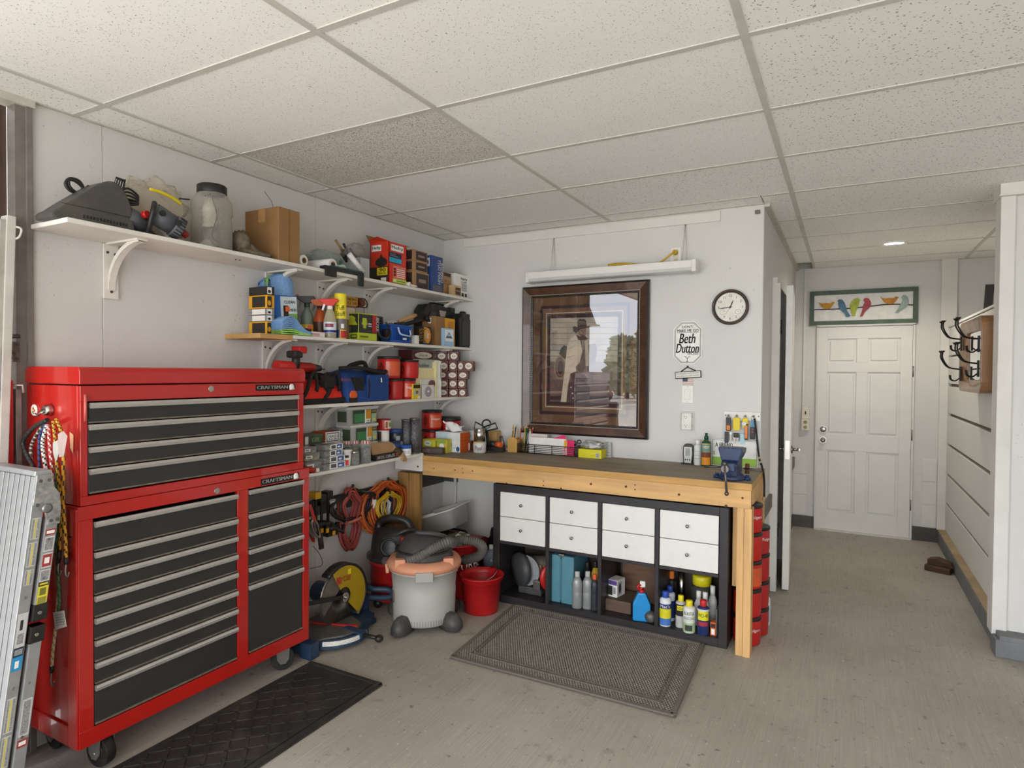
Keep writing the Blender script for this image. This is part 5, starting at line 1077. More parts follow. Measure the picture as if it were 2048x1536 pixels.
jar('glass jar with a red chequered lid half hidden behind the white bowl', 694, 905, 882, 18, -2.70, None, SCR)
p = at(693, 930, x=-2.61); t = thing('plastic_tub', 'small white tub with a wide rim and a red label on the lowest shelf', 'tub', (-2.615, at(694, 935, x=-2.615).y, Z4)); r = 9.5 * mpp((-2.6, 2.75, 1))
MB().lathe([(r * .7, 0), (r * .85, .05), (r * .95, .088), (r * 1.12, .09), (r * 1.12, .098), (r * .9, .098), (1e-4, .09)], seg=22).b('tub_body', WPL, t); MB().lathe([(r * .76 + .001, .008), (r * .84 + .001, .04)], seg=10, a0=-2.4, a1=-.4).b('printed_label', C('#c23a2c', .5), t)
MB().lathe([(r * .86 + .001, .052), (r * .9 + .001, .068)], seg=10, a0=-2.4, a1=-.4).b('dark_band', INK, t)
# stacked tubs of deck screws
def tub(label, u0, u1, vt, z, x, d, hmax=None):
    loc, w, h = onL(u0, u1, vt, z, x)
    if hmax: h = hmax
    t = thing('screw_tub', label, 'tub', loc, RZL, 'clear tubs with green labels')
    fr = lambda k, zz_: [(-w/2 * k, d/2 - d/2 * k, zz_), (w/2 * k, d/2 - d/2 * k, zz_), (w/2 * k, d/2 + d/2 * k, zz_), (-w/2 * k, d/2 + d/2 * k, zz_)]
    m = MB().grid([fr(.84, 0), fr(.92, h * .84)], closed=True, smooth=False); m.add(fr(.84, 0), [(0, 1, 2, 3)]); m.b('tub_body', clear('#d6d6d0', .45, .15), t)
    MB().grid([fr(.95, h * .84), fr(1, h * .86), fr(1, h * .98), fr(.96, h), fr(.05, h)], closed=True, smooth=False).b('lid', C('#c2c0ba', .4), t, bev=.002)
    MB().box(-w * .40, w * .40, d * .1, d * .9, .004, h * .6).b('screws', C('#4f6b45', .5, .2, var=.6, ns=60), t)
    G1 = C('#3f7a4a', .5); O1 = C('#c98a24', .5)
    prints(t, w * .9, d, h * .84, [('F', .16, .08, .98, .95, C('#32402f', .5)), ('F', .2, .14, .55, .72, G1), ('F', .56, .05, .60, .98, WPAPER), ('F', .61, .3, .78, .95, O1), ('F', .60, .12, .76, .34, WPAPER), ('F', .63, .16, .74, .3, INK, '10x3'), ('F', .79, .1, .97, .7, C('#9aa889', .5)), ('F', .84, .2, .93, .36, C('#c9c23a', .5), 'OVAL'), ('F', .80, .78, .96, .9, C('#8c7a52', .5)), ('L', .3, .2, .9, .9, C('#3c4b38', .5))])
    return t, h
_, h1 = tub('large clear tub with a green label, lowest of the three stacked tubs', 722, 756, 884, Z4, -2.665, .11)
_, h2 = tub('clear tub with a green label, middle of the three stacked tubs', 701, 757, 848, Z4 + h1 + .001, -2.665, .12)
tub('clear tub with green and orange label, topmost under the third shelf bracket', 693, 757, 813, Z4 + h1 + h2 + .002, -2.66, .12)
# tins right of the tubs
def tin(name, label, u, vb, z, x, wpx, vt, col, deco=(), cap=None, cat='tin'):
    p = at(u, vb, x=x); L = (x, p.y, z); r = wpx / 2 * mpp((x, p.y, 1.05)); h = at(u, vt, x=x).z - z
    t = thing(name, label, cat, L, face(L)); hb = h * (.72 if cap else 1)
    MB().lathe([(r * .97, 0), (r, .004), (r, hb - .004), (r * .97, hb), (1e-4, hb)], seg=22).b('body', col, t)
    if cap: MB().lathe([(r * 1.02, hb * .97), (r * 1.03, h * .98), (r * .97, h), (1e-4, h)], seg=22).b('lid', cap, t)
    for i, (z0, z1, mm, a0, a1) in enumerate(deco): MB().lathe([(r + .0008 + i * .0003, hb * z0), (r + .0008 + i * .0003, hb * z1)], seg=12, a0=math.radians(a0 - 90), a1=math.radians(a1 - 90)).b('printed_label', mm, t)
    return t, h
zt0 = at(780, 884, x=-2.69).z - Z4
loc, w, h = onL(754, 806, 885, Z4, -2.65)
t = thing('grey_tray', 'grey plastic sorting tray full of small hardware under the tins', 'tray', (-2.65, loc[1], Z4), RZL); hh = h
MB().box(-w/2, w/2, 0, .15, 0, hh - .004).b('tray_body', C('#8d8d8b', .5), t, bev=.003); MB().box(-w/2 + .006, w/2 - .006, .006, .144, hh - .006, hh - .001).b('hardware', SCR, t)
zt_ = Z4 + hh
_, hw = tin('white_tin', 'white tin with a torn label under the red lidded can', 767, 878, zt_, -2.72, 23, 860, WPL, [(.1, .9, C('#54463e', .5), -80, -20), (.15, .85, C('#e2dfd8', .5), -15, 60)])
tin('red_can', 'short red and silver can standing on the white tin', 768, 858, zt_ + hw + .001, -2.72, 28, 838, C('#b32a24', .35), [(.15, .9, C('#c9c6bc', .35), 5, 80), (.3, .7, C('#7d9a3c', .5), 40, 70), (.2, .8, C('#a53a33', .4), 12, 30)])
tin('dark_jar', 'dark jar with a blue lid right of the white tin', 791, 880, zt_, -2.70, 27, 858, C('#23242a', .3), [(.05, .6, C('#8e8d8c', .4), 5, 40)], C('#24407e', .4), 'jar')
tin('white_jar', 'white tub with a blue lid at the right end of the lowest shelf', 812, 910, Z4, -2.615, 21, 890, C('#d5d2ca', .4), [(.1, .9, WPAPER, -75, 70), (.25, .7, C('#b9bec6', .5), -50, 40)], C('#2c55a6', .4), 'tub')
# torn spike carton
loc, w, h = onL(752, 800, 910, Z4, -2.60)
t = thing('spike_box', 'torn open brown and black spike carton with upside down lettering', 'box', (-2.60, loc[1], Z4), RZL)
MB().box(-w/2, w/2 - .02, 0, .09, 0, .035).b('carton_body', C('#252221', .5), t, bev=.002)
MB().add([(-w/2, .03, .036), (w/2 - .05, .03, .036), (w/2 - .01, .02, .05), (w/2 - .02, .035, .085), (w/2 - .06, .045, .105), (-w/2, .05, .11)], [(0, 1, 2, 3, 4, 5)]).b('raised_flap', CARD2, t, solid=.003)
prints(t, w - .02, .09, .035, [('F', .80, .85, .25, .25, WPAPER, 'SPIKES'), ('F', .24, .8, .02, .3, WPAPER, 'CLAV'), ('F', .86, .2, .99, .85, C('#b03a3a', .5))])
m = MB()
blob(MB(), (w/2 - .005, .02, .03), (.035, .03, .028), 6, .5, 4).b('torn_edge', C('#4a3b26', .7), t)
MB().add([(w/2 - .02, -.003, .004), (w/2 + .035, .0, .03), (w/2 + .05, -.02, -.02), (w/2 + .03, -.03, -.032), (w/2 - .005, -.03, -.028)], [(0, 1, 2, 3, 4)]).b('hanging_flap', CARD2, t, solid=.003)
p = at(750, 890, x=-2.77); carton('blue_carton', 'dark blue carton standing behind the torn spike carton', 'box', (-2.64, at(795, 900, x=-2.64).y, Z4), RZL, .07, .04, .10, C('#27355c', .5), [('F', .1, .6, .9, .8, C('#3d4f80', .5))])
# metal mesh tubes
MESH = C('#77767a', .35, .85, var=.7, ns=160, bump=1, bs=260)
for u, vb, x, wpx, vt, lab in ((812, 905, -2.665, 18, 839, 'left'), (829, 908, -2.625, 20, 836, 'right')):
    p = at(u, vb, x=x); L = (x, p.y, Z4); r = wpx / 2 * mpp((x, p.y, 1.05)); h = at(u, vt, x=x).z - Z4
    t = thing('mesh_tube', f'tall grey rolled metal mesh tube, {lab} of the pair at the shelf end', 'tube', L, group='pair of metal mesh tubes')
    MB().lathe([(r, 0), (r, h), (r * .9, h), (r * .9, .01)], seg=22).b('mesh_wall', MESH, t)
    for z in (.004, h - .006): MB().lathe([(r * 1.02, z - .004), (r * 1.06, z), (r * 1.02, z + .004)], seg=20).b('end_ring', STEEL, t)
# red folded bag corner beside the chest and a white tube end
p = at(632, 938, x=-2.60); t = thing('red_cone', 'small red cone and white tube end lying beside the red chest', 'tool', (-2.615, p.y - .02, Z4))
MB().cyl((-2.625, p.y - .07, Z4 + .022), (-2.60, p.y - .005, Z4 + .014), .022, .012, seg=14).w('cone', REDP, t); MB().cyl((-2.60, p.y - .004, Z4 + .012), (-2.59, p.y + .012, Z4 + .012), .012, seg=12).w('white_end', WPL, t)

# ---------------------------------------------------------------- workbench top
def bcan(u, vb, z, y, vt, r, label, **k): p = at(u, vb, y=y); return coffee_can(label, (p.x, y, z), at(u, vt, y=y).z - z, r, group=k.pop('group', 'coffee cans in the bench corner'), **k)
yc = 3.84
hA = at(864, 858, y=yc).z - ZB
bcan(864, 880, ZB, yc, 858, .073, 'plain red coffee can under the orange labelled one in the bench corner', word=None)
bcan(864, 850, ZB + hA + .001, yc, 820, .075, 'orange labelled coffee can stacked in the bench corner', lab=OR2, word='Folgers')
bcan(899, 870, ZB, 3.985, 833, .085, 'red coffee can with a flared black lid behind the tissue box', word=None)
ZBt = ZB
loc, w, h = onB(889, 921, 874, ZB, 3.80)
x0 = at(872, 868, y=3.76).x; x1 = at(921, 868, y=3.76).x; hb = at(921, 866, y=3.76).z - ZB; dpt = .125
t = carton('tissue_box', 'white tissue box with an orange dotted end and a tissue pulled up', 'tissue box', ((x0 + x1) / 2, 3.755, ZB), 0, x1 - x0, dpt, hb, C('#d3d6d8', .5), [('R', 0, 0, 1, 1, C('#c85a24', .5)), ('F', .02, .62, .5, .96, C('#b7cbd6', .5)), ('F', .6, .25, .68, .5, C('#5aa08e', .5), 'OVAL'), ('F', .85, .05, .98, .3, C('#28507e', .5), 'OVAL'), ('F', .72, .2, .86, .24, C('#9fb7c4', .5)), ('T', .2, .3, .8, .7, C('#3c3c3c', .6), 'OVAL')])
for i in range(6):
    for j in range(6): MB().cyl(((x1 - x0) / 2, .015 + i * .019, .015 + j * (hb - .03) / 5), ((x1 - x0) / 2 + .0012, .015 + i * .019, .015 + j * (hb - .03) / 5), .0035, seg=6).b('dot', C('#8e3612', .5), t)
rows = []
for i in range(9):
    f = i / 8; rows.append([(-.075 + .17 * f + .01 * math.sin(j * 2.3 + i), .06 + .03 * math.sin(j * 1.7 + i * 1.1), hb + [0, .045, .085, .06][j] * (1 - .45 * f * f) * (1 if j else 0) + .01 * math.sin(i * 2.2 + j)) for j in range(4)])
MB().grid(rows).b('tissue', C('#e4e2de', .8, var=.02), t, solid=.001, sub=1)
x0 = at(846, 880, y=3.66).x; x1 = at(870, 880, y=3.66).x; hb = at(860, 878, y=3.66).z - ZB
t = carton('yellow_carton', 'yellow printed carton with a white oval in the bench corner', 'box', ((x0 + x1) / 2, 3.655, ZB), 0, x1 - x0, .10, hb * .98, C('#cdb82a', .5), [('F', .1, .45, .85, .95, C('#a9b84a', .5)), ('F', .15, .5, .7, .9, WPAPER, 'OVAL'), ('F', .25, .62, .6, .78, C('#5b6a3a', .5), 'tea'), ('F', .05, .05, .9, .35, C('#d39a24', .5)), ('R', .1, .1, .9, .9, C('#8a9a3c', .5))])
x0b = at(871, 880, y=3.70).x; x1b = at(896, 880, y=3.70).x
carton('yellow_carton', 'open yellow and green printed carton right of the white oval one', 'box', ((x0b + x1b) / 2, 3.685, ZB), 0, x1b - x0b, .06, hb, C('#b9ac3a', .5), [('F', .1, .1, .9, .5, C('#cf9c2e', .5)), ('F', .4, .2, .8, .7, WPAPER, 'OVAL'), ('F', .1, .7, .9, .95, C('#8aa545', .5))])
a = at(872, 905, z=ZB); b_ = at(911, 900, z=ZB); c = (a + b_) / 2
t = carton('dark_flat_box', 'flat dark brown box lying in front of the tissue box', 'box', (c.x, 3.60, ZB), math.radians(20), .16, .075, .042, C('#3a2a22', .4), [('F', .05, .2, .4, .8, C('#5c463a', .4)), ('L', .1, .1, .4, .9, C('#8a7a3a', .4))])
# stand with magnifiers, canister, tape, tools
def bp(u, v, y): return at(u, v, y=y)
p = bp(937, 880, 3.96); t = thing('film_roll', 'white roll of shrink film standing on edge behind the tissue box', 'roll', (p.x, 3.99, ZB)); r = 14 * mpp((p.x, 3.99, 1))
q = Euler((math.radians(80), 0, math.radians(-25))).to_matrix().to_4x4()
MB().lathe([(.02, -.02), (r, -.02), (r, .02), (.02, .02), (.02, -.02)], (p.x, 3.985, ZB + r + .035), 26, T=q).w('film', C('#cfd3d8', .4), t); MB().box(p.x - .05, p.x + .05, 3.95, 4.02, ZB, ZB + .04).w('stand', C('#5b3324', .5), t)
p = bp(938, 890, 3.93); carton('brown_caddy', 'small brown and white carton under the shrink film roll', 'box', (p.x + .02, 3.87, ZB), 0, .06, .05, .075, C('#6a3a2c', .5), [('F', .4, .1, .9, .8, C('#cfc2b6', .5)), ('F', .1, .2, .3, .8, WPAPER)])
p = bp(959, 900, 3.83); t = thing('tape_can', 'short white and silver can with dark lettering carrying the steel canister', 'can', (p.x, 3.83, ZB), face(p)); r = 13 * mpp(p); h1 = bp(959, 884, 3.83).z - ZB
MB().lathe([(r * .85, 0), (r, .008), (r, h1 * .8), (r * .9, h1), (1e-4, h1)], seg=22).b('body', C('#c9c7c2', .35), t); MB().lathe([(r * .9, h1), (r * .86, h1 + .006), (1e-4, h1 + .006)], seg=18).b('yellow_rim', C('#b79a3a', .4), t)
wrap_text(t, 'Pool', r, h1 * .3, h1 * .7, -40, 20, INK)
p2 = (p.x, 3.83, ZB + h1 + .007); t = thing('steel_canister', 'polished steel canister standing on the short white can', 'canister', p2); h2 = bp(959, 857, 3.83).z - p2[2]; r = 11.5 * mpp(p2)
MB().lathe([(r, 0), (r, h2 * .8), (r * .9, h2 * .84), (r * .95, h2 * .88), (r * .95, h2), (1e-4, h2)], seg=24).b('body', CHROME, t)
GLASS = clear('#eef2f2', .12, .03)
def magn(label, pts, y, hp):
    c = sum((bp(u, v, y) for u, v in pts), V3()) / len(pts); t = thing('magnifier', label, 'magnifying glass', (c.x, y, ZB), group='magnifiers standing behind the steel canister')
    P = [bp(u, v, y) for u, v in pts]; MB().tube(P, .006, 6, closed=True).w('rim', BLACKP, t); MB().add(P, [list(range(len(P)))]).w('lens', GLASS, t)
    MB().tube([bp(*hp, y), V3((bp(*hp, y).x + .02, y, ZB + .03))], .009, 6).w('handle', BLACKP, t)
magn('black rimmed rectangular magnifier leaning left behind the steel canister', [(951, 844), (966, 852), (964, 858), (948, 857)], 3.90, (958, 858))
magn('black rimmed rectangular magnifier tilted right above the wooden block', [(968, 854), (991, 846), (995, 857), (973, 862)], 3.92, (974, 862))
magn('round clear magnifier between the two rectangular ones', [(973 + 8.5 * math.cos(i * PI / 8), 848 + 8.5 * math.sin(i * PI / 8)) for i in range(16)], 3.94, (972, 857))
p = bp(984, 885, 4.02); t = thing('wooden_block', 'upright tan wooden block against the back wall behind the small tools', 'block', (p.x, 4.06, ZB)); MB().box(p.x - .035, p.x + .03, 4.03, 4.10, ZB, bp(984, 862, 4.05).z).w('block_body', C('#b8935c', .6, var=.15, stretch=(5, 5, .6)), t, bev=.002)
p = bp(993, 886, 3.93); t = thing('utility_tool', 'black hand tool with an orange knob lying among the bench tools', 'tool', (p.x, 3.93, ZB))
MB().cyl((p.x - .08, 3.95, ZB + .06), (p.x - .01, 3.94, ZB + .055), .022, seg=12).w('body', BLACKP, t); MB().cyl((p.x - .01, 3.94, ZB + .055), (p.x + .04, 3.93, ZB + .055), .019, seg=14).w('orange_knob', ORNG, t); MB().box(p.x - .09, p.x + .05, 3.93, 3.98, ZB, ZB + .034).w('base', INK, t, bev=.006)
a, b_ = bp(1002, 872, 4.0), bp(1008, 888, 4.0); t = thing('metal_tube', 'short steel tube leaning beside the orange knobbed tool', 'tube', (b_.x, 4.0, ZB)); b_.z = ZB + .012; MB().cyl(a, b_, .014, seg=12).w('tube_wall', STEEL, t)
p = at(990, 897, z=ZB); t = thing('pliers', 'dark pliers lying on the bench in front of the wooden pencil box', 'pliers', (p.x, p.y - .03, ZB))
for s_ in (-1, 1): MB().tube(spline([(p.x - .10, p.y - .06 + s_ * .012, ZB + .02), (p.x - .02, p.y - .03 + s_ * .02, ZB + .022), (p.x + .06, p.y - .0 + s_ * .006, ZB + .022)]), .009, 6).w('handle', C('#3a3038', .5), t)
MB().cyl((p.x + .05, p.y - .005, ZB + .02), (p.x + .12, p.y + .02, ZB + .02), .012, .005, seg=8).w('jaw', STEEL, t)
p = at(968, 905, z=ZB); t = thing('utility_knife', 'small dark folding knife with a bright tip in front of the white can', 'knife', (p.x + .03, p.y, ZB)); MB().tube([(p.x + .0, p.y - .02, ZB + .008), (p.x + .07, p.y + .015, ZB + .010)], .007, 6).w('handle', INK, t); MB().tube([(p.x - .03, p.y - .035, ZB + .006), (p.x, p.y - .02, ZB + .008)], .004, 5).w('blade', CHROME, t)
a = at(1005, 900, z=ZB); MB().box(-.06, .06, -.03, .03, 0, .016).b('block_body', WPL, thing('white_block', 'flat white plastic block lying beside the pencil box', 'block', (a.x, a.y + .03, ZB), math.radians(10)), bev=.004)
# wooden pencil box with pencils
x0, x1 = bp(1015, 890, 3.985).x, bp(1034, 890, 3.985).x; h = bp(1024, 876, 3.985).z - ZB; PB = C('#c2984f', .55, var=.15, ns=6, stretch=(5, 5, .6))
t = thing('pencil_box', 'open wooden pencil box with a pointed front, full of pencils', 'pencil holder', ((x0 + x1) / 2, 3.985, ZB)); w = x1 - x0
MB().prism([(-w/2, 0), (w/2, 0), (w/2, h * .9), (w * .15, h * 1.06), (-w * .15, h * 1.06), (-w/2, h * .9)], lambda p, q, t_: (p, t_, q), 0, .008).b('front_board', PB, t, bev=.001)
MB().box(-w/2, -w/2 + .007, .008, .075, 0, h * .9).b('side_board', PB, t); MB().box(w/2 - .007, w/2, .008, .075, 0, h * .9).b('side_board', PB, t); MB().box(-w/2, w/2, .075, .083, 0, h * .95).b('back_board', PB, t)
q = random.Random(3); xm = (x0 + x1) / 2
pc = [C('#c99a2e', .5), C('#8a6a3a', .5), C('#a83a2a', .5), C('#3a3430', .5), C('#b89a5a', .5)]
def pencil(x, y, z0, dx, dy, L, label, col, grp, rr=.0042):
    t = thing('pencil', label, 'pencil', (x, y, z0), group=grp); a = V3((x, y, z0)); b_ = a + V3((dx, dy, L)); d = (b_ - a).normalized()
    MB().cyl(a, b_ - d * .016, rr, seg=6).w('shaft', col, t); MB().cyl(b_ - d * .016, b_, rr, .0008, seg=6).w('sharpened_tip', C('#d0b27c', .7), t)
for i in range(6): pencil(xm + q.uniform(-.03, .03), 4.02 + q.uniform(-.01, .03), ZB + .01, q.uniform(-.03, .03), q.uniform(-.01, .02), q.uniform(.15, .20), ['yellow pencil', 'brown pencil', 'red pencil', 'dark pencil', 'tan pencil', 'second yellow pencil'][i] + ' standing in the wooden pencil box', pc[i % 5], 'pencils in the wooden box')
# wire basket of papers
WIRE = C('#55554f', .35, .8); xa, xb = bp(1036, 900, 3.98).x, bp(1152, 905, 3.98).x; ya, yb = 3.975, 4.085; hw = bp(1100, 891, 3.98).z - ZB
t = thing('wire_basket', 'long wire basket on the bench holding paper pads below the picture', 'basket', ((xa + xb) / 2, 4.03, ZB))
for i in range(6):
    z = ZB + .006 + (hw - .008) * i / 5; MB().tube([(xa, ya, z), (xb, ya, z), (xb, yb, z), (xa, yb, z)], .0024 if i < 5 else .0034, 5, closed=True).w('wire', WIRE, t)
for f in (0, .17, .3, .6, .82, 1): MB().tube([(xa + (xb - xa) * f, ya, ZB + hw), (xa + (xb - xa) * f, ya, ZB + .004), (xa + (xb - xa) * f, yb, ZB + .004), (xa + (xb - xa) * f, yb, ZB + hw)], .0028, 5).w('upright_wire', WIRE, t)
def pad(name, label, u0, u1, vt, y, col, th=.006, cat='paper'):
    x0, x1 = bp(u0, 900, y).x, bp(u1, 900, y).x; h = bp((u0 + u1) / 2, vt, y).z - ZB - .008
    t = thing(name, label, cat, ((x0 + x1) / 2, y, ZB + .008)); MB().box(-(x1 - x0) / 2, (x1 - x0) / 2, 0, th, 0, h).b('sheets', col, t, bev=.001, seg=1); return t, x1 - x0, h
pad('paper_pad', 'large white paper pad standing in the wire basket', 1058, 1132, 876, 3.99, C('#dedcd6', .7))
pad('orange_card', 'narrow orange card edge beside the white pad in the wire basket', 1128, 1135, 881, 3.984, C('#e09a2a', .6), .004)
t, w, h = pad('pink_card', 'bright pink card at the right end of the wire basket', 1134, 1148, 881, 3.983, C('#d81d63', .6), .004)
t = thing('pink_envelope', 'bright pink envelope flap sticking up behind the white pad', 'envelope', (bp(1118, 875, 4.0).x, 4.0, ZB + .02)); MB().add([bp(1101, 878, 4.0), bp(1128, 870, 4.0), bp(1134, 879, 4.0), bp(1134, 905, 4.0), bp(1101, 903, 4.0)], [(0, 1, 2, 3, 4)]).w('envelope_body', C('#d81d63', .6), t, solid=.002)
MB().box(bp(1125, 900, 3.976).x, bp(1134, 900, 3.976).x, 3.9735, 3.9745, ZB + .012, ZB + .06).w('label_edge', C('#e8a2a8', .6), t)
pad('card_box', 'white and maroon card box standing at the back of the wire basket', 1060, 1094, 868, 4.03, C('#c9bdb8', .6), .03)
t = thing('scissors', 'black handled scissors standing at the right end of the wire basket', 'scissors', (bp(1153, 900, 4.02).x, 4.02, ZB + .008)); c = bp(1153, 885, 4.02)
for dx in (-.015, .02): MB().tube([(c.x + dx + .014 * math.cos(i * PI / 6), 4.02, c.z + .012 * math.sin(i * PI / 6) + dx * .3) for i in range(12)], .004, 6, closed=True).w('handle_loop', BLACKP, t)
MB().bar((c.x, 4.02, c.z), (c.x + .003, 4.02, ZB + .01), .012, .004, up=(0, 1, 0)).w('blades', STEEL, t)
for i in range(9): pencil(xa + .012 + q.random() * .055, 4.0 + q.random() * .06, ZB + .012, q.uniform(-.012, .03), q.uniform(-.01, .02), q.uniform(.13, .19), ['tan pencil', 'blue pen', 'pale pen', 'green pen', 'red pencil', 'second blue pen', 'second pale pen', 'second green pen', 'yellow pencil'][i] + ' standing in the left end of the wire basket', [pc[(4, 2, 0)[i // 4]], C('#2f4a7a', .4), C('#cfcac2', .4), C('#27603a', .4)][i % 4], 'pens in the wire basket', .0045)
x0, x1 = bp(1157, 900, 3.99).x, bp(1203, 905, 3.99).x; h = bp(1180, 899, 3.99).z - ZB
t = carton('yellow_box', 'low bright yellow box with a barcode, right of the wire basket', 'box', ((x0 + x1) / 2, 3.985, ZB), 0, x1 - x0, .10, h, C('#d9d022', .5), [('F', .76, .12, .92, .62, WPAPER)] + [('F', .77 + i * .018, .14, .778 + i * .018, .6, INK) for i in range(8)])
blob(MB(), (0, .05, h + .025), (.08, .045, .028), 8, .45, 3, flat=-.024).b('film_lump', C('#b9b7b2', .3, .3, var=.5, ns=40), t)
p0, p1 = bp(1212, 884, 4.09).x, bp(1223, 884, 4.09).x; t = thing('clear_ruler', 'narrow clear ruler pack leaning on the wall right of the yellow box', 'ruler', ((p0 + p1) / 2, 4.09, ZB)); hr = bp(1218, 885, 4.09).z - ZB
MB().box(p0, p1, 4.085, 4.092, ZB, ZB + hr).w('ruler_body', C('#a9a9a6', .3), t)
for i in range(12): MB().box(p0 + .004, p0 + (.016 if i % 3 else .026), 4.0842, 4.085, ZB + .01 + i * hr / 13, ZB + .0125 + i * hr / 13).w('tick', INK, t)
# clock radio, bottles, sign
p0, p1 = bp(1365, 925, 4.05), bp(1386, 925, 4.05); w = p1.x - p0.x; h = bp(1375, 888, 4.05).z - ZB
t = thing('digital_thermometer', 'silver and black desk thermometer with a grey screen', 'thermometer', ((p0.x + p1.x) / 2, 4.05, ZB))
MB().prism([(-w * .42, 0), (w * .42, 0), (w * .5, h * .5), (w * .46, h * .9), (w * .25, h), (-w * .25, h), (-w * .46, h * .9), (-w * .5, h * .5)], lambda p, q, t_: (p, t_, q), 0, .03).b('case', BLACKP, t, bev=.005); MB().prism([(-w * .33, h * .06), (w * .33, h * .06), (w * .4, h * .5), (w * .36, h * .86), (-w * .36, h * .86), (-w * .4, h * .5)], lambda p, q, t_: (p, t_, q), -.004, .001).b('silver_face', C('#a7a6a3', .35, .5), t, bev=.002)
MB().box(-w * .22, w * .22, -.0052, -.004, h * .42, h * .80).b('screen', C('#8d938c', .3), t); MB().box(-w * .6, w * .6, -.012, .035, 0, .008).b('foot', BLACKP, t, bev=.003)
for i in range(3): MB().box(-w * .26 + i * w * .19, -w * .14 + i * w * .19, -.0055, -.004, h * .2, h * .26).b('button', INK, t)
p = bp(1395, 925, 4.06); h = bp(1395, 880, 4.06).z - ZB; r = 7.5 * mpp(p)
bottle('lotion_bottle', 'white translucent bottle with a white cap between the thermometer and green bottle', 'bottle', (p.x, 4.06, ZB), [(r * .95, 0), (r, .004), (r, h * .74), (r * .6, h * .82)], C('#d3d4d0', .4), [(r * .62, h * .80), (r * .62, h), (1e-4, h)], WPL, [(r, h * .25, h * .27, C('#9fa0a0', .5), -60, 30), (r, h * .4, h * .415, C('#9fa0a0', .5), -60, 20), (r, h * .55, h * .565, C('#9fa0a0', .5), -60, 30)])
p = bp(1412, 925, 4.04); h = bp(1412, 866, 4.04).z - ZB; r = 9.5 * mpp(p); DG = C('#1d4a35', .35)
t = bottle('spray_pump_bottle', 'dark green pump bottle with an orange and cream label beside the sign panel', 'bottle', (p.x, 4.04, ZB), [(r * .95, 0), (r, .005), (r, h * .62), (r * .9, h * .72), (r * .45, h * .78), (r * .42, h * .84)], DG, [(r * .45, h * .82), (r * .45, h * .90), (r * .28, h * .91), (r * .28, h), (1e-4, h)], DG, [(r, h * .04, h * .36, C('#dd8a24', .5), -60, 55), (r, h * .40, h * .66, C('#6e8a78', .5), -60, 55), (r, h * .27, h * .42, C('#7a3a1e', .5), -60, 55), (r, h * .66, h * .69, C('#c9a25a', .5), -60, 55)], sq=.8)
wrap_text(t, 'DEEP', r * .96, h * .55, h * .62, -45, 40, WHT)
# sign panel: lettering and grass only (the cartoon figures are left out)
TL, TR, BL = bp(1423, 877, 4.1), bp(1517, 884, 4.1), bp(1423, 930, 4.1)
x0, x1, z1 = TL.x, -.475, TL.z; z0 = ZB + .001
t = thing('sign_panel', 'white sign panel with a black border and green grass strip behind the vise', 'sign', ((x0 + x1) / 2, 4.10, z0))
MB().box(x0, x1, 4.095, 4.105, z0, z1).w('board', C('#dcdbd5', .5), t); m = MB(); e = 4.0945
m.box(x0 + .006, x1 - .006, e, 4.0952, z0 + .008, z0 + .055, 1)
for a, b_, c, d in ((x0 + .005, x1 - .005, z1 - .007, z1 - .005), (x0 + .005, x1 - .005, z0 + .005, z0 + .007), (x0 + .005, x0 + .007, z0 + .005, z1 - .005), (x1 - .007, x1 - .005, z0 + .005, z1 - .005)): m.box(a, b_, e - .0006, 4.0951, c, d, 0)
put_text(m, 'A FRIEND', (x0 + .025, e - .0008, z1 - .05), (.105, 0, 0), (0, 0, .028), 0, bold=.0015); put_text(m, 'S', (x0 + .012, e - .0008, z0 + .07), (.012, 0, 0), (0, 0, .02), 0)
m.w('printed_face', [INK, C('#8fb53f', .5)], t)
# bench vise
VB = C('#1d3157', .4, var=.35, ns=20, dirt=.7, dirtcol='#4a4540'); VS = C('#6b6561', .4, .8, var=.3, ns=25, dirt=.3, dirtcol='#4a3626')
v0 = at(1461, 962, z=ZB); vx, vy = v0.x - .005, 3.61
t = thing('bench_vise', 'blue and rusty steel bench vise bolted to the right front bench corner', 'vise', (vx, vy, ZB))
MB().lathe([(.068, 0), (.070, .004), (.070, .018), (.06, .028), (.05, .04)], (0, 0, 0), 26).b('swivel_base', VB, t)
for s_ in (-1, 1): MB().cyl((s_ * .08, .01, .0), (s_ * .08, .01, .016), .02, seg=14).cyl((s_ * .08, .01, .016), (s_ * .08, .01, .028), .01, seg=6).b('base_lug', VB, t)
MB().prism([(-.10, .03), (.09, .03), (.10, .09), (.095, .125), (.03, .135), (-.06, .12), (-.11, .095)], lambda p, q, t_: (t_, p, q), -.042, .042).b('body', VB, t, bev=.008)
MB().prism([(-.045, .11), (.045, .11), (.06, .15), (.063, .182), (-.063, .182), (-.06, .165)], lambda p, q, t_: (p, t_, q), -.075, -.02).b('front_jaw', VB, t, bev=.006)
MB().prism([(-.045, .11), (.045, .11), (.06, .145), (.063, .17), (-.063, .17), (-.06, .145)], lambda p, q, t_: (p, t_, q), .03, .10).b('rear_jaw', VB, t, bev=.006)
MB().box(-.064, .064, -.026, -.012, .155, .185).b('jaw_plate', VS, t, bev=.002); MB().box(-.064, .064, .018, .032, .155, .175).b('jaw_plate', VS, t, bev=.002)
MB().box(-.034, .034, -.13, .05, .06, .105).b('slide_bar', VB, t, bev=.006)
MB().cyl((-.012, -.155, .075), (-.012, -.05, .075), .02, seg=16).b('screw', VS, t)
MB().cyl((-.014, -.152, .10), (0, -.158, -.05), .0065, seg=10).ball((-.014, -.152, .103), .012).ball((0, -.158, -.055), .012).b('handle_bar', VS, t)
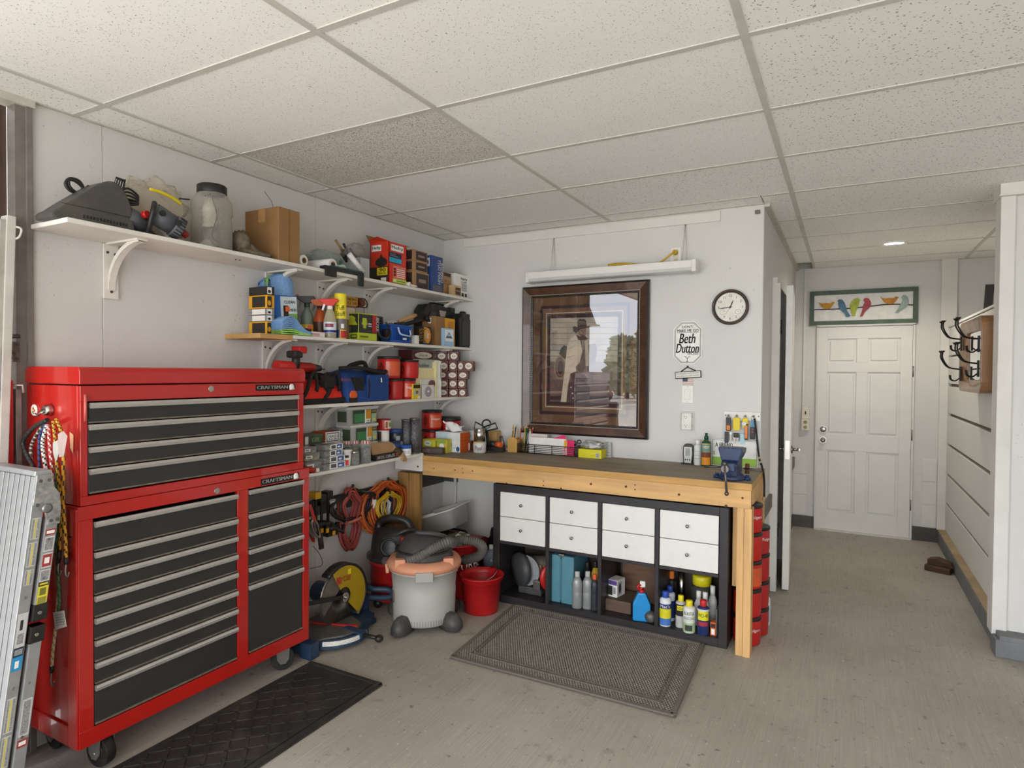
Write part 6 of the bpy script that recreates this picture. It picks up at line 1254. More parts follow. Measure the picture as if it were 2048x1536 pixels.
for s_ in (-1, 1): MB().cyl((s_ * .06, .03, .06), (s_ * .155, .035, .05), .005, seg=8).b('lock_lever', VS, t)
MB().cyl((.075, .05, .03), (.075, .05, .085), .012, seg=10).b('clamp_bolt', C('#6b4632', .6, .4), t)
# ---------------------------------------------------------------- picture, clock, signs, switches on the back wall
FRB = C('#4a2e1e', .35, var=.45, ns=14, stretch=(1, 1, 1), coat=.4, dirt=.4, dirtcol='#24150d'); FRD = C('#1f1a17', .35, coat=.3)
t = thing('framed_picture', 'large brown framed cowboy picture with glass on the back wall', 'picture', (-1.645, 4.118, 1.07), rot=(0, math.radians(-.35), 0))
x0, x1, z0, z1 = -2.121, -1.168, 1.078, 2.152
def frame_ring(a, b, ya, yb, mm):
    """mitred ring between insets a and b"""
    o = [(x0 + a, z0 + a), (x1 - a, z0 + a), (x1 - a, z1 - a), (x0 + a, z1 - a)]; i_ = [(x0 + b, z0 + b), (x1 - b, z0 + b), (x1 - b, z1 - b), (x0 + b, z1 - b)]
    rows = [[(p[0], 4.116, p[1]) for p in o], [(p[0], ya, p[1]) for p in o], [(p[0], yb, p[1]) for p in i_], [(p[0], 4.116, p[1]) for p in i_]]
    return MB().grid(rows, closed=True, smooth=False)
frame_ring(0, .014, 4.088, 4.078, 0).w('outer_moulding', FRD, t); frame_ring(.014, .062, 4.076, 4.090, 0).w('frame_moulding', FRB, t); frame_ring(.062, .068, 4.094, 4.094, 0).w('inner_lip', C('#8b7b6a', .4), t); fi = frame_ring(.068, .082, 4.092, 4.098, 0).w('bead_moulding', FRD, t)
m = MB()
for i in range(70):
    f = i / 69; zz_ = z0 + .08 + (z1 - z0 - .16) * f
    for xx in (x0 + .075, x1 - .075): m.box(xx - .004, xx + .004, 4.089, 4.096, zz_ - .0035, zz_ + .0035)
for i in range(58):
    f = i / 57; xx = x0 + .08 + (x1 - x0 - .16) * f
    for zz_ in (z0 + .075, z1 - .075): m.box(xx - .0035, xx + .0035, 4.089, 4.096, zz_ - .004, zz_ + .004)
m.w('bead_row', C('#2c2521', .35), t)['kind'] = 'stuff'
ox0, ox1, oz0, oz1 = x0 + .08, x1 - .08, z0 + .08, z1 - .08; ow, oh = ox1 - ox0, oz1 - oz0
MB().box(ox0, ox1, 4.110, 4.116, oz0, oz1).w('mat_board', C('#71523a', .8, var=.35, ns=7, dirt=.4, dirtcol='#4a3626'), t)
def mring(name, a, b, col, y):
    m = MB(); A = (ox0 + ow * a, ox1 - ow * a, oz0 + oh * a * .95, oz1 - oh * a * .95); B = (ox0 + ow * b, ox1 - ow * b, oz0 + oh * b * .95, oz1 - oh * b * .95)
    m.add([(A[0], y, A[2]), (A[1], y, A[2]), (A[1], y, A[3]), (A[0], y, A[3]), (B[0], y, B[2]), (B[1], y, B[2]), (B[1], y, B[3]), (B[0], y, B[3])], [(0, 1, 5, 4), (1, 2, 6, 5), (2, 3, 7, 6), (3, 0, 4, 7)])
    m.w(name, col, t)
mring('dark_mat_line', .072, .098, C('#38262a', .7), 4.1093); mring('inner_mat', .098, .135, C('#765841', .8, var=.3, ns=9), 4.1092); mring('cream_line', .133, .139, C('#c8b8a2', .6), 4.1090); mring('dark_mat_line', .15, .178, C('#3a2628', .7), 4.1088)
pa = ox0 + ow * .178; pb = ox1 - ow * .178; pc_ = oz0 + oh * .169; pd = oz1 - oh * .169
m = MB(); cols = []
def pp(zx, zy): p = at(1040 + zx / 4.655, 560 + zy / 4.655, y=4.1085); return (min(max(p.x, pa), pb), min(max(p.z, pc_), pd))
ycur = [4.1086]
def poly_(pts, hexc, var=.12, ns=30):
    mm = C(hexc, .7, var=var, ns=ns)
    if mm not in cols: cols.append(mm)
    ycur[0] -= .00012; m.add([(x_, ycur[0], z_) for x_, z_ in [pp(*p) for p in pts]], [list(range(len(pts)))], cols.index(mm))
R_ = lambda a, b, c, d: [(a, b), (c, b), (c, d), (a, d)]
poly_(R_(280, 340, 930, 1200), '#6a5550', .35, 8); poly_(R_(280, 340, 930, 760), '#a79b8c', .2, 14)
for k, yy in enumerate((395, 440, 492, 545, 598, 650, 705)): poly_(R_(280, yy, 930, yy + 5 + k % 3 * 2), '#83776a')
poly_(R_(280, 760, 930, 930), '#7b6a5e', .3, 10); poly_(R_(280, 1035, 930, 1060), '#8a6a5e'); poly_(R_(280, 1080, 930, 1115), '#3f2d2c')
poly_([(365, 690), (380, 640), (410, 605), (440, 620), (445, 700), (420, 740)], '#4a3d36'); 
ring_ = [(372 + 55 * math.cos(i * PI / 12), 815 + 108 * math.sin(i * PI / 12)) for i in range(24)]
poly_(ring_, '#8f7b66'); poly_([(374 + 44 * math.cos(i * PI / 12), 815 + 92 * math.sin(i * PI / 12)) for i in range(24)], '#5a4640'); poly_([(376 + 36 * math.cos(i * PI / 12), 815 + 80 * math.sin(i * PI / 12)) for i in range(24)], '#7d6a5b'); poly_([(378 + 28 * math.cos(i * PI / 12), 815 + 66 * math.sin(i * PI / 12)) for i in range(24)], '#4c3a35')
poly_([(640, 600), (700, 590), (720, 640), (700, 760), (640, 780)], '#5d5048')
poly_([(440, 960), (600, 920), (650, 1000), (650, 1175), (430, 1175)], '#51413f', .3, 20)
poly_([(560, 560), (600, 560), (625, 640), (620, 790), (570, 880), (510, 800), (560, 680)], '#6e5c54', .3, 30)
poly_([(515, 515), (470, 550), (440, 620), (425, 760), (410, 900), (380, 1165), (432, 1165), (445, 1000), (470, 875), (525, 858), (520, 805), (555, 770), (582, 660), (560, 560)], '#c2b4a0', .15, 25)
poly_([(600, 550), (636, 590), (645, 700), (640, 800), (612, 800), (606, 640)], '#b3a592', .15, 25)
for a, b in (((455, 640), (510, 610)), ((440, 720), (505, 700)), ((450, 570), (545, 560))): poly_([a, b, (b[0], b[1] + 6), (a[0], a[1] + 8)], '#9b8d7a')
poly_([(470, 872), (525, 850), (580, 878), (604, 920), (520, 950), (478, 925)], '#5c463d'); poly_([(560, 880), (600, 880), (640, 940), (610, 950)], '#4b3a35')
poly_([(540, 470), (548, 448), (612, 445), (622, 480), (610, 522), (580, 530), (552, 512)], '#8a6f60'); poly_([(553, 505), (600, 512), (606, 524), (580, 532)], '#5f4a41'); poly_([(568, 470), (586, 468), (586, 474), (568, 476)], '#3c2d28'); poly_([(598, 466), (612, 465), (612, 471), (598, 472)], '#3c2d28'); poly_([(588, 470), (596, 470), (600, 496), (588, 498)], '#76594b')
poly_([(522, 505), (560, 526), (608, 522), (634, 545), (604, 566), (545, 558)], '#4f403b'); poly_([(575, 560), (600, 560), (596, 650), (584, 650)], '#8f8580')
poly_([(538, 440), (535, 385), (560, 360), (580, 366), (600, 360), (618, 385), (626, 440)], '#4d4139'); poly_([(492, 440), (498, 478), (525, 496), (560, 460), (620, 448), (664, 436), (648, 424), (600, 440), (540, 442), (510, 428)], '#40352e'); poly_([(538, 425), (624, 420), (626, 436), (538, 442)], '#2e2521')
for c in ((478, 1000), (490, 1055), (496, 1100)): poly_([(c[0] + 7 * math.cos(i * PI / 4), c[1] + 7 * math.sin(i * PI / 4)) for i in range(8)], '#c9c2b8')
m.w('print', cols, t)
def glass_mat():
    M = bpy.data.materials.new('mat_picture_glass'); M.use_nodes = True; nt = M.node_tree; N = nt.nodes; L = nt.links; N.remove(N['Principled BSDF']); o = N['Material Output']
    tr = N.new('ShaderNodeBsdfTransparent'); gl = N.new('ShaderNodeBsdfGlossy'); gl.inputs['Roughness'].default_value = .006; fr = N.new('ShaderNodeFresnel'); fr.inputs['IOR'].default_value = 1.62
    nzz = N.new('ShaderNodeTexNoise'); nzz.inputs['Scale'].default_value = 2.5; bp_ = N.new('ShaderNodeBump'); bp_.inputs['Strength'].default_value = .02; L.new(nzz.outputs['Fac'], bp_.inputs['Height']); L.new(bp_.outputs['Normal'], gl.inputs['Normal'])
    ma = N.new('ShaderNodeMath'); ma.operation = 'MULTIPLY'; ma.inputs[1].default_value = 1.9; L.new(fr.outputs[0], ma.inputs[0]); mx = N.new('ShaderNodeMixShader'); L.new(ma.outputs[0], mx.inputs[0]); L.new(tr.outputs[0], mx.inputs[1]); L.new(gl.outputs[0], mx.inputs[2]); L.new(mx.outputs[0], o.inputs['Surface']); return M
MB().quad((ox0, 4.1005, oz0), (ox1, 4.1005, oz0), (ox1, 4.1005, oz1), (ox0, 4.1005, oz1)).w('glass_pane', glass_mat(), t)
# clock
cx, cz, r = -.652, 1.946, .112
t = thing('wall_clock', 'round wall clock with a dark bronze rim on the back wall', 'clock', (cx, 4.119, cz))
Q = Euler((PI / 2, 0, 0)).to_matrix().to_4x4()
MB().lathe([(r * .82, .012), (r * .86, .032), (r * .93, .036), (r * .98, .03), (r, .018), (r, 0), (1e-4, 0)], (0, 0, 0), 48, T=Q, cap=False).b('rim', C('#3b2c22', .35, .3, coat=.3), t)
MB().lathe([(r * .85, .012), (1e-4, .012)], seg=40, T=Q).b('dial', C('#dcd9d0', .6), t)
m = MB(); yf = -.0126
for n, s_ in ((12, '12'), (1, '1'), (2, '2'), (3, '3'), (5, '5'), (6, '6'), (7, '7'), (9, '9'), (10, '10'), (11, '11')):
    a = n * PI / 6; hh = .0155; _, _, asp = text_shape(s_); w = hh * asp; c = V3((r * .64 * math.sin(a), yf, r * .64 * math.cos(a)))
    put_text(m, s_, c - V3((w / 2, 0, hh / 2)), (w, 0, 0), (0, 0, hh), 0)
for i in range(60):
    a = i * PI / 30; b0 = r * (.77 if i % 5 == 0 else .79); d = V3((math.sin(a), 0, math.cos(a))); m.bar(V3((0, yf, 0)) + d * b0, V3((0, yf, 0)) + d * r * .82, .0012, .0002, up=(0, 1, 0))
for sx in (-1, 1):
    c = V3((sx * r * .42, yf, -r * .27)); m.tube([c + V3((.016 * math.cos(i * PI / 8), 0, .016 * math.sin(i * PI / 8))) for i in range(16)], .0006, 4, closed=True); m.bar(c, c + V3((.010 * (1 if sx < 0 else .2), 0, .006)), .0016, .0003, up=(0, 1, 0))
m.b('dial_print', INK, t)
for nm, a, L_, w in (('hour_hand', 23, .05, .006), ('minute_hand', 263, .078, .005), ('second_hand', 212, .06, .0012)):
    d = V3((math.sin(math.radians(a)), 0, math.cos(math.radians(a)))); o = V3((0, -.016, 0)); s_ = d.cross(V3((0, 1, 0)))
    MB().add([o - d * .012 - s_ * w * .4, o - d * .012 + s_ * w * .4, o + d * L_ * .6 + s_ * w * .6, o + d * L_, o + d * L_ * .6 - s_ * w * .6], [(0, 1, 2, 3, 4)]).b(nm, INK, t, solid=.001)
MB().cyl((0, -.012, 0), (0, -.02, 0), .005, seg=12).b('hub', BLACKP, t)
# octagonal sign
x0, x1, z0, z1 = -1.010, -.821, 1.584, 1.867; c_ = .05; yy = 4.112
t = thing('octagonal_sign', 'white octagonal sign with black lettering and border below the clock', 'sign', ((x0 + x1) / 2, 4.119, z0))
def octa(d): return [(x0 + c_ + d * .4, z0 + d), (x1 - c_ - d * .4, z0 + d), (x1 - d, z0 + c_ + d * .4), (x1 - d, z1 - c_ - d * .4), (x1 - c_ - d * .4, z1 - d), (x0 + c_ + d * .4, z1 - d), (x0 + d, z1 - c_ - d * .4), (x0 + d, z0 + c_ + d * .4)]
MB().prism(octa(0), lambda p, q, t_: (p, t_, q), 4.119, yy).w('plate', C('#dedcd6', .4), t, bev=.002)
m = MB()
for d in (.010, .0155):
    P = [(p, yy - .0006, q) for p, q in octa(d)]
    for i in range(8): m.bar(P[i], P[(i + 1) % 8], .0022, .0004, up=(0, 1, 0))
def tx(s_, xa, xb, za, zb, sh=0, bold=.0): put_text(m, s_, (xa, yy - .0007, za), (xb - xa, 0, 0), (0, 0, zb - za), 0, sh, bold)
tx("DON'T", -.950, -.884, 1.822, 1.838, 0, .001); tx('MAKE ME GO', -.985, -.848, 1.795, 1.814, 0, .0012); tx('Beth', -.972, -.868, 1.722, 1.786, .25, .003); tx('Dutton', -.992, -.845, 1.66, 1.72, .25, .003); tx('ON YOU', -.915, -.848, 1.652, 1.668, 0, .0012)
for za in (1.647, 1.6485): m.box(-.916, -.847, yy - .0008, yy - .0004, za, za + .0012)
m.box(-.985, -.848, yy - .0008, yy - .0004, 1.790, 1.7915)
m.tube(spline([(-.936, yy - .001, 1.634), (-.928, yy - .001, 1.636), (-.918, yy - .001, 1.622), (-.917, yy - .001, 1.612), (-.917, yy - .001, 1.604)]), .0014, 5).tube(spline([(-.898, yy - .001, 1.634), (-.906, yy - .001, 1.636), (-.916, yy - .001, 1.622), (-.917, yy - .001, 1.612)]), .0014, 5).tube([(-.925, yy - .001, 1.6035), (-.909, yy - .001, 1.6035)], .0014, 5)
m.w('printed_face', INK, t)
# small hanging plaque
t = thing('hanging_plaque', 'small tilted white plaque on a black cord above the flag sticker', 'sign', (-.91, 4.112, 1.52), rot=(0, math.radians(-4), 0))
MB().box(-.084, .084, -.006, .004, -.026, .020).b('border', INK, t, bev=.004); MB().box(-.079, .079, -.0075, -.005, -.021, .016).b('face', C('#d6d3cb', .5), t, bev=.002)
m = MB(); put_text(m, "If at first you don't succeed,", (-.072, -.0082, .001), (.144, 0, 0), (0, 0, .011), 0, .25); put_text(m, 'do it like your wife told you', (-.07, -.0082, -.016), (.142, 0, 0), (0, 0, .011), 0, .25); m.b('lettering', INK, t)
MB().tube([(-.045, -.002, .02), (-.01, -.002, .042), (.0, -.002, .046), (.012, -.002, .040), (.05, -.002, .02)], .0035, 6).ball((0, -.002, .05), .006).b('cord', INK, t)
def plate(name, label, cat, x0, x1, z0, z1, mat=None, dpt=.006): 
    t = thing(name, label, cat, ((x0 + x1) / 2, 4.119, (z0 + z1) / 2)); w, h = x1 - x0, z1 - z0; MB().box(-w/2, w/2, -dpt, .002, -h/2, h/2).b('plate', mat or C('#dddad2', .4, var=.02), t, bev=.003, seg=2); return t, w, h
t, w, h = plate('flag_sticker', 'small faded flag sticker between the plaque and the light switch', 'sticker', -.948, -.874, 1.449, 1.495, dpt=.002); m = MB()
for i in range(7): m.box(-w/2 + .002, w/2 - .002, -.0027, -.002, -h/2 + .002 + i * h / 7.2, -h/2 + .002 + i * h / 7.2 + h / 14.4, 0)
m.box(-w/2 + .002, -.002, -.0032, -.002, 0, h/2 - .001, 1); m.b('flag_print', [C('#a8756e', .5), C('#3a4156', .5)], t)
t, w, h = plate('light_switch', 'white rocker light switch plate below the flag sticker', 'light switch', -.950, -.876, 1.331, 1.447)
MB().box(-.017, .017, -.011, -.004, -.034, .034).b('rocker', WPL, t, bev=.003)
for dz in (-.05, .05): MB().cyl((0, -.0065, dz), (0, -.0075, dz), .0028, seg=8).b('screw', STEEL, t)
def slots(m, c, side=None):
    for dx in (-.006, .006): m.box(c[0] + dx - .001, c[0] + dx + .001, c[1] - .0006, c[1] + .001, c[2] - .002, c[2] + .006)
    m.cyl((c[0], c[1] + .001, c[2] - .008), (c[0], c[1] - .0006, c[2] - .008), .0025, seg=8)
t, w, h = plate('wall_tap', 'white plug adapter box with six sockets beside the picture', 'socket', -.958, -.868, 1.154, 1.276, C('#d3d0c8', .4), .012)
MB().prism([(-w * .46, -.012), (-w * .30, -.045), (w * .38, -.045), (w * .47, -.012)], lambda p, q, t_: (p, q, t_), -h * .46, h * .44).b('adapter_body', C('#d9d6ce', .4), t, bev=.004)
for dz in (-.028, .028):
    m = MB(); slots(m, (.0, -.045, dz)); m.b('socket_holes', INK, t)
    m = MB(); m.box(w * .42, w * .432, -.030, -.028, dz - .004, dz + .006).box(w * .44, w * .452, -.021, -.019, dz - .004, dz + .006); m.b('side_holes', INK, t)
t, w, h = plate('wall_socket', 'white wall socket above the light fixture with the yellow plug in it', 'socket', -1.036, -.966, 2.235, 2.352)
MB().box(-.017, .017, -.009, -.005, -.045, .045).b('socket_face', C('#cfc8b4', .5), t, bev=.003)
m = MB(); slots(m, (0, -.0095, -.022)); m.b('socket_holes', INK, t)
t = thing('extension_cable', 'yellow extension cord with a round plug lying on the light fixture', 'cord', (-1.0, 4.07, 2.31))
YC = C('#b8951a', .5, var=.08); P_ = lambda u, v, y: at(u, v, y=y)
MB().cyl((-1.001, 4.108, 2.318), (-1.001, 4.075, 2.318), .017, .014, seg=16).w('plug', YC, t)
MB().tube(spline([(-1.001, 4.07, 2.318), (-1.015, 4.05, 2.30), P_(1325, 522, 4.04), P_(1308, 529, 4.03), P_(1290, 531, 4.02), P_(1265, 528, 4.02), P_(1240, 527, 4.02), P_(1216, 530, 4.03)]), .006, 6).tube(spline([P_(1216, 532, 4.01), P_(1240, 529, 4.01), P_(1270, 532, 4.01)]), .006, 6).w('cable', YC, t)
# shop light fixture
t = thing('shop_light', 'long white unlit shop light fixture on straps above the picture', 'light fixture', (-1.44, 4.03, 2.17))
LW_ = C('#d8d6d2', .4, var=.02); MB().box(-2.025, -.862, 3.985, 4.085, 2.195, 2.242).w('housing', LW_, t, bev=.004); MB().prism([(3.983, 2.195), (3.99, 2.178), (4.005, 2.172), (4.065, 2.172), (4.08, 2.178), (4.087, 2.195)], lambda p, q, t_: (t_, p, q), -2.02, -.868).w('diffuser', C('#c4c3c0', .3, var=.03), t, bev=.003)
for a, b_ in ((-2.045, -2.018), (-.87, -.842)): MB().box(a, b_, 3.979, 4.09, 2.168, 2.246).w('end_cap', LW_, t, bev=.006)
for xx in (-1.882, -.94):
    for s_ in (-1, 1): MB().tube([(xx + s_ * .003, 4.116, 2.495), (xx + s_ * .016, 4.09, 2.242)], .0022, 5).w('strap', C('#bdbab4', .4), t)
    MB().cyl((xx, 4.119, 2.497), (xx, 4.110, 2.497), .005, seg=8).w('screw', STEEL, t)
MB().box(-.515, -.485, 4.105, 4.12, 2.515, 2.54).w('clip_body', C('#6a665f', .5, .5), thing('ceiling_clip', 'small grey metal clip at the top right corner of the back wall', 'clip', (-.5, 4.118, 2.52)), bev=.004)
# key rack with keys and lanyard
x0, x1, z0, z1 = -.683, -.463, 1.232, 1.288
t = thing('key_rack', 'white key rack board with four steel hooks right of the plug adapter', 'key rack', ((x0 + x1) / 2, 4.119, z0)); MB().box(x0, x1, 4.106, 4.119, z0, z1).w('board', C('#d9d6d0', .5), t, bev=.003)
hk = [-.652, -.602, -.551, -.503]
for h_ in hk: MB().ball((h_, 4.098, 1.262), .008).cyl((h_, 4.106, 1.262), (h_, 4.095, 1.262), .004, seg=8).w('hook', CHROME, t)
for xx in (x0 + .012, x1 - .012): MB().cyl((xx, 4.107, 1.262), (xx, 4.1045, 1.262), .004, seg=8).w('screw', INK, t)
def fob(label, x, body, z0_, z1_, w, ring=True):
    t = thing('key_fob', label, 'keys', (x, 4.09, z0_), group='keys on the key rack')
    MB().box(x - w / 2, x + w / 2, 4.085, 4.093, z0_, z1_).w('tag_body', body, t, bev=.004)
    MB().tube([(x + .010 * math.cos(i * PI / 6), 4.088, 1.252 + .012 * math.sin(i * PI / 6)) for i in range(12)], .0016, 5, closed=True).w('ring', STEEL, t); return t
def key(t, x, z, L_, tilt=0): MB().bar((x, 4.088, z), (x + tilt, 4.088, z - L_), .007, .002, up=(0, 1, 0)).cyl((x, 4.09, z), (x, 4.086, z), .009, seg=10).w('key', STEEL, t)
t = fob('black keyring with an orange print, leftmost on the key rack', -.650, BLACKP, 1.165, 1.25, .030); MB().box(-.660, -.640, 4.0835, 4.085, 1.17, 1.20).w('orange_print', C('#d97a2a', .5), t); MB().box(-.672, -.648, 4.08, 4.09, 1.09, 1.16).w('car_fob', BLACKP, t, bev=.005); key(t, -.635, 1.15, .05)
t = fob('yellow tag with two keys, second on the key rack', -.602, C('#d9c21f', .45), 1.17, 1.25, .042); MB().box(-.618, -.586, 4.08, 4.09, 1.125, 1.155).w('black_head', BLACKP, t, bev=.005); key(t, -.612, 1.125, .04); key(t, -.594, 1.125, .035)
t = fob('yellow tag with a hanging orange lettered strap, third on the key rack', -.551, C('#d9c21f', .45), 1.19, 1.25, .034); MB().box(-.552, -.532, 4.079, 4.085, 1.115, 1.215).w('strap', C('#3a2320', .5), t); MB().box(-.549, -.535, 4.0775, 4.079, 1.125, 1.205).w('orange_print', C('#dd7a35', .5), t); MB().cyl((-.556, 4.083, 1.215), (-.556, 4.078, 1.215), .013, seg=14).w('steel_tag', STEEL, t); MB().box(-.578, -.552, 4.086, 4.09, 1.085, 1.15).w('blue_tag', C('#a8cbd8', .5), t)
t = fob('black car remote with a blue tag, rightmost on the key rack', -.506, BLACKP, 1.12, 1.195, .030); MB().box(-.515, -.497, 4.083, 4.09, 1.195, 1.24).w('blue_tag', C('#4f86a8', .5), t)
for dz in (0, .018): MB().cyl((-.506, 4.085, 1.165 + dz), (-.506, 4.083, 1.165 + dz), .005, seg=8).w('button', C('#9a4a3a', .5), t)
t = thing('lanyard', 'long black lanyard with tan beads hanging from the key rack past the bench end', 'lanyard', (-.49, 4.08, .85), group=None)
for dx in (0, .006): MB().tube(spline([(-.500 + dx, 4.088, 1.25), (-.487 + dx, 4.075, 1.17), (-.466 + dx, 4.05, 1.02), (-.446 + dx, 4.02, .97), (-.424 + dx, 3.95, .90), (-.420 + dx, 3.93, .80)]), .0035, 5).w('cord', BLACKP, t)
for i in range(5): MB().ball((-.461 + i * .0045, 4.045 - i * .005, 1.012 - i * .012), .008, seg=8, rings=5).w('bead', C('#b59a6a', .5) if i % 2 == 0 else BLACKP, t)
MB().tube([(-.417 + .009 * math.cos(i * PI / 5), 3.93, .785 + .016 * math.sin(i * PI / 5)) for i in range(10)], .002, 5, closed=True).w('clip', STEEL, t)
# ---------------------------------------------------------------- passage fittings
t = thing('recessed_lamp', 'lit round recessed lamp in the passage ceiling', 'lamp', (.317, 5.796, ZC)); MB().lathe([(.065, -.002), (.085, -.012), (.095, -.010), (.098, 0)], seg=28, cap=False).b('trim_ring', C('#e6e4de', .4), t); MB().lathe([(.066, -.0025), (1e-4, -.0025)], seg=24).b('lens', C('#ffffff', .3, emit=14), t)
t = thing('bird_panel', 'green framed panel of six painted birds on a wire above the far door', 'wall art', (.119, 6.82, 2.01)); x0, x1, z0, z1 = -.330, .572, 2.008, 2.342; GF = C('#4f5f52', .6, var=.2, ns=10, dirt=.3)
MB().box(x0, x1, 6.80, 6.826, z1 - .04, z1).w('frame_top', GF, t, bev=.003); MB().box(x0, x1, 6.80, 6.826, z0, z0 + .04).w('frame_bottom', GF, t, bev=.003); MB().box(x0, x0 + .04, 6.801, 6.826, z0 + .04, z1 - .04).w('frame_side', GF, t, bev=.003); MB().box(x1 - .04, x1, 6.801, 6.826, z0 + .04, z1 - .04).w('frame_side', GF, t, bev=.003)
MB().box(x0 + .04, x1 - .04, 6.818, 6.826, z0 + .04, z1 - .04).w('backing', C('#dfddd8', .6), t)
B8 = lambda zx, zy: at(1536 + zx / 4, 500 + zy / 4, y=6.81)
MB().tube(spline([B8(370, 478), B8(500, 474), B8(640, 468), B8(800, 452), B8(920, 438), B8(1030, 434), B8(1100, 436), B8(1160, 440)]), .005, 6).w('wire', BLACKP, t)
sit = [(400, 416), (418, 426), (440, 430), (470, 424), (500, 428), (515, 414), (536, 418), (525, 432), (512, 452), (495, 470), (470, 472), (445, 468), (425, 450)]
for lab, col, pts_ in (('orange yellow bird at the left', '#b5831f', sit), ('second orange yellow bird', '#b5791f', [(898 + (p - 400) * 1.08, 374 + (q - 416) * 1.08) for p, q in sit]),
    ('blue bird', '#4a6f86', [(556, 408), (568, 396), (590, 396), (612, 420), (622, 450), (630, 480), (645, 505), (660, 525), (650, 535), (625, 535), (612, 508), (590, 490), (568, 460), (562, 430), (566, 415)]),
    ('lime green bird', '#98a33c', [(740, 405), (730, 390), (712, 383), (690, 392), (668, 410), (655, 440), (655, 465), (665, 490), (672, 510), (670, 527), (697, 527), (703, 500), (710, 480), (722, 455), (728, 430), (730, 412)]),
    ('red bird', '#a04146', [(762, 405), (770, 388), (788, 382), (808, 390), (824, 415), (825, 440), (810, 465), (785, 485), (770, 505), (757, 530), (735, 530), (748, 500), (756, 470), (762, 440), (775, 415)]),
    ('pale grey green bird', '#8fa39b', [(1068, 378), (1080, 362), (1100, 360), (1118, 378), (1127, 405), (1126, 432), (1105, 455), (1075, 475), (1052, 492), (1040, 503), (1016, 500), (1030, 485), (1048, 460), (1055, 440), (1068, 420), (1078, 395)])):
    MB().prism([(B8(*p).x, B8(*p).z) for p in pts_], lambda p, q, t_: (p, t_, q), 6.800, 6.812).w('bird', C(col, .6, var=.25, ns=25), t, bev=.002)['label'] = lab
t = thing('conduit', 'white wall conduit running from the ceiling to the socket left of the far door', 'conduit', (-.372, 6.82, 1.2)); MB().box(-.383, -.361, 6.812, 6.829, 1.215, 2.575).w('channel', TRIMW, t, bev=.002)
t = thing('surface_socket', 'cream surface mounted switch and socket box left of the far door', 'socket', (-.35, 6.82, .97)); CRM = C('#d6d0bd', .5)
MB().box(-.383, -.318, 6.79, 6.829, 1.085, 1.212).w('switch_box', CRM, t, bev=.003); MB().box(-.386, -.315, 6.785, 6.829, .972, 1.083).w('socket_box', CRM, t, bev=.003); MB().box(-.356, -.345, 6.782, 6.79, 1.13, 1.16).w('toggle', INK, t, bev=.002)
for dz in (1.002, 1.052): MB().cyl((-.351, 6.786, dz), (-.351, 6.783, dz), .017, seg=16).w('socket_face', C('#8d8560', .5), t)
# hall mirror with coat hooks on the board wall
y0, y1, z0, z1 = 5.02, 6.20, 1.415, 1.945; OAK = C('#876240', .4, var=.3, ns=6, stretch=(3, 3, .5), coat=.3)
mp = lambda u, v, x: at(1830 + u / 5.908, 560 + v / 5.908, x=x)
t = thing('hall_mirror', 'oak framed hall mirror with black iron double hooks on the board wall', 'mirror', (.80, 5.6, 1.42))
xa = .70; P = [mp(500, 545, xa), mp(765, 410, xa), mp(800, 1350, xa), mp(540, 1310, xa)]; I_ = [mp(575, 650, xa), mp(770, 575, xa), mp(785, 1180, xa), mp(610, 1175, xa)]
ys = sorted(p.y for p in P); yA, yB = (P[1].y + P[2].y) / 2, (P[0].y + P[3].y) / 2; zA, zB_ = (P[2].z + P[3].z) / 2, (P[0].z + P[1].z) / 2
iyA, iyB = yA + (yB - yA) * .17, yB - (yB - yA) * .21; izA, izB = zA + (zB_ - zA) * .17, zB_ - (zB_ - zA) * .17
def rrect(a, b, c, d, r_, n=4):
    o = []
    for (cy, cz_, s0) in ((b - r_, d - r_, 0), (a + r_, d - r_, 1), (a + r_, c + r_, 2), (b - r_, c + r_, 3)):
        for i in range(n + 1): q = PI / 2 * (s0 + i / n); o.append((cy + r_ * math.cos(q), cz_ + r_ * math.sin(q)))
    return o
Ro, Ri = rrect(yA, yB, zA, zB_, .07), rrect(iyA, iyB, izA, izB, .02)
MB().grid([[(.806, p, q) for p, q in Ro], [(xa, p, q) for p, q in Ro], [(xa, p, q) for p, q in rrect(yA + .03, yB - .03, zA + .02, zB_ - .02, .06)], [(xa + .02, p, q) for p, q in Ri], [(.80, p, q) for p, q in Ri]], closed=True, smooth=False).w('oak_frame', OAK, t, bev=.004)
MB().box(xa + .03, xa + .034, iyA, iyB, izA, izB).w('mirror_glass', C('#d5d8d6', .02, 1.0, var=.0), t)
IR = C('#221f1d', .45, .5)
for yy, zz_ in ((yA + .08, zB_ - .16), (yB - .09, zB_ - .13), (yA + .08, zA + .16), (yB - .08, zA + .13)):
    h_ = MB().box(xa - .006, xa + .004, yy - .012, yy + .012, zz_ - .06, zz_ + .04).w('hook_plate', IR, t, bev=.002)
    for s_ in (-1, 1):
        MB().tube(spline([(xa - .004, yy, zz_ + .02), (xa - .06, yy + s_ * .012, zz_ + .03), (xa - .085, yy + s_ * .03, zz_ + .05), (xa - .11, yy + s_ * .042, zz_ + .10), (xa - .11, yy + s_ * .045, zz_ + .14)]), .005, 6).cyl((xa - .11, yy + s_ * .045, zz_ + .138), (xa - .11, yy + s_ * .045, zz_ + .15), .009, .016, seg=10).w('upper_prong', IR, h_)
        MB().tube(spline([(xa - .004, yy, zz_ - .04), (xa - .03, yy + s_ * .008, zz_ - .06), (xa - .055, yy + s_ * .02, zz_ - .05), (xa - .06, yy + s_ * .024, zz_ - .02)]), .0045, 6).w('lower_prong', IR, h_)
t = thing('shelf_slats', 'dark metal rack ends standing on the ledge above the oak mirror', 'rack', (.9, 5.2, 1.973))
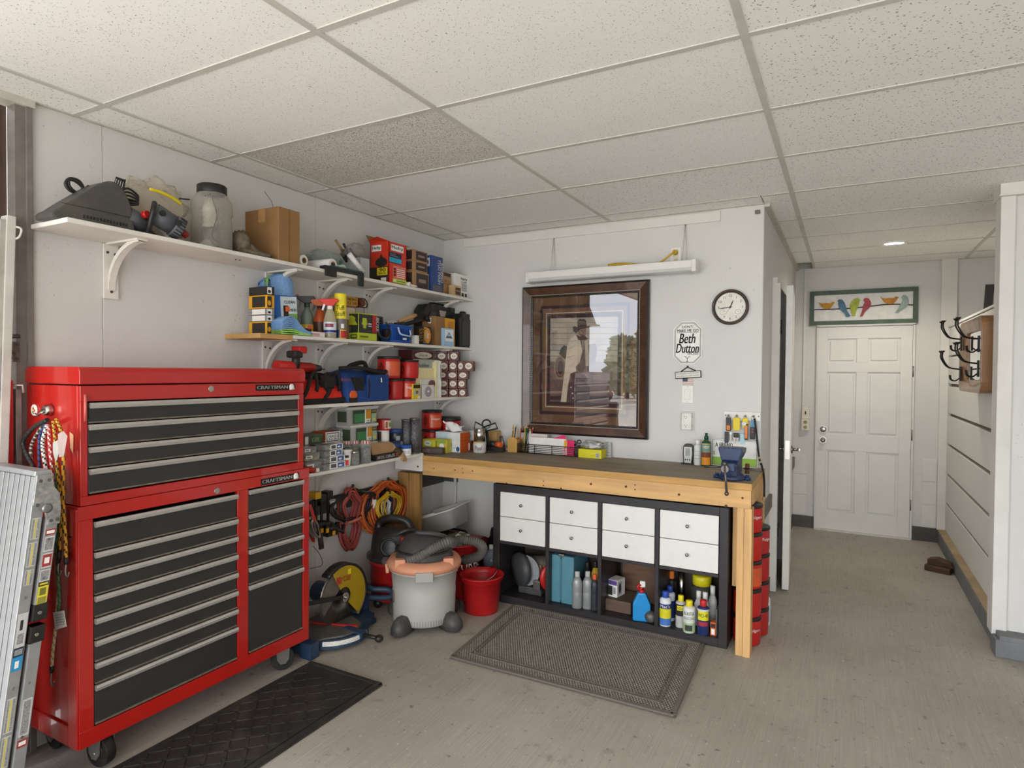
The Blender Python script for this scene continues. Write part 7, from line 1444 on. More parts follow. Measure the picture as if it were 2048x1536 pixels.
for y_, x_, h_ in ((5.35, .86, .18), (5.12, .88, .22), (4.98, .90, .25)): MB().bar((x_, y_ + .04, 1.974), (x_, y_ - .02, 1.974 + h_), .02, .05, up=(1, 0, 0)).w('slat', C('#3a3835', .5), t)
MB().box(.86, .95, 4.40, 5.02, 2.12, 2.20).w('plate', C('#5b5751', .5), t)
t = thing('wood_scrap', 'dark brown split wood block on the floor beside the right curb', 'wood block', (.67, 5.8, 0), math.radians(-20)); WD = C('#4d3624', .8, var=.4, ns=10, stretch=(.6, 4, 4))
MB().box(-.10, .07, -.05, .08, 0, .045).b('lower_piece', WD, t, bev=.008); MB().prism([(-.085, .045), (.085, .045), (.06, .075), (-.03, .10), (-.09, .085)], lambda p, q, t_: (p, t_, q), -.02, .07).b('upper_piece', WD, t, bev=.006)
# ---------------------------------------------------------------- cube shelf contents
KZ = .0505
def kp(u, v, y=3.66): return at(u, v, y=y)
# cell one: bench grinder
GRN = C('#3e3d3e', .45, var=.2, ns=18, dirt=.4, dirtcol='#6d665b')
p = kp(1045, 1180, 3.70); gx = -1.845
t = thing('bench_grinder', 'dark grey bench grinder with a wheel guard in the left cell of the cube shelf', 'grinder', (gx, 3.72, KZ))
MB().box(gx - .07, gx + .10, 3.66, 3.80, KZ, KZ + .05).w('base', GRN, t, bev=.01)
MB().cyl((gx - .03, 3.72, KZ + .165), (gx + .13, 3.80, KZ + .175), .07, seg=22).w('motor_body', C('#5b564c', .5, var=.2, dirt=.5, dirtcol='#8a8272'), t, bev=.004)
MB().box(gx + .03, gx + .09, 3.685, 3.70, KZ + .15, KZ + .20).w('motor_label', C('#8d6a55', .5), t)
Q = V3((-.55, -.84, .0)).to_track_quat('Z', 'Y').to_matrix().to_4x4(); wc = V3((gx - .045, 3.685, KZ + .155))
MB().lathe([(.108, 0), (.112, .012), (.105, .04), (.03, .055), (1e-4, .058)], wc, 30, T=Q).w('wheel_guard', GRN, t)
MB().cyl(wc + V3((.035, -.01, 0)), wc + V3((.045, -.004, 0)) + Q.to_3x3() @ V3((0, 0, .02)), .10, seg=28).w('grinding_wheel', C('#8b8d90', .8, var=.1, ns=60), t)
rc = V3((gx + .165, 3.70, KZ + .135)); MB().lathe([(.045, 0), (.095, 0), (.10, .012), (.095, .026), (.045, .026), (.045, 0)], rc, 28, T=V3((.75, -.6, 0)).to_track_quat('Z', 'Y').to_matrix().to_4x4()).w('red_guard', REDP, t)
MB().box(gx + .06, gx + .11, 3.62, 3.66, KZ + .05, KZ + .11).w('tool_rest', STEEL, t, bev=.003)
# cell two
x0, x1 = kp(1096, 1200, 3.62).x, kp(1146, 1200, 3.62).x; TEAL = C('#4f8290', .5, var=.12, ns=12, dirt=.25, dirtcol='#8a8577')
t = thing('teal_tool_case', 'teal moulded plastic tool case standing upright in the cube shelf', 'case', ((x0 + x1) / 2, 3.62, KZ)); w = x1 - x0; h = .315
for s_ in (-1, 1): MB().prism([(0 if s_ > 0 else -w/2, 0), (w/2 if s_ > 0 else 0, 0), (w/2 if s_ > 0 else 0, h * .97), (0 if s_ > 0 else -w/2, h * .97)], lambda p, q, t_: (p + s_ * .002, t_, q), 0, .26).b('shell_half', TEAL, t, bev=.010, seg=3)
MB().box(-w * .1, w * .12, -.002, .03, h * .94, h * 1.0).b('latch', STEEL, t, bev=.004); MB().box(-w * .03, w * .05, -.004, .004, .02, h * .9).b('seam_rib', C('#3f6d7a', .5), t, bev=.002)
MB().box(w/2 - .004, w/2 + .004, .03, .06, h * .35, h * .5).b('side_clip', C('#a7b5b5', .5), t)
OIL = C('#8f9090', .35, .3, var=.06)
def oil(u, lab, y, h, col, capc, wpx=20, vb=1215):
    p = kp(u, vb, y); r = wpx / 2 * mpp(p)
    return bottle('oil_bottle', lab, 'bottle', (p.x, y, KZ), [(r * .95, 0), (r, .006), (r, h * .42), (r * .94, h * .45), (r, h * .5), (r, h * .72), (r * .5, h * .86)], col, [(r * .48, h * .85), (r * .5, h * .86), (r * .5, h * .98), (r * .46, h), (1e-4, h)], capc, sq=.7)
for i in range(1): pass
t1 = oil(1154, 'grey oil bottle beside the teal case, left of two', 3.60, .23, OIL, C('#a9a9a6', .4)); t2 = oil(1175, 'grey oil bottle, right of the two silver ones beside the teal case', 3.62, .235, OIL, C('#a9a9a6', .4))
for o in (t1, t2):
    for i in range(6): MB().lathe([(.0291, .125 + i * .007), (.0305, .128 + i * .007), (.0291, .131 + i * .007)], seg=16, T=Matrix.Diagonal((1, .7, 1, 1)), cap=False).b('grip_rib', OIL, o)
oil(1189, 'slim black bottle with an orange cap against the cube shelf divider', 3.615, .225, C('#33363b', .35), C('#d9593a', .45), 15)
oil(1174, 'dark capped bottle behind the two grey oil bottles', 3.74, .25, BLACKP, BLACKP, 16); oil(1190, 'yellow bottle with a black cap behind the slim black one', 3.72, .27, C('#c9a02a', .4), BLACKP, 16)
# cell three
WDK = C('#5d4a3e', .65, var=.3, ns=8, stretch=(.6, 3, 4), dirt=.4, dirtcol='#8a7f70')
MB().box(-1.27, -.985, 3.90, 3.915, KZ, .37).w('panel_body', C('#6b4f3c', .6, var=.35, ns=5, stretch=(1, 1, 5)), thing('plywood_sheet', 'brown grained plywood panel at the back of the third cube shelf cell', 'panel', (-1.13, 3.91, KZ)), bev=.002)
x0, x1 = kp(1211, 1220, 3.66).x, kp(1262, 1225, 3.66).x; hB = kp(1236, 1201, 3.66).z - KZ
t = thing('wooden_box', 'weathered dark wooden block box lying in the third cube shelf cell', 'box', ((x0 + x1) / 2, 3.66, KZ)); MB().box(x0, x1, 3.655, 3.86, KZ, KZ + hB).w('box_body', WDK, t, bev=.004)
zb = KZ + hB + .001; xa_, xb_ = kp(1212, 1190, 3.68).x, kp(1232, 1190, 3.68).x
carton('bulb_carton', 'white and purple bulb carton standing on the weathered wooden box', 'box', ((xa_ + xb_) / 2, 3.70, zb), math.radians(-12), .068, .10, .105, WPAPER, [('F', 0, .72, 1, .98, C('#5b4584', .5)), ('F', .1, .1, .55, .65, INK), ('F', .62, .2, .9, .6, C('#8d8f95', .5)), ('R', .1, .1, .6, .9, C('#b9b3ad', .5)), ('R', .2, .2, .5, .8, C('#3c3a40', .5), 'OVAL')])
p = kp(1282, 1240, 3.60); SB = C('#1f86c4', .4, var=.05)
t = thing('blue_spray_bottle', 'bright blue bottle with a red nozzle ring and white trigger in the cube shelf', 'bottle', (p.x, 3.61, KZ), face((p.x, 3.61, 0)))
MB().prism([(-.048, 0), (.048, 0), (.052, .01), (.052, .10), (.03, .15), (.022, .17), (-.022, .17), (-.03, .15), (-.052, .10), (-.052, .01)], lambda p, q, t_: (p, t_, q), -.028, .028).b('body', SB, t, bev=.01)
MB().cyl((0, 0, .168), (0, 0, .185), .02, .016, seg=14).b('neck_ring', REDP, t); MB().lathe([(.008, -.008), (.018, -.008), (.02, 0), (.018, .008), (.008, .008), (.008, -.008)], (-.012, -.005, .20), 18, T=Euler((PI/2, 0, .4)).to_matrix().to_4x4()).b('red_ring', REDP, t); MB().box(-.012, .02, -.01, .01, .20, .235).b('trigger_head', WPL, t, bev=.004)
p = kp(1300, 1245, 3.59); t = thing('iron_ball', 'dull grey metal ball knob beside the blue bottle', 'ball', (p.x, 3.60, KZ)); MB().ball((p.x, 3.60, KZ + .035), .035, seg=20, rings=12).w('ball_body', C('#6b6765', .5, .5, var=.3, ns=20), t)
MB().tube(spline([(p.x + .02, 3.66, KZ + .05), (p.x + .035, 3.70, KZ + .12), (p.x + .03, 3.72, KZ + .17)]), .012, 8).w('stem', C('#5d5048', .5), t)
# cell four: spray cans
def spray(u, y, h, wpx, label, col, capc, deco=(), words_=(), group=None, vb=1260, domed=True):
    p = kp(u, vb, y); r = wpx / 2 * mpp(p)
    t = bottle('spray_can', label, 'spray can', (p.x, y, KZ), [(r * .94, 0), (r, .004), (r, h * .74), (r * .9, h * .79), (r * .55, h * .82)], col, [(r * .52, h * .80), (r * .56, h * .83), (r * .56, h * .97), (r * .5, h), (1e-4, h)], capc, [(r, a * h, b_ * h, m_, c, d) for a, b_, m_, c, d in deco])
    for s_, z0_, z1_, a0, a1, m_ in words_: wrap_text(t, s_, r + .0006, z0_ * h, z1_ * h, a0, a1, m_)
    return t
NV = C('#24356b', .4); WY = C('#d6cc2c', .4); LGN = C('#9fb48b', .4)
spray(1330, 3.61, .20, 23, 'white and blue spray can with a yellow band and blue cap', C('#d4d6d8', .35), C('#2747a0', .4), [(.04, .24, C('#4a74b5', .4), -75, 75), (.24, .52, WY, -75, 75), (.52, .66, NV, -75, 75)], [("Mac's", .55, .64, -50, 45, WHT)])
spray(1339, 3.70, .205, 21, 'second white and blue spray can behind the yellow banded one', C('#c4c8d0', .35), C('#223c8c', .4), [(.1, .6, NV, -75, 75)])
spray(1361, 3.63, .185, 20, 'black and white lubricant can with a tilted yellow cap', C('#b9b6b0', .35), C('#d8c81f', .4), [(.38, .74, C('#262424', .4), -80, 80), (.55, .7, WY, -45, 45)], [('WD-40', .58, .66, -40, 40, INK)])
spray(1378, 3.585, .18, 24, 'white and green silicone spray can with a yellow cap', C('#d2d3ca', .35), C('#d8c81f', .4), [(.04, .32, LGN, -75, 75), (.08, .26, C('#3a4038', .4), -40, 30)], [('BLASTER', .58, .68, -50, 50, INK), ('SILICONE', .44, .52, -50, 50, C('#5d7a52', .5))])
spray(1406, 3.59, .195, 23, 'dark blue lubricant can with a yellow shield and red cap', C('#232f5c', .35), C('#b8262a', .4), [(.44, .70, WY, -60, 60), (.28, .40, C('#a23446', .4), -55, 50), (.70, .76, C('#c9c9c9', .4), -90, 90)], [('WD-40', .54, .64, -52, 48, INK)])
p = kp(1344, 1190, 3.82); spray(1342, 3.84, .25, 18, 'dark bottle with an orange nozzle at the back of the right cell', BLACKP, C('#d9712a', .45)); p = kp(1362, 1190, 3.86); MB().cyl((0, 0, 0), (0, 0, .27), .022, seg=18).b('canister', CHROME, thing('chrome_canister', 'tall chrome cylinder at the back of the right cube shelf cell', 'canister', (p.x, 3.87, KZ)))
p = kp(1404, 1180, 3.80); t = thing('black_jar', 'large black jar with a yellow lid at the back of the right cell', 'jar', (p.x, 3.80, KZ)); MB().lathe([(.058, 0), (.062, .01), (.062, .19), (.045, .215)], seg=22).b('body', C('#3a3a38', .4), t); MB().lathe([(.055, .212), (.056, .265), (.05, .27), (1e-4, .27)], seg=22).b('lid', C('#cfc21f', .4), t)
for u, y, h, lab in ((1397, 3.71, .20, 'small white bottle, left of the white ones behind the dark blue can'), (1410, 3.69, .205, 'white bottle in the middle of the white ones behind the dark blue can'), (1425, 3.75, .23, 'white square shouldered bottle, rightmost behind the dark blue can')):
    p = kp(u, 1230, y); bottle('white_bottle', lab, 'bottle', (p.x, y, KZ), [(.024, 0), (.025, .005), (.025, h * .62), (.012, h * .78)], C('#cbcbc8', .45), [(.014, h * .76), (.014, h), (1e-4, h)], WPL, group='white bottles in the right cell')
x0, x1 = kp(1420, 1270, 3.585).x, kp(1431, 1270, 3.585).x; carton('orange_packet', 'small orange and white packet in the right corner of the cube shelf', 'box', ((x0 + x1) / 2, 3.59, KZ), 0, x1 - x0, .05, .075, C('#d0622a', .5), [('F', .2, .1, .8, .5, WPAPER), ('F', .1, .6, .9, .9, INK)])
MB().box(-.625, -.617, 3.60, 3.68, KZ, KZ + .15).w('sheet', C('#55565a', .4), thing('grey_folder', 'grey folded sheet standing beside the orange packet', 'folder', (-.621, 3.64, KZ)))
# ---------------------------------------------------------------- coffee cans stacked beside the bench
zz = 0
for i, lab in enumerate(('lowest red coffee can of the front stack beside the bench leg', 'second red coffee can from the floor beside the bench leg', 'orange labelled coffee can, middle of the front stack beside the leg', 'fourth red coffee can from the floor beside the bench leg', 'top red coffee can of the front stack under the bench end')):
    coffee_can(lab, (-.478, 3.735, zz), .158, .075, REDP, 'coffee cans stacked beside the bench', .2, OR2 if i in (2,) else None, 'Folgers' if i in (0, 4) else None); zz += .159
zz = 0
for i, lab in enumerate(('lowest red can of the rear stack beside the wall end', 'second red can of the rear stack beside the wall end', 'third red can of the rear stack beside the wall end', 'top red can of the rear stack beside the wall end')):
    coffee_can(lab, (-.452, 3.90, zz), .158, .072, C('#a32320', .35), 'coffee cans stacked beside the bench', .5, None, 'Folgers' if i == 3 else None); zz += .159
p = at(1535, 1250, y=4.03); t = bottle('white_jug', 'white jug with a blue label on the floor behind the stacked cans', 'jug', (-.435, 4.035, 0), [(.05, 0), (.052, .01), (.052, .16), (.02, .20)], C('#d2d2cc', .45), [(.022, .19), (.022, .225), (1e-4, .225)], BLACKP, [(.052, .03, .13, C('#4f86b8', .4), -60, 60), (.0525, .05, .10, WPAPER, -40, 40)])
# ---------------------------------------------------------------- shop vacuum
VG = C('#a3a29b', .5, var=.06, ns=8, dirt=.12, dirtcol='#6d685f'); PEACH = C('#c98b6c', .5, var=.08, dirt=.15, dirtcol='#7b6a5b'); CHA = C('#3c3b3b', .5, var=.15, ns=14, dirt=.35, dirtcol='#8a8173')
vc = V3((-2.235, 3.045, 0)); rz = face(vc)
t = thing('shop_vacuum', 'grey wet dry vacuum with a peach rim and dark lid on the floor', 'vacuum cleaner', vc, rz)
rb, rt, zr = .185, .198, .355
MB().lathe([(rb * .95, .035), (rb, .045), (rb, .07), (rb + .006, .22), (rb + .003, .225), (rt, .335), (rt + .012, .34), (rt + .012, zr)], seg=44).b('drum', VG, t)
m = MB()
for i in range(14):
    a = math.radians(-32 + i * 64 / 13) - PI / 2; m.bar((rb * 1.003 * math.cos(a), rb * 1.003 * math.sin(a), .046), (rb * 1.006 * math.cos(a), rb * 1.006 * math.sin(a), .078), .002, .004)
m.b('drum_ribs', C('#77766f', .5), t)['kind'] = 'stuff'
MB().lathe([(rt + .004, zr - .002), (rt + .022, zr), (rt + .026, zr + .025), (rt + .01, zr + .05), (rt - .03, zr + .06)], seg=44).b('rim', PEACH, t)
MB().lathe([(rt - .022, zr + .055), (rt - .03, zr + .075), (rt - .035, zr + .10), (rt - .05, zr + .13), (.12, zr + .17), (.06, zr + .19), (1e-4, zr + .195)], seg=40).b('lid_dome', CHA, t)
MB().lathe([(rt - .028, zr + .098), (rt - .022, zr + .104), (rt - .034, zr + .11)], seg=40, cap=False).b('lid_band', BLACKP, t)
MB().tube(spline([(.15, .0, zr + .09), (.14, -.02, zr + .16), (.06, -.06, zr + .20), (-.05, -.04, zr + .205)]), .014, 8).b('lid_handle', CHA, t)
for a in (-90, 55, 180): 
    q = math.radians(a); MB().bar(((rt + .02) * math.cos(q), (rt + .02) * math.sin(q), zr - .035), ((rt + .024) * math.cos(q), (rt + .024) * math.sin(q), zr + .02), .10 if a == -90 else .07, .02, up=(math.cos(q), math.sin(q), 0)).b('rim_latch', VG if a == -90 else PEACH, t, bev=.004)
for a in (-138, -42): 
    q = math.radians(a); MB().box(rt * .95 * math.cos(q) - .03, rt * .95 * math.cos(q) + .03, rt * .95 * math.sin(q) - .02, rt * .95 * math.sin(q) + .03, zr + .01, zr + .075).b('rim_clip', PEACH, t, bev=.006)
for a in (-128, -40, 40, 140):
    q = math.radians(a); T = Matrix.Rotation(q, 4, 'Z') @ Matrix.Translation((rb + .015, 0, 0))
    f = MB().grid([[T @ V3((x * sc_ + .01, y * sc_, z)) for x, y in ((-.06, -.045), (.02, -.05), (.06, -.03), (.068, 0), (.06, .03), (.02, .05), (-.06, .045))] for z, sc_ in ((.012, .92), (.02, 1.0), (.05, 1.0), (.075, .85), (.10, .55), (.104, .4))], closed=True); f.f.append([35 + i for i in range(7)]); f.m.append(0); f.sm.append(False)
    ft = f.b('caster_foot', CHA, t); MB().lathe([(.026, 0), (.026, .004), (.02, .006), (1e-4, .006)], T @ V3((.022, 0, .086)), 18, T=Matrix.Rotation(q, 4, 'Z') @ Matrix.Rotation(.55, 4, 'Y')).b('foot_cap', BLACKP, ft)
    MB().cyl(T @ V3((.02, -.012, .016)), T @ V3((.02, .012, .016)), .016, seg=12).b('caster', BLACKP, ft)
wrap_text(t, '10', rb + .006, .15, .23, -84, -66, C('#6b3a34', .5))
# corrugated hose
hp = [at(902, 1092, y=3.0), at(880, 1096, y=2.98), at(852, 1112, y=2.95), at(815, 1125, y=2.93), at(785, 1124, y=2.98), at(772, 1108, y=3.08), at(790, 1094, y=3.2), at(850, 1085, y=3.28), at(905, 1078, y=3.28), at(945, 1080, y=3.30), at(968, 1094, y=3.32), at(968, 1110, y=3.34), at(945, 1120, y=3.38), at(925, 1122, y=3.42)]
hp = [at(906, 1086, y=3.08), at(895, 1084, y=3.0), at(868, 1096, y=2.94), at(840, 1112, y=2.90), at(812, 1122, y=2.90), at(785, 1128, y=2.95), at(772, 1122, y=3.05)]
hs = spline(hp, 26); MB().tube(hs, .026, 14, rf=lambda i: .030 if i % 4 < 2 else .0235).w('hose', C('#56544f', .6, var=.12, ns=20, dirt=.4, dirtcol='#8f8778'), t)
hp2 = [at(898, 1086, y=3.22), at(915, 1080, y=3.26), at(938, 1081, y=3.30), at(957, 1086, y=3.34), at(966, 1097, y=3.38), at(960, 1110, y=3.42), at(944, 1117, y=3.44), at(930, 1120, y=3.46)]
MB().tube(spline(hp2, 20), .026, 14, rf=lambda i: .031 if i % 4 < 2 else .0245).w('hose', C('#56544f', .6, var=.12, ns=20, dirt=.4, dirtcol='#8f8778'), t)
MB().cyl(at(932, 1119, y=3.46), at(917, 1122, y=3.46), .032, seg=16).w('hose_cuff', BLACKP, t)
# black vacuum behind
bc = V3((-2.61, 3.24, 0)); t = thing('black_vacuum', 'black headed red vacuum with a carry handle behind the peach rimmed one', 'vacuum cleaner', bc)
VB2 = C('#242322', .4, var=.15, ns=16, dirt=.4, dirtcol='#6a6257')
MB().lathe([(.15, .04), (.16, .05), (.165, .27), (.175, .275), (.175, .30)], seg=32).b('drum', C('#9a1a17', .35), t)
MB().lathe([(.178, .295), (.19, .305), (.19, .325), (.165, .34), (.160, .40), (.150, .46), (.12, .495), (1e-4, .50)], seg=32).b('motor_head', VB2, t)
MB().tube(spline([(-.10, -.06, .47), (-.09, -.05, .53), (0, -.03, .56), (.09, .0, .54), (.12, .01, .47)]), .026, 10).b('carry_handle', VB2, t)
MB().tube(spline([(.06, -.10, .46), (.13, -.06, .50), (.17, .0, .485), (.18, .06, .44)]), .015, 8).b('side_handle', VB2, t)
p = at(805, 1085, y=3.12); MB().cyl(p, p + V3((0, 0, .035)), .014, .010, seg=10).w('red_switch', REDP, t)
fz = math.radians(-50)
for i in range(12): 
    a = math.radians(-150 + i * 5); MB().bar((.158 * math.cos(a), .158 * math.sin(a), .36), (.150 * math.cos(a), .150 * math.sin(a), .44), .004, .006).b('vent_rib', BLACKP, t)
MB().lathe([(.055, 0), (.06, .012), (.045, .012), (.045, .002), (1e-4, .002)], (.06, -.14, .40), 20, T=V3((.4, -.9, .1)).to_track_quat('Z', 'Y').to_matrix().to_4x4()).b('port', BLACKP, t)
for a in (-100, -20, 60, 160): q = math.radians(a); MB().ball((.15 * math.cos(q), .15 * math.sin(q), .03), .03, seg=12, rings=8).b('caster', BLACKP, t)
# red buckets
def bucket(label, c, h, r0, r1, col, name='bucket', handle=True, lipz=.0):
    t = thing(name, label, 'bucket', c, face(c))
    MB().lathe([(r0, 0), (r0 + .004, .006), (r1 * .94, h * .86), (r1, h * .87), (r1 + .006, h * .88), (r1 + .006, h * .965), (r1 + .010, h * .97), (r1 + .010, h), (r1 - .004, h), (r1 - .008, h * .86), (r0 - .004, .01), (1e-4, .01)], seg=40).b('bucket_body', col, t)
    return t
bcx = V3((-2.035, 3.385, 0)); hb = .235
t = bucket('bright red plastic bucket with a white bail beside the peach rimmed vacuum', bcx, hb, .105, .135, C('#a8171a', .35, var=.06))
MB().tube(spline([(-.09 , -.095, hb - .02), (-.07, -.10, hb - .012), (0, -.075, hb - .03), (.07, -.01, hb - .02), (.10, .05, hb + .006), (.085, .09, hb + .02), (.06, .115, hb)]), .004, 6).b('bail', CHROME, t)
for s_ in ((-.115, -.07), (.10, .095)): MB().ball((s_[0], s_[1], hb - .012), .012, seg=8, rings=6).b('bail_ear', C('#8f1417', .4), t)
tb = V3((-2.33, 3.55, 0)); t = bucket('tall red bucket with white lettering half hidden behind the vacuum', tb, .37, .125, .15, C('#a51b1c', .35), handle=False)
wrap_text(t, 'TURBO', .148, .205, .275, -8, 84, WHT)
blob(MB(), (0, 0, .36), (.10, .10, .05), 12, .4, 3).b('rag_fill', C('#5d6148', .9, var=.4, ns=20), t)
MB().add([(-.03, -.05, .40), (.06, -.06, .41), (.09, .02, .40), (.02, .04, .42)], [(0, 1, 2, 3)]).b('label_scrap', WPAPER, t, solid=.001)
p = at(972, 1140, y=3.80); t = thing('washer_fluid_jug', 'clear jug of dark blue washer fluid between the lettered bucket and cube shelf', 'jug', (-2.20, 3.80, 0)); MB().lathe([(.055, 0), (.06, .01), (.06, .20), (.03, .255), (.018, .27)], seg=22).b('jug_wall', clear('#c9d2da', .3, .08), t); MB().lathe([(.054, .004), (.057, .012), (.057, .13), (1e-4, .132)], seg=20).b('fluid', C('#1f3450', .2), t); MB().lathe([(.02, .265), (.02, .295), (1e-4, .295)], seg=14).b('cap', WPL, t)
# red toolbox and white wash tub
t = thing('red_toolbox', 'dusty red metal toolbox on the floor in the corner under the wash tub', 'toolbox', (-2.60, 3.90, 0)); DRD = C('#7d2a22', .45, var=.15, dirt=.4, dirtcol='#4a3b33')
MB().box(-2.80, -2.36, 3.80, 4.06, .0, .20).w('toolbox_body', DRD, t, bev=.006); MB().prism([(3.795, .20), (4.065, .20), (4.03, .27), (3.96, .30), (3.90, .30), (3.83, .27)], lambda p, q, t_: (t_, p, q), -2.805, -2.355).w('lid', DRD, t, bev=.004); MB().tube(spline([(-2.66, 3.93, .30), (-2.65, 3.93, .325), (-2.51, 3.93, .325), (-2.50, 3.93, .30)]), .008, 6).w('handle', BLACKP, t)
t = thing('wash_tub', 'white plastic wash tub tilted on top of the red toolbox', 'tub', (-2.655, 3.87, .34), rot=(math.radians(4), math.radians(-19), 0)); TW = C('#eae8e2', .45, var=.06, ns=6, dirt=.15, dirtcol='#6a665f')
def rr2(w, d, r_, z): return [(a, b_, z) for a, b_ in rrect(-w, w, -d, d, r_)]
MB().grid([rr2(.01, .008, .005, .0), rr2(.165, .115, .04, 0), rr2(.19, .135, .05, .13), rr2(.215, .16, .05, .132), rr2(.217, .162, .05, .142), rr2(.185, .13, .05, .142), rr2(.16, .11, .04, .008), rr2(.01, .008, .005, .008)], closed=True).b('tub_body', TW, t)
MB().prism([(-.09, .13), (.09, .13), (.07, .152), (-.07, .152)], lambda p, q, t_: (p, t_, q), -.170, -.155).b('rim_grip', TW, t, bev=.003)
t = thing('black_bag', 'lumpy black bag in the corner beside the cube shelf', 'bag', (-2.24, 4.0, 0)); blob(MB(), (-2.22, 4.0, .19), (.13, .09, .19), 14, .3, 2.2, flat=-.188).w('bag_body', BLACKP, t)
# levels leaning behind the vacuum
for i, (x_, y_, h_, mm, lab) in enumerate(((-2.77, 3.26, .74, BLACKP, 'black spirit level leaning on the wall between the two cord bundles'), (-2.77, 3.33, .70, C('#27466e', .4), 'blue edged bar leaning on the wall behind the black vacuum'), (-2.78, 3.39, .66, C('#8d6f4c', .6), 'narrow tan wooden strip leaning on the wall behind the black vacuum'))):
    t = thing('leaning_bar', lab, 'level', (x_ + .06, y_ + .02, 0)); MB().bar((x_ + .06, y_ - .06, .0), (-2.815, y_ + .11, h_), .06 if i == 0 else .022, .022, up=(1, 0, 0)).w('bar_body', mm, t)
# ---------------------------------------------------------------- hanging cords
def hook(t, y, z): MB().tube([(-2.83, y, z - .01), (-2.79, y, z - .012), (-2.775, y, z + .006)], .006, 6).ball((-2.775, y, z + .010), .011, seg=8, rings=6).w('peg', BLACKP, t)
def loopset(m, mats_n, cy, cz, ry, rz_, n, r, x0, seed, pinch=0, tilt=0.0):
    q = random.Random(seed)
    for k in range(n):
        a0 = q.uniform(0, .5); y_ = cy + q.uniform(-.25, .25) * ry * .5; sy = ry * q.uniform(.6, 1.05); sz = rz_ * q.uniform(.82, 1.04); xx = x0 + k * .004
        pts = []
        for i in range(20):
            a = 2 * PI * i / 20; c, s_ = math.sin(a), math.cos(a); w = sy * (1 - pinch * math.exp(-((s_ - .1) / .25) ** 2)) * (.55 if s_ > .75 else 1)
            pts.append((xx + .008 * math.sin(a * 2 + a0), y_ + w * c * .5 * (1 if k % 2 else 1.1) + tilt * s_, cz + (sz * s_ - rz_) * 1.0))
        m[k % mats_n].tube(pts, r, 6, closed=True)
RC, RC2, BC = C('#a04540', .45), C('#3d2623', .5), BLACKP
yh = at(700, 972, x=-2.80).y; zh = at(700, 974, x=-2.80).z
t = thing('extension_cable', 'twisted red and black extension cord bundle on the left wall peg', 'cord', (-2.80, yh, zh)); hook(t, yh, zh)
P_ = at(695, 1030, x=-2.80); rzv = (zh - at(695, 1098, x=-2.80).z) / 2
ms_ = [MB(), MB()]; loopset(ms_, 2, yh - .02, zh, .19, rzv, 12, .0070, -2.80, 4, .62, .0); ms_[0].w('red_strand', RC, t)['kind'] = 'stuff'; ms_[1].w('dark_strand', C('#8a3c36', .5), t)['kind'] = 'stuff'
m = MB(); loopset([m], 1, yh + .01, zh - .01, .42, rzv * .52, 4, .008, -2.775, 9, 0, 0); m.w('black_strand', BC, t)['kind'] = 'stuff'
zc_ = zh - rzv * 1.12; MB().tube(spline([(-2.80, yh - .09, zc_), (-2.755, yh - .03, zc_ + .01), (-2.755, yh + .05, zc_ + .02), (-2.80, yh + .07, zc_ + .02)]), .010, 6).w('wrap_turn', C('#b5604f', .5), t)
pl = at(730, 1040, x=-2.79); MB().tube(spline([(-2.79, yh + .12, zh - .10), (-2.78, pl.y, pl.z + .06), (-2.785, pl.y, pl.z)]), .008, 6).cyl((-2.785, pl.y, pl.z), (-2.785, pl.y + .004, pl.z - .055), .016, .013, seg=10).w('plug', BC, t)
p = at(665, 1000, x=-2.79); MB().cyl(p, p + V3((0, .01, -.05)), .02, seg=10).w('socket_end', C('#bcbab5', .4), t)
yh2 = at(771, 957, x=-2.80).y; zh2 = at(771, 960, x=-2.80).z; rz2 = (zh2 - at(768, 1062, x=-2.80).z) / 2
t = thing('extension_cable', 'orange extension cord coil hung on the right wall peg by the bench leg', 'cord', (-2.80, yh2, zh2)); hook(t, yh2, zh2); OC = C('#c4622a', .45); OC2 = C('#a8481f', .45)
ms_ = [MB(), MB()]; loopset(ms_, 2, yh2 - .02, zh2, .40, rz2, 12, .0068, -2.80, 21, 0); ms_[0].w('orange_strand', OC, t)['kind'] = 'stuff'; ms_[1].w('orange_strand', OC2, t)['kind'] = 'stuff'
MB().tube([(-2.785, yh2, zh2), (-2.765, yh2 - .03, zh2 - .08)], .006, 6).w('cord_tie', BC, t); p = at(748, 1005, x=-2.765); MB().box(-2.768, -2.755, p.y - .012, p.y + .012, p.z - .035, p.z + .02).w('white_tag', WPAPER, t)
yy = at(778, 985, x=-2.74).y; zy = at(778, 984, x=-2.74).z; rz3 = (zy - at(778, 1042, x=-2.74).z) / 2
t = thing('yellow_cord_coil', 'smaller yellow extension cord coil hanging in front of the orange one', 'cord', (-2.74, yy, zy)); ms_ = [MB()]; loopset(ms_, 1, yy, zy, .24, rz3, 8, .0062, -2.755, 33, 0); ms_[0].w('yellow_strand', C('#b8921f', .45), t)['kind'] = 'stuff'
MB().tube([(-2.79, yy, zy + .01), (-2.73, yy, zy + .004), (-2.73, yy - .01, zy - .05)], .006, 6).w('cord_tie', BC, t)
t = thing('white_cord_coil', 'white cord bundle hanging inside the yellow coil', 'cord', (-2.755, yy, zy - .06)); ms_ = [MB()]; loopset(ms_, 1, yy + .0, zy - .05, .10, rz3 * .75, 5, .006, -2.775, 41, .3); ms_[0].w('white_strand', C('#cfcdc8', .45), t)['kind'] = 'stuff'
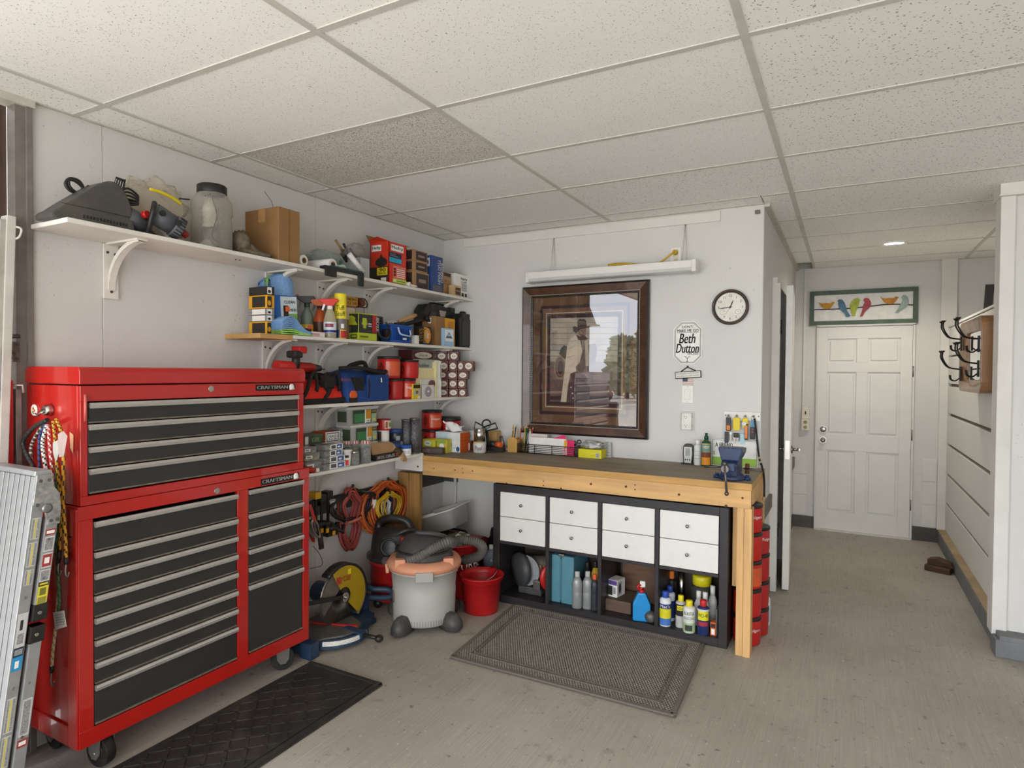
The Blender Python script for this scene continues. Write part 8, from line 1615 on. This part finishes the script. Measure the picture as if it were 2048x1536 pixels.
# bar clamps and carabiners beside the cabinet
for i, (u, vt, vb, lab) in enumerate(((632, 990, 1050, 'bar clamp with a yellow head, nearest the red cabinet'), (643, 995, 1050, 'black bar clamp in the middle of the three on the wall band'), (656, 988, 1055, 'black bar clamp, right one of the three on the wall band'))):
    a = at(u, vt, x=-2.79); b_ = at(u, vb, x=-2.79); t = thing('bar_clamp', lab, 'clamp', (-2.79, a.y, b_.z), group='bar clamps on the wall band')
    MB().bar(a, b_, .016, .008, up=(1, 0, 0)).w('bar', C('#2b2a2a', .4, .4), t)
    MB().box(-2.83, -2.765, a.y - .028, a.y + .02, a.z - .022, a.z + .02).w('fixed_jaw', C('#c99a1e', .45) if i == 0 else BLACKP, t, bev=.005)
    MB().box(-2.82, -2.75, b_.y - .04, b_.y + .05, b_.z - .05, b_.z + .02).w('sliding_jaw', BLACKP, t, bev=.012); MB().tube([(-2.77, b_.y + .04, b_.z - .01), (-2.75, b_.y + .085, b_.z - .04), (-2.76, b_.y + .10, b_.z - .0)], .014, 8).w('trigger', BLACKP, t)
    MB().box(-2.745, -2.74, b_.y - .01, b_.y + .012, b_.z - .04, b_.z - .015).w('yellow_mark', C('#c98f1e', .45), t)
for i, (u, v, du, dv, mm, lab) in enumerate(((632, 1058, 24, 46, CHROME, 'large silver carabiner, front of the bunch beside the red cabinet'), (626, 1050, 14, 40, CHROME, 'silver carabiner behind the front one in the bunch'), (622, 1062, 10, 34, C('#a8a5a0', .3, .8), 'small silver carabiner at the left of the bunch'), (624, 1073, 10, 26, REDP, 'red carabiner at the bottom of the bunch'))):
    c = at(u, v, x=-2.64 - i * .02); k_ = mpp(c); t = thing('carabiner', lab, 'carabiner', c, group='carabiners hanging beside the red cabinet'); a = math.radians(28); pts = []
    for j in range(16):
        q = 2 * PI * j / 16; y_, z_ = .5 * du * .55 * math.cos(q) * (1 + .25 * math.sin(q)) * k_, .5 * dv * math.sin(q) * k_; pts.append((c.x + .004 * math.sin(q), c.y + y_ * math.cos(a) + z_ * -math.sin(a) , c.z + z_ * math.cos(a) + y_ * math.sin(a)))
    MB().tube(pts, .0065, 6, closed=True).w('loop', mm, t)
p0, p1 = at(622, 1010, x=-2.63), at(630, 1042, x=-2.63); t = thing('red_strap', 'red strap and black tail holding the carabiners beside the cabinet', 'strap', (-2.63, p1.y, p1.z)); MB().bar((-2.64, p0.y, p0.z), (-2.63, p1.y, p1.z), .004, .02, up=(0, 1, 0)).w('strap_web', REDP, t); a, b_ = at(643, 1080, x=-2.64), at(643, 1098, x=-2.64); MB().bar(at(640, 1068, x=-2.65), b_, .03, .012, up=(1, 0, 0)).w('black_tail', BLACKP, t)
MB().tube(spline([at(626, 1092, x=-2.66), at(640, 1110, x=-2.68), at(644, 1130, x=-2.7), at(620, 1137, x=-2.7)]), .0025, 5).w('thin_string', C('#6b6660', .6), t)
# ---------------------------------------------------------------- mitre saw
NB = C('#1f3550', .45, var=.12, ns=12, dirt=.3, dirtcol='#6a645a'); SG = C('#5a5a5a', .4, .6, var=.2, ns=20)
G = lambda u, v, z: at(u, v, z=z)
t = thing('mitre_saw', 'dark blue mitre saw with a yellow blade guard on the floor beside the cabinet', 'saw', (-2.52, 2.62, 0))
bc_ = V3((-2.56, 2.60, 0))
MB().prism([(-2.76, 2.36), (-2.62, 2.34), (-2.47, 2.345), (-2.46, 2.40), (-2.50, 2.44), (-2.40, 2.52), (-2.37, 2.62), (-2.42, 2.72), (-2.46, 2.83), (-2.50, 2.90), (-2.76, 2.90)], lambda p, q, t_: (p, q, t_), .018, .062).w('base', NB, t, bev=.006)
for a, b_ in ((-2.485, 2.37), (-2.74, 2.38), (-2.52, 2.87), (-2.74, 2.87)): MB().box(a - .045, a + .035, b_ - .03, b_ + .035, 0, .085 if (a > -2.5) else .03).w('base_foot', NB, t, bev=.008)
MB().prism([(-2.75, 2.38), (-2.49, 2.37), (-2.48, 2.45), (-2.41, 2.54), (-2.39, 2.62), (-2.44, 2.72), (-2.75, 2.86)], lambda p, q, t_: (p, q, t_), .062, .072).w('table_top', C('#6b6a66', .45, .5, var=.12), t, bev=.002)
rows = []
for i in range(13):
    a = math.radians(-75 + i * 110 / 12); c, s_ = math.cos(a), math.sin(a); rows.append([(-2.565 + .20 * c, 2.61 + .20 * s_ * .95, .066), (-2.565 + .213 * c, 2.61 + .213 * s_ * .95, .055), (-2.565 + .213 * c, 2.61 + .213 * s_ * .95, .022)])
MB().grid(rows, smooth=False).w('scale_skirt', NB, t)
rows = [[(-2.565 + r_ * math.cos(math.radians(-60 + i * 80 / 12)), 2.61 + r_ * .95 * math.sin(math.radians(-60 + i * 80 / 12)), z) for r_, z in ((.2085, .0628), (.2145, .0545), (.2145, .040))] for i in range(13)]
MB().grid(rows, smooth=False).w('angle_scale', C('#cfcdc6', .5, var=.2, ns=60), t)
hd = (G(745, 1275, .04) - bc_).normalized(); a = G(728, 1270, .055); b_ = G(758, 1277, .05)
MB().bar(G(690, 1258, .06), a, .05, .035).w('mitre_arm', NB, t, bev=.006); MB().cyl(a, b_, .012, seg=10).ball(b_, .024, sc=(1, 1, .9)).w('mitre_knob', BLACKP, t)
MB().bar(G(620, 1245, .075) * 1, G(715, 1252, .075), .012, .008).w('red_insert', REDP, t)
bx = -2.57
ctr = at(679, 1193, x=bx); e_ = at(741, 1215, x=bx); rB = .165
def saw_disc(y_, z_): return (y_, z_)
cY, cZ = ctr.y + .01, ctr.z + .0
rG = .178
MB().lathe([(.02, -.0015), (rB, -.0015), (rB, .0015), (.02, .0015), (.02, -.0015)], (bx, cY, cZ), 48, T=Euler((0, PI / 2, 0)).to_matrix().to_4x4()).w('blade', C('#77726b', .3, .9, var=.12), t)
m = MB()
for i in range(40):
    a = 2 * PI * i / 40; m.add([(bx, cY + rB * math.cos(a), cZ + rB * math.sin(a)), (bx, cY + (rB + .008) * math.cos(a + .05), cZ + (rB + .008) * math.sin(a + .05)), (bx, cY + rB * math.cos(a + .12), cZ + rB * math.sin(a + .12))], [(0, 1, 2)])
m.w('blade_teeth', STEEL, t)['kind'] = 'stuff'
GYEL = clear('#cfae2a', .42, .12)
pts = [(rG * math.cos(math.radians(a)), rG * math.sin(math.radians(a))) for a in range(-48, 121, 7)]
inn = [(.055 * math.cos(math.radians(a)), .055 * math.sin(math.radians(a))) for a in range(120, -49, -14)]
MB().prism([(p, q) for p, q in pts + inn], lambda p, q, t_: (t_, cY + p, cZ + q), bx + .022, bx + .026).w('yellow_guard', GYEL, t)
MB().grid([[(bx - .03, cY + k * math.cos(math.radians(a)), cZ + k * math.sin(math.radians(a))), (bx + .03, cY + k * math.cos(math.radians(a)), cZ + k * math.sin(math.radians(a)))] for a in range(-50, 136, 6) for k in (rG + .008,)]).w('guard_rim', BLACKP, t, solid=.012)
MB().prism([(.16 * math.cos(math.radians(a)), .16 * math.sin(math.radians(a))) for a in range(62, 215, 9)], lambda p, q, t_: (t_, cY + p, cZ + q), bx + .004, bx + .012).w('upper_guard', C('#5e5750', .5, var=.15), t)
m = MB(); put_text(m, 'RYOBI', (bx + .0275, cY - .055, cZ + .088), (0, .105, 0), (0, 0, .034), 0, 0, .0015); m.w('lettering', C('#d9682a', .5), t)
MB().box(bx + .0262, bx + .0272, cY - .06, cY - .025, cZ + .084, cZ + .126).w('red_label', C('#a3352a', .5), t)
MB().box(bx + .0265, bx + .0275, cY + .03, cY + .055, cZ + .12, cZ + .152).w('yellow_sticker', C('#ddc61f', .5), t)
m = MB(); put_text(m, 'FINE FINISH', (bx + .003, cY + .11, cZ - .085), (0, -.15, -.015), (0, .004, -.03), 0); m.w('blade_print', INK, t)
MB().cyl((bx + .026, cY, cZ), (bx + .04, cY, cZ), .026, seg=18).cyl((bx + .04, cY, cZ), (bx + .05, cY, cZ), .012, seg=6).w('hub_bolt', CHROME, t)
MB().bar((bx + .035, cY - .02, cZ + .005), (bx + .03, cY - .30, cZ + .055), .012, .024, up=(0, 0, 1)).w('link_arm', BLACKP, t, bev=.004)
MB().cyl((bx - .02, cY - .02, cZ), (bx - .17, cY - .02, cZ + .01), .06, seg=18).w('motor', NB, t, bev=.004)
MB().cyl((bx - .01, 2.36, .07), (bx - .01, 2.36, .27), .02, seg=12).w('rear_post', C('#a9a8a4', .45), t)
ha, hb_ = at(736, 1178, x=bx - .03), at(778, 1186, x=bx + .06); MB().tube(spline([(bx - .03, cY + rG, cZ + .06), (ha.x, ha.y + .02, ha.z), (hb_.x, hb_.y, hb_.z + .02), (hb_.x, hb_.y + .02, hb_.z - .03), (ha.x, ha.y, ha.z - .05), (bx - .03, cY + rG * .9, cZ - .03)]), .018, 8).w('carry_handle', C('#2b3f52', .45), t)
MB().box(bx - .06, bx - .005, cY + .08, cY + .20, .07, .17).w('fence', NB, t, bev=.006)
MB().box(bx - .09, bx - .01, cY + .20, cY + .26, .0, .15).w('blue_end_block', C('#223355', .5, dirt=.3), t, bev=.008)
# ---------------------------------------------------------------- folding work platform leaning at the left
AL = C('#a2a3a2', .38, .55, var=.08, ns=25, dirt=.15, dirtcol='#7d7b76'); ALW = C('#8e8f8e', .5, .3, var=.05, ns=12); CAST = C('#a3a29f', .45, .6, var=.35, ns=60)
t = thing('work_platform', 'folding aluminium work platform with a fluted deck leaning on the red tool chest', 'ladder', (-2.5, .93, 0))
XR = -2.40; TOPZ = 1.165
def lp(s, x, d): return V3((x, .927 + .128 * s + d, s))
def slab(s0, s1, xa, xb, d0, d1): return [lp(s, x, d) for s in (s0, s1) for x in (xa, xb) for d in (d0, d1)]
BXF = [(0, 1, 3, 2), (4, 6, 7, 5), (0, 4, 5, 1), (2, 3, 7, 6), (0, 2, 6, 4), (1, 5, 7, 3)]
def sbox(m, *a, mm=0): return m.add(slab(*a), BXF, mm)
xl = at(4, 940, y=1.07).x - .10
n_ = 9; wd = (XR - xl) / n_
sbox(MB(), .02, TOPZ - .01, xl, XR - .002, .006, .012).w('deck', C('#3f4040', .6, .3), t)
for i in range(n_): sbox(MB(), .02, TOPZ - .006, xl + i * wd + .004, xl + (i + 1) * wd - .004, -.001, .008).w('deck_flute', ALW, t, bev=.002, seg=1)
sbox(MB(), .01, TOPZ, XR - .012, XR, 0, .036).w('side_rail', AL, t, bev=.002)
sbox(MB(), .01, TOPZ, xl - .002, xl + .012, 0, .036).w('side_rail', AL, t, bev=.002)
sbox(MB(), TOPZ - .004, TOPZ + .014, xl - .006, XR + .005, -.006, .042).w('top_cap', C('#a6a7a7', .4, .5), t, bev=.005)
# hinges and folded legs meeting in the middle
def legset(s_h, s_e, sgn):
    pl = [(0, -.002), (.10, -.002), (.10, .045), (.055, .055), (.03, .075), (-.02, .085), (-.075, .088), (-.075, .05), (-.02, .035)]
    MB().prism([(s_h - sgn * .07 + sgn * a * 1.0, d) for a, d in pl], lambda p, q, z: lp(p, z, q), XR + .001, XR + .011).w('hinge_plate', CAST, t, bev=.002)
    for a, d in ((.08, .01), (.08, .036), (.0, .01), (-.06, .058), (-.06, .078)):
        c = lp(s_h - sgn * .07 + sgn * a, XR + .011, d); MB().cyl(c, c + V3((.003, 0, 0)), .006, seg=12).w('rivet', C('#6f6e6b', .4, .7), t)
    c = lp(s_h - sgn * .085, XR + .012, .04); MB().lathe([(.016, 0), (.016, .004), (.009, .006), (1e-4, .006)], c, 18, T=Euler((0, PI / 2, 0)).to_matrix().to_4x4()).w('pivot', C('#8d8c89', .35, .8), t)
    lg = MB(); sbox(lg, min(s_h - sgn * .12, s_e), max(s_h - sgn * .12, s_e), XR - .03, XR + .004, .046, .084); lg.w('folding_leg', AL, t, bev=.003)
    ft = MB(); sbox(ft, min(s_e, s_e - sgn * -.055), max(s_e, s_e - sgn * -.055), XR - .034, XR + .009, .043, .088); ft.w('rubber_foot', BLACKP, t, bev=.003)
    c = lp(s_e + sgn * .027, XR + .009, .062); MB().cyl(c, c + V3((.003, 0, 0)), .006, seg=12).w('rivet', CHROME, t)
    for k in (.22, .5): 
        c = lp(s_h + (s_e - s_h) * (k + .2), XR + .004, .062); MB().cyl(c, c + V3((.002, 0, 0)), .005, seg=10).w('rivet', C('#8d8c89', .35, .8), t)
legset(TOPZ - .03, .672, 1); legset(.04, .655 - .10 + .10 - .0, -1)
# printed stickers on the rail and leg sides
def sticker(s0, s1, d0, d1, x, bands):
    m = MB(); ms = []; e = .0007
    for (a, b, c, d, mm) in bands:
        if mm not in ms: ms.append(mm)
        m.add([lp(s0 + (s1 - s0) * a, x + e, d0 + (d1 - d0) * c), lp(s0 + (s1 - s0) * b, x + e, d0 + (d1 - d0) * c), lp(s0 + (s1 - s0) * b, x + e, d0 + (d1 - d0) * d), lp(s0 + (s1 - s0) * a, x + e, d0 + (d1 - d0) * d)], [(0, 1, 2, 3)], ms.index(mm)); e += .0002
    m.w('sticker', ms, t)
GW = C('#bcbcba', .5, var=.03); GY = C('#8d8d8b', .5, var=.5, ns=300); YS = C('#cdbb2f', .5); RS = C('#9a3a36', .5); BS = C('#2a86b8', .5); DB = C('#25344a', .5)
col_ = [(0, 1, 0, 1, GW), (.04, .96, .08, .30, GY), (.04, .96, .40, .55, YS), (.04, .96, .65, .92, GY)]
for a, b in ((1.02, .95), (.94, .86), (.85, .80), (.44, .33), (.32, .22), (.21, .12)): sticker(a, b, .006, .031, XR, col_)
sticker(.71, .60, .004, .033, XR, [(0, 1, 0, 1, GW), (.2, .5, .3, .6, INK), (.6, .9, .2, .8, GY)]); sticker(.60, .57, .004, .033, XR, [(0, 1, 0, 1, DB), (.2, .8, .1, .9, GY)]); sticker(.57, .525, .004, .033, XR, [(0, 1, 0, 1, BS), (.3, .8, .3, .7, WPAPER)])
sticker(.975, .955, .050, .080, XR + .004, [(0, 1, 0, 1, RS), (.25, .75, .1, .9, WPAPER)]); sticker(.95, .90, .05, .08, XR + .004, [(0, 1, 0, 1, GW), (.1, .9, .1, .9, GY)]); sticker(.895, .845, .05, .08, XR + .004, [(0, 1, 0, 1, GW), (.1, .9, .05, .95, RS), (.3, .7, .25, .75, WPAPER)]); sticker(.84, .80, .05, .08, XR + .004, [(0, 1, 0, 1, GW), (.1, .9, .1, .9, GY)])
sticker(.80, .785, .05, .081, XR + .004, [(0, 1, 0, 1, INK), (.3, .7, .1, .9, YS)]); sticker(.785, .725, .05, .081, XR + .004, [(0, 1, 0, 1, C('#d3c832', .5)), (.1, .5, .2, .8, C('#6f6a2a', .5)), (.6, .95, .1, .9, C('#8a8438', .5))])
sticker(.42, .30, .05, .08, XR + .004, [(0, 1, 0, 1, GW), (.05, .95, .15, .85, GY)]); sticker(.29, .265, .05, .08, XR + .004, [(0, 1, 0, 1, RS), (.25, .75, .15, .85, WPAPER)])
for s_ in (.76, .47): 
    c = lp(s_, XR, .018); MB().cyl(c, c + V3((.002, 0, 0)), .005, seg=12).w('rivet', C('#8d8c89', .35, .8), t)
# ---------------------------------------------------------------- bungee cords on a magnetic hook
Y_ = 1.205
B_ = lambda u, v, y=Y_: at(u, v, y=y)
t = thing('magnetic_hook', 'chrome magnetic hook stuck on the left side of the red tool chest', 'hook', B_(99, 820)); c = at(100, 820, y=1.236); MB().cyl((c.x, 1.239, c.z), (c.x, 1.215, c.z), .024, .018, seg=8).w('magnet', CHROME, t); MB().tube([(c.x, 1.215, c.z), (c.x, 1.19, c.z - .02), (c.x, 1.185, c.z - .01)], .006, 6).w('peg', CHROME, t)
def bungee(label, pts, r, c1, c2, y=Y_, hooks=True):
    P = spline([B_(u, v, y) for u, v in pts], 10); t = thing('bungee_cord', label, 'bungee cord', P[-1], group='bungee cords on the magnetic hook')
    m = MB().tube(P, r, 7); n = len(P); k = 0
    for i in range(n - 1):
        for j in range(7): m.m[i * 7 + j] = 1 if (i + j) % 3 == 0 else 0
    m.w('cord', [c1, c2], t)
    if hooks:
        e = P[-1]; MB().tube(spline([e, e + V3((.004, -.004, -.03)), e + V3((.016, -.004, -.045)), e + V3((.024, -.002, -.025))]), .0028, 5).w('wire_hook', STEEL, t)
        MB().tube([P[-4], P[-1]], r * 1.25, 7).w('end_wrap', BLACKP, t)
YB = C('#c48a1c', .6); BB_ = C('#2b2118', .6)
bungee('long yellow and black bungee cord, front one reaching down to the ladder foot', [(112, 838), (122, 862), (127, 905), (126, 1000), (131, 1080), (132, 1128)], .0062, YB, BB_, 1.19)
bungee('second yellow and black bungee cord left of the front one', [(106, 842), (110, 875), (113, 920), (119, 975), (122, 1040), (117, 1125)], .0060, YB, BB_, 1.20)
bungee('red and white bungee cord in the middle of the hanging bunch', [(97, 850), (99, 885), (103, 930), (107, 985), (106, 1020)], .006, C('#a83a30', .6), WPAPER, 1.205, False)
bungee('white and black striped bungee cord left of the red one', [(94, 850), (86, 880), (87, 905), (93, 945)], .0075, C('#cfcbc4', .6), BB_, 1.20, False)
bungee('thick black bungee cord looping out to the left of the bunch', [(95, 840), (72, 852), (52, 872), (46, 888), (55, 912), (68, 935)], .0085, BLACKP, C('#3a3836', .5), 1.205, False)
bungee('thin blue bungee cord behind the white striped one', [(92, 848), (80, 870), (78, 905), (80, 945)], .005, C('#2f4f8a', .6), INK, 1.215, False)
bungee('black bungee cord with a white core loop beside the blue one', [(90, 845), (70, 875), (62, 900), (66, 940)], .0065, C('#3a3734', .5), C('#b9a79e', .6), 1.215, False)
bungee('green bungee cord with a paper tag hanging beside the ladder', [(113, 930), (114, 1000), (113, 1090), (116, 1150), (119, 1200), (117, 1222)], .0062, C('#4c6b4a', .6), C('#35502f', .6), 1.205, False)
bungee('cream bungee cord low beside the ladder with wire hooks at its end', [(118, 1180), (112, 1250), (106, 1300), (103, 1345)], .0062, C('#c9b48c', .6), C('#8f7a52', .6), 1.205)
t = thing('paper_tag', 'small white printed paper tag hanging from the green bungee cord', 'tag', B_(120, 1240, 1.19)); MB().add([B_(106, 1225, 1.19), B_(128, 1221, 1.19), B_(133, 1253, 1.19), B_(111, 1260, 1.19)], [(0, 1, 2, 3)]).w('tag_card', C('#d3cfc6', .7), t, solid=.001)
m = MB()
for i in range(5): m.bar(B_(110 + i * .8, 1231 + i * 5, 1.1885), B_(126 + i * .8, 1228 + i * 5, 1.1885), .0006, .002, up=(0, 0, 1))
m.w('tag_print', GY, t)
for (pts, mm, lab) in (([(116, 868), (127, 862), (135, 872), (128, 912), (118, 915)], C('#a5918a', .6), 'pinkish paper tag on the bungee cords'), ([(106, 885), (116, 880), (118, 905), (112, 925), (106, 905)], C('#a9a69f', .6), 'white folded tag between the bungee cords')):
    MB().add([B_(u, v, 1.18) for u, v in pts], [list(range(5))]).w('tag_card', mm, thing('paper_tag', lab, 'tag', B_(*pts[0], 1.18)), solid=.001)
# ---------------------------------------------------------------- things by the left door post
L_ = lambda u, v, x=-2.80: at(u, v, x=x)
t = thing('white_ladder', 'weathered white wooden ladder rail with a rope loop at the left edge', 'ladder', (-2.80, 1.15, 0)); WL_ = C('#c2bfb8', .6, var=.1, ns=9, dirt=.3)
a, b_ = L_(17, 433), L_(2, 900); d = (b_ - a) / (a.z - b_.z); MB().bar(a, a + d * a.z, .03, .05, up=(1, 0, 0)).w('rail', WL_, t, bev=.003); MB().bar(L_(3, 440), L_(3, 440) + d * L_(3, 440).z - V3((0, .02, 0)), .02, .04, up=(1, 0, 0)).w('inner_rail', C('#a9a69d', .6, dirt=.3), t)
for v in (503, 526, 620): p = L_(1, v); MB().bar((-2.80, p.y + .02, p.z), (-2.80, p.y - .06, p.z), .03, .012).w('rung', C('#3b3a38', .5), t)
MB().tube(spline([L_(24, 453, -2.79), L_(38, 455, -2.77), L_(43, 460, -2.77), L_(39, 473, -2.77), L_(30, 478, -2.78), L_(24, 475, -2.79)]), .004, 6).w('rope_loop', C('#cfcac0', .7), t)
t = thing('red_floor_jack', 'red square steel tool stand behind the folding platform by the door post', 'tool stand', (-2.80, 1.17, 0)); p0, p1 = L_(8, 760), L_(24, 760); MB().box(-2.83, -2.79, p0.y, p1.y, 0, p0.z).w('red_upright', RED, t, bev=.003); MB().tube([(-2.80, p1.y, p0.z - .02), (-2.79, p1.y + .03, p0.z - .02), (-2.79, p1.y + .033, p0.z - .05)], .005, 6).w('wire_hook', C('#b5b0a6', .4, .6), t)
for z in (.95, .6): MB().box(-2.83, -2.80, p0.y - .12, p0.y, z, z + .04).w('cross_bar', RED, t)
p0, p1 = L_(29, 778, -2.81), L_(41, 778, -2.81); MB().box(-2.832, -2.80, p0.y, p1.y, 0, p0.z).w('bar_body', C('#7b7873', .5, .4, var=.2), thing('grey_steel_bar', 'plain grey steel bar standing against the door post', 'bar', (-2.815, p0.y, 0)), bev=.003)
t = thing('door_hasp', 'rusty brown steel hasp and bolt screwed to the door post', 'hasp', (-2.83, 1.2, 1.6)); HB = C('#6a6058', .5, .5, var=.3, ns=30); p0, p1 = L_(24, 683, -2.836), L_(39, 724, -2.836); MB().box(-2.838, -2.83, p0.y, p1.y, p1.z, p0.z).w('hasp_plate', HB, t, bev=.002)
for v in (672, 703): a, b_ = L_(14, v, -2.825), L_(39 if v == 672 else 31, v + 1, -2.825); MB().cyl(a, b_, .008, seg=10).w('bolt', HB, t)
for u, v in ((34, 689), (34, 718), (20, 716)): c = L_(u, v, -2.83); MB().cyl(c, c + V3((.004, 0, 0)), .006, seg=10).w('screw', C('#4b443d', .5), t)
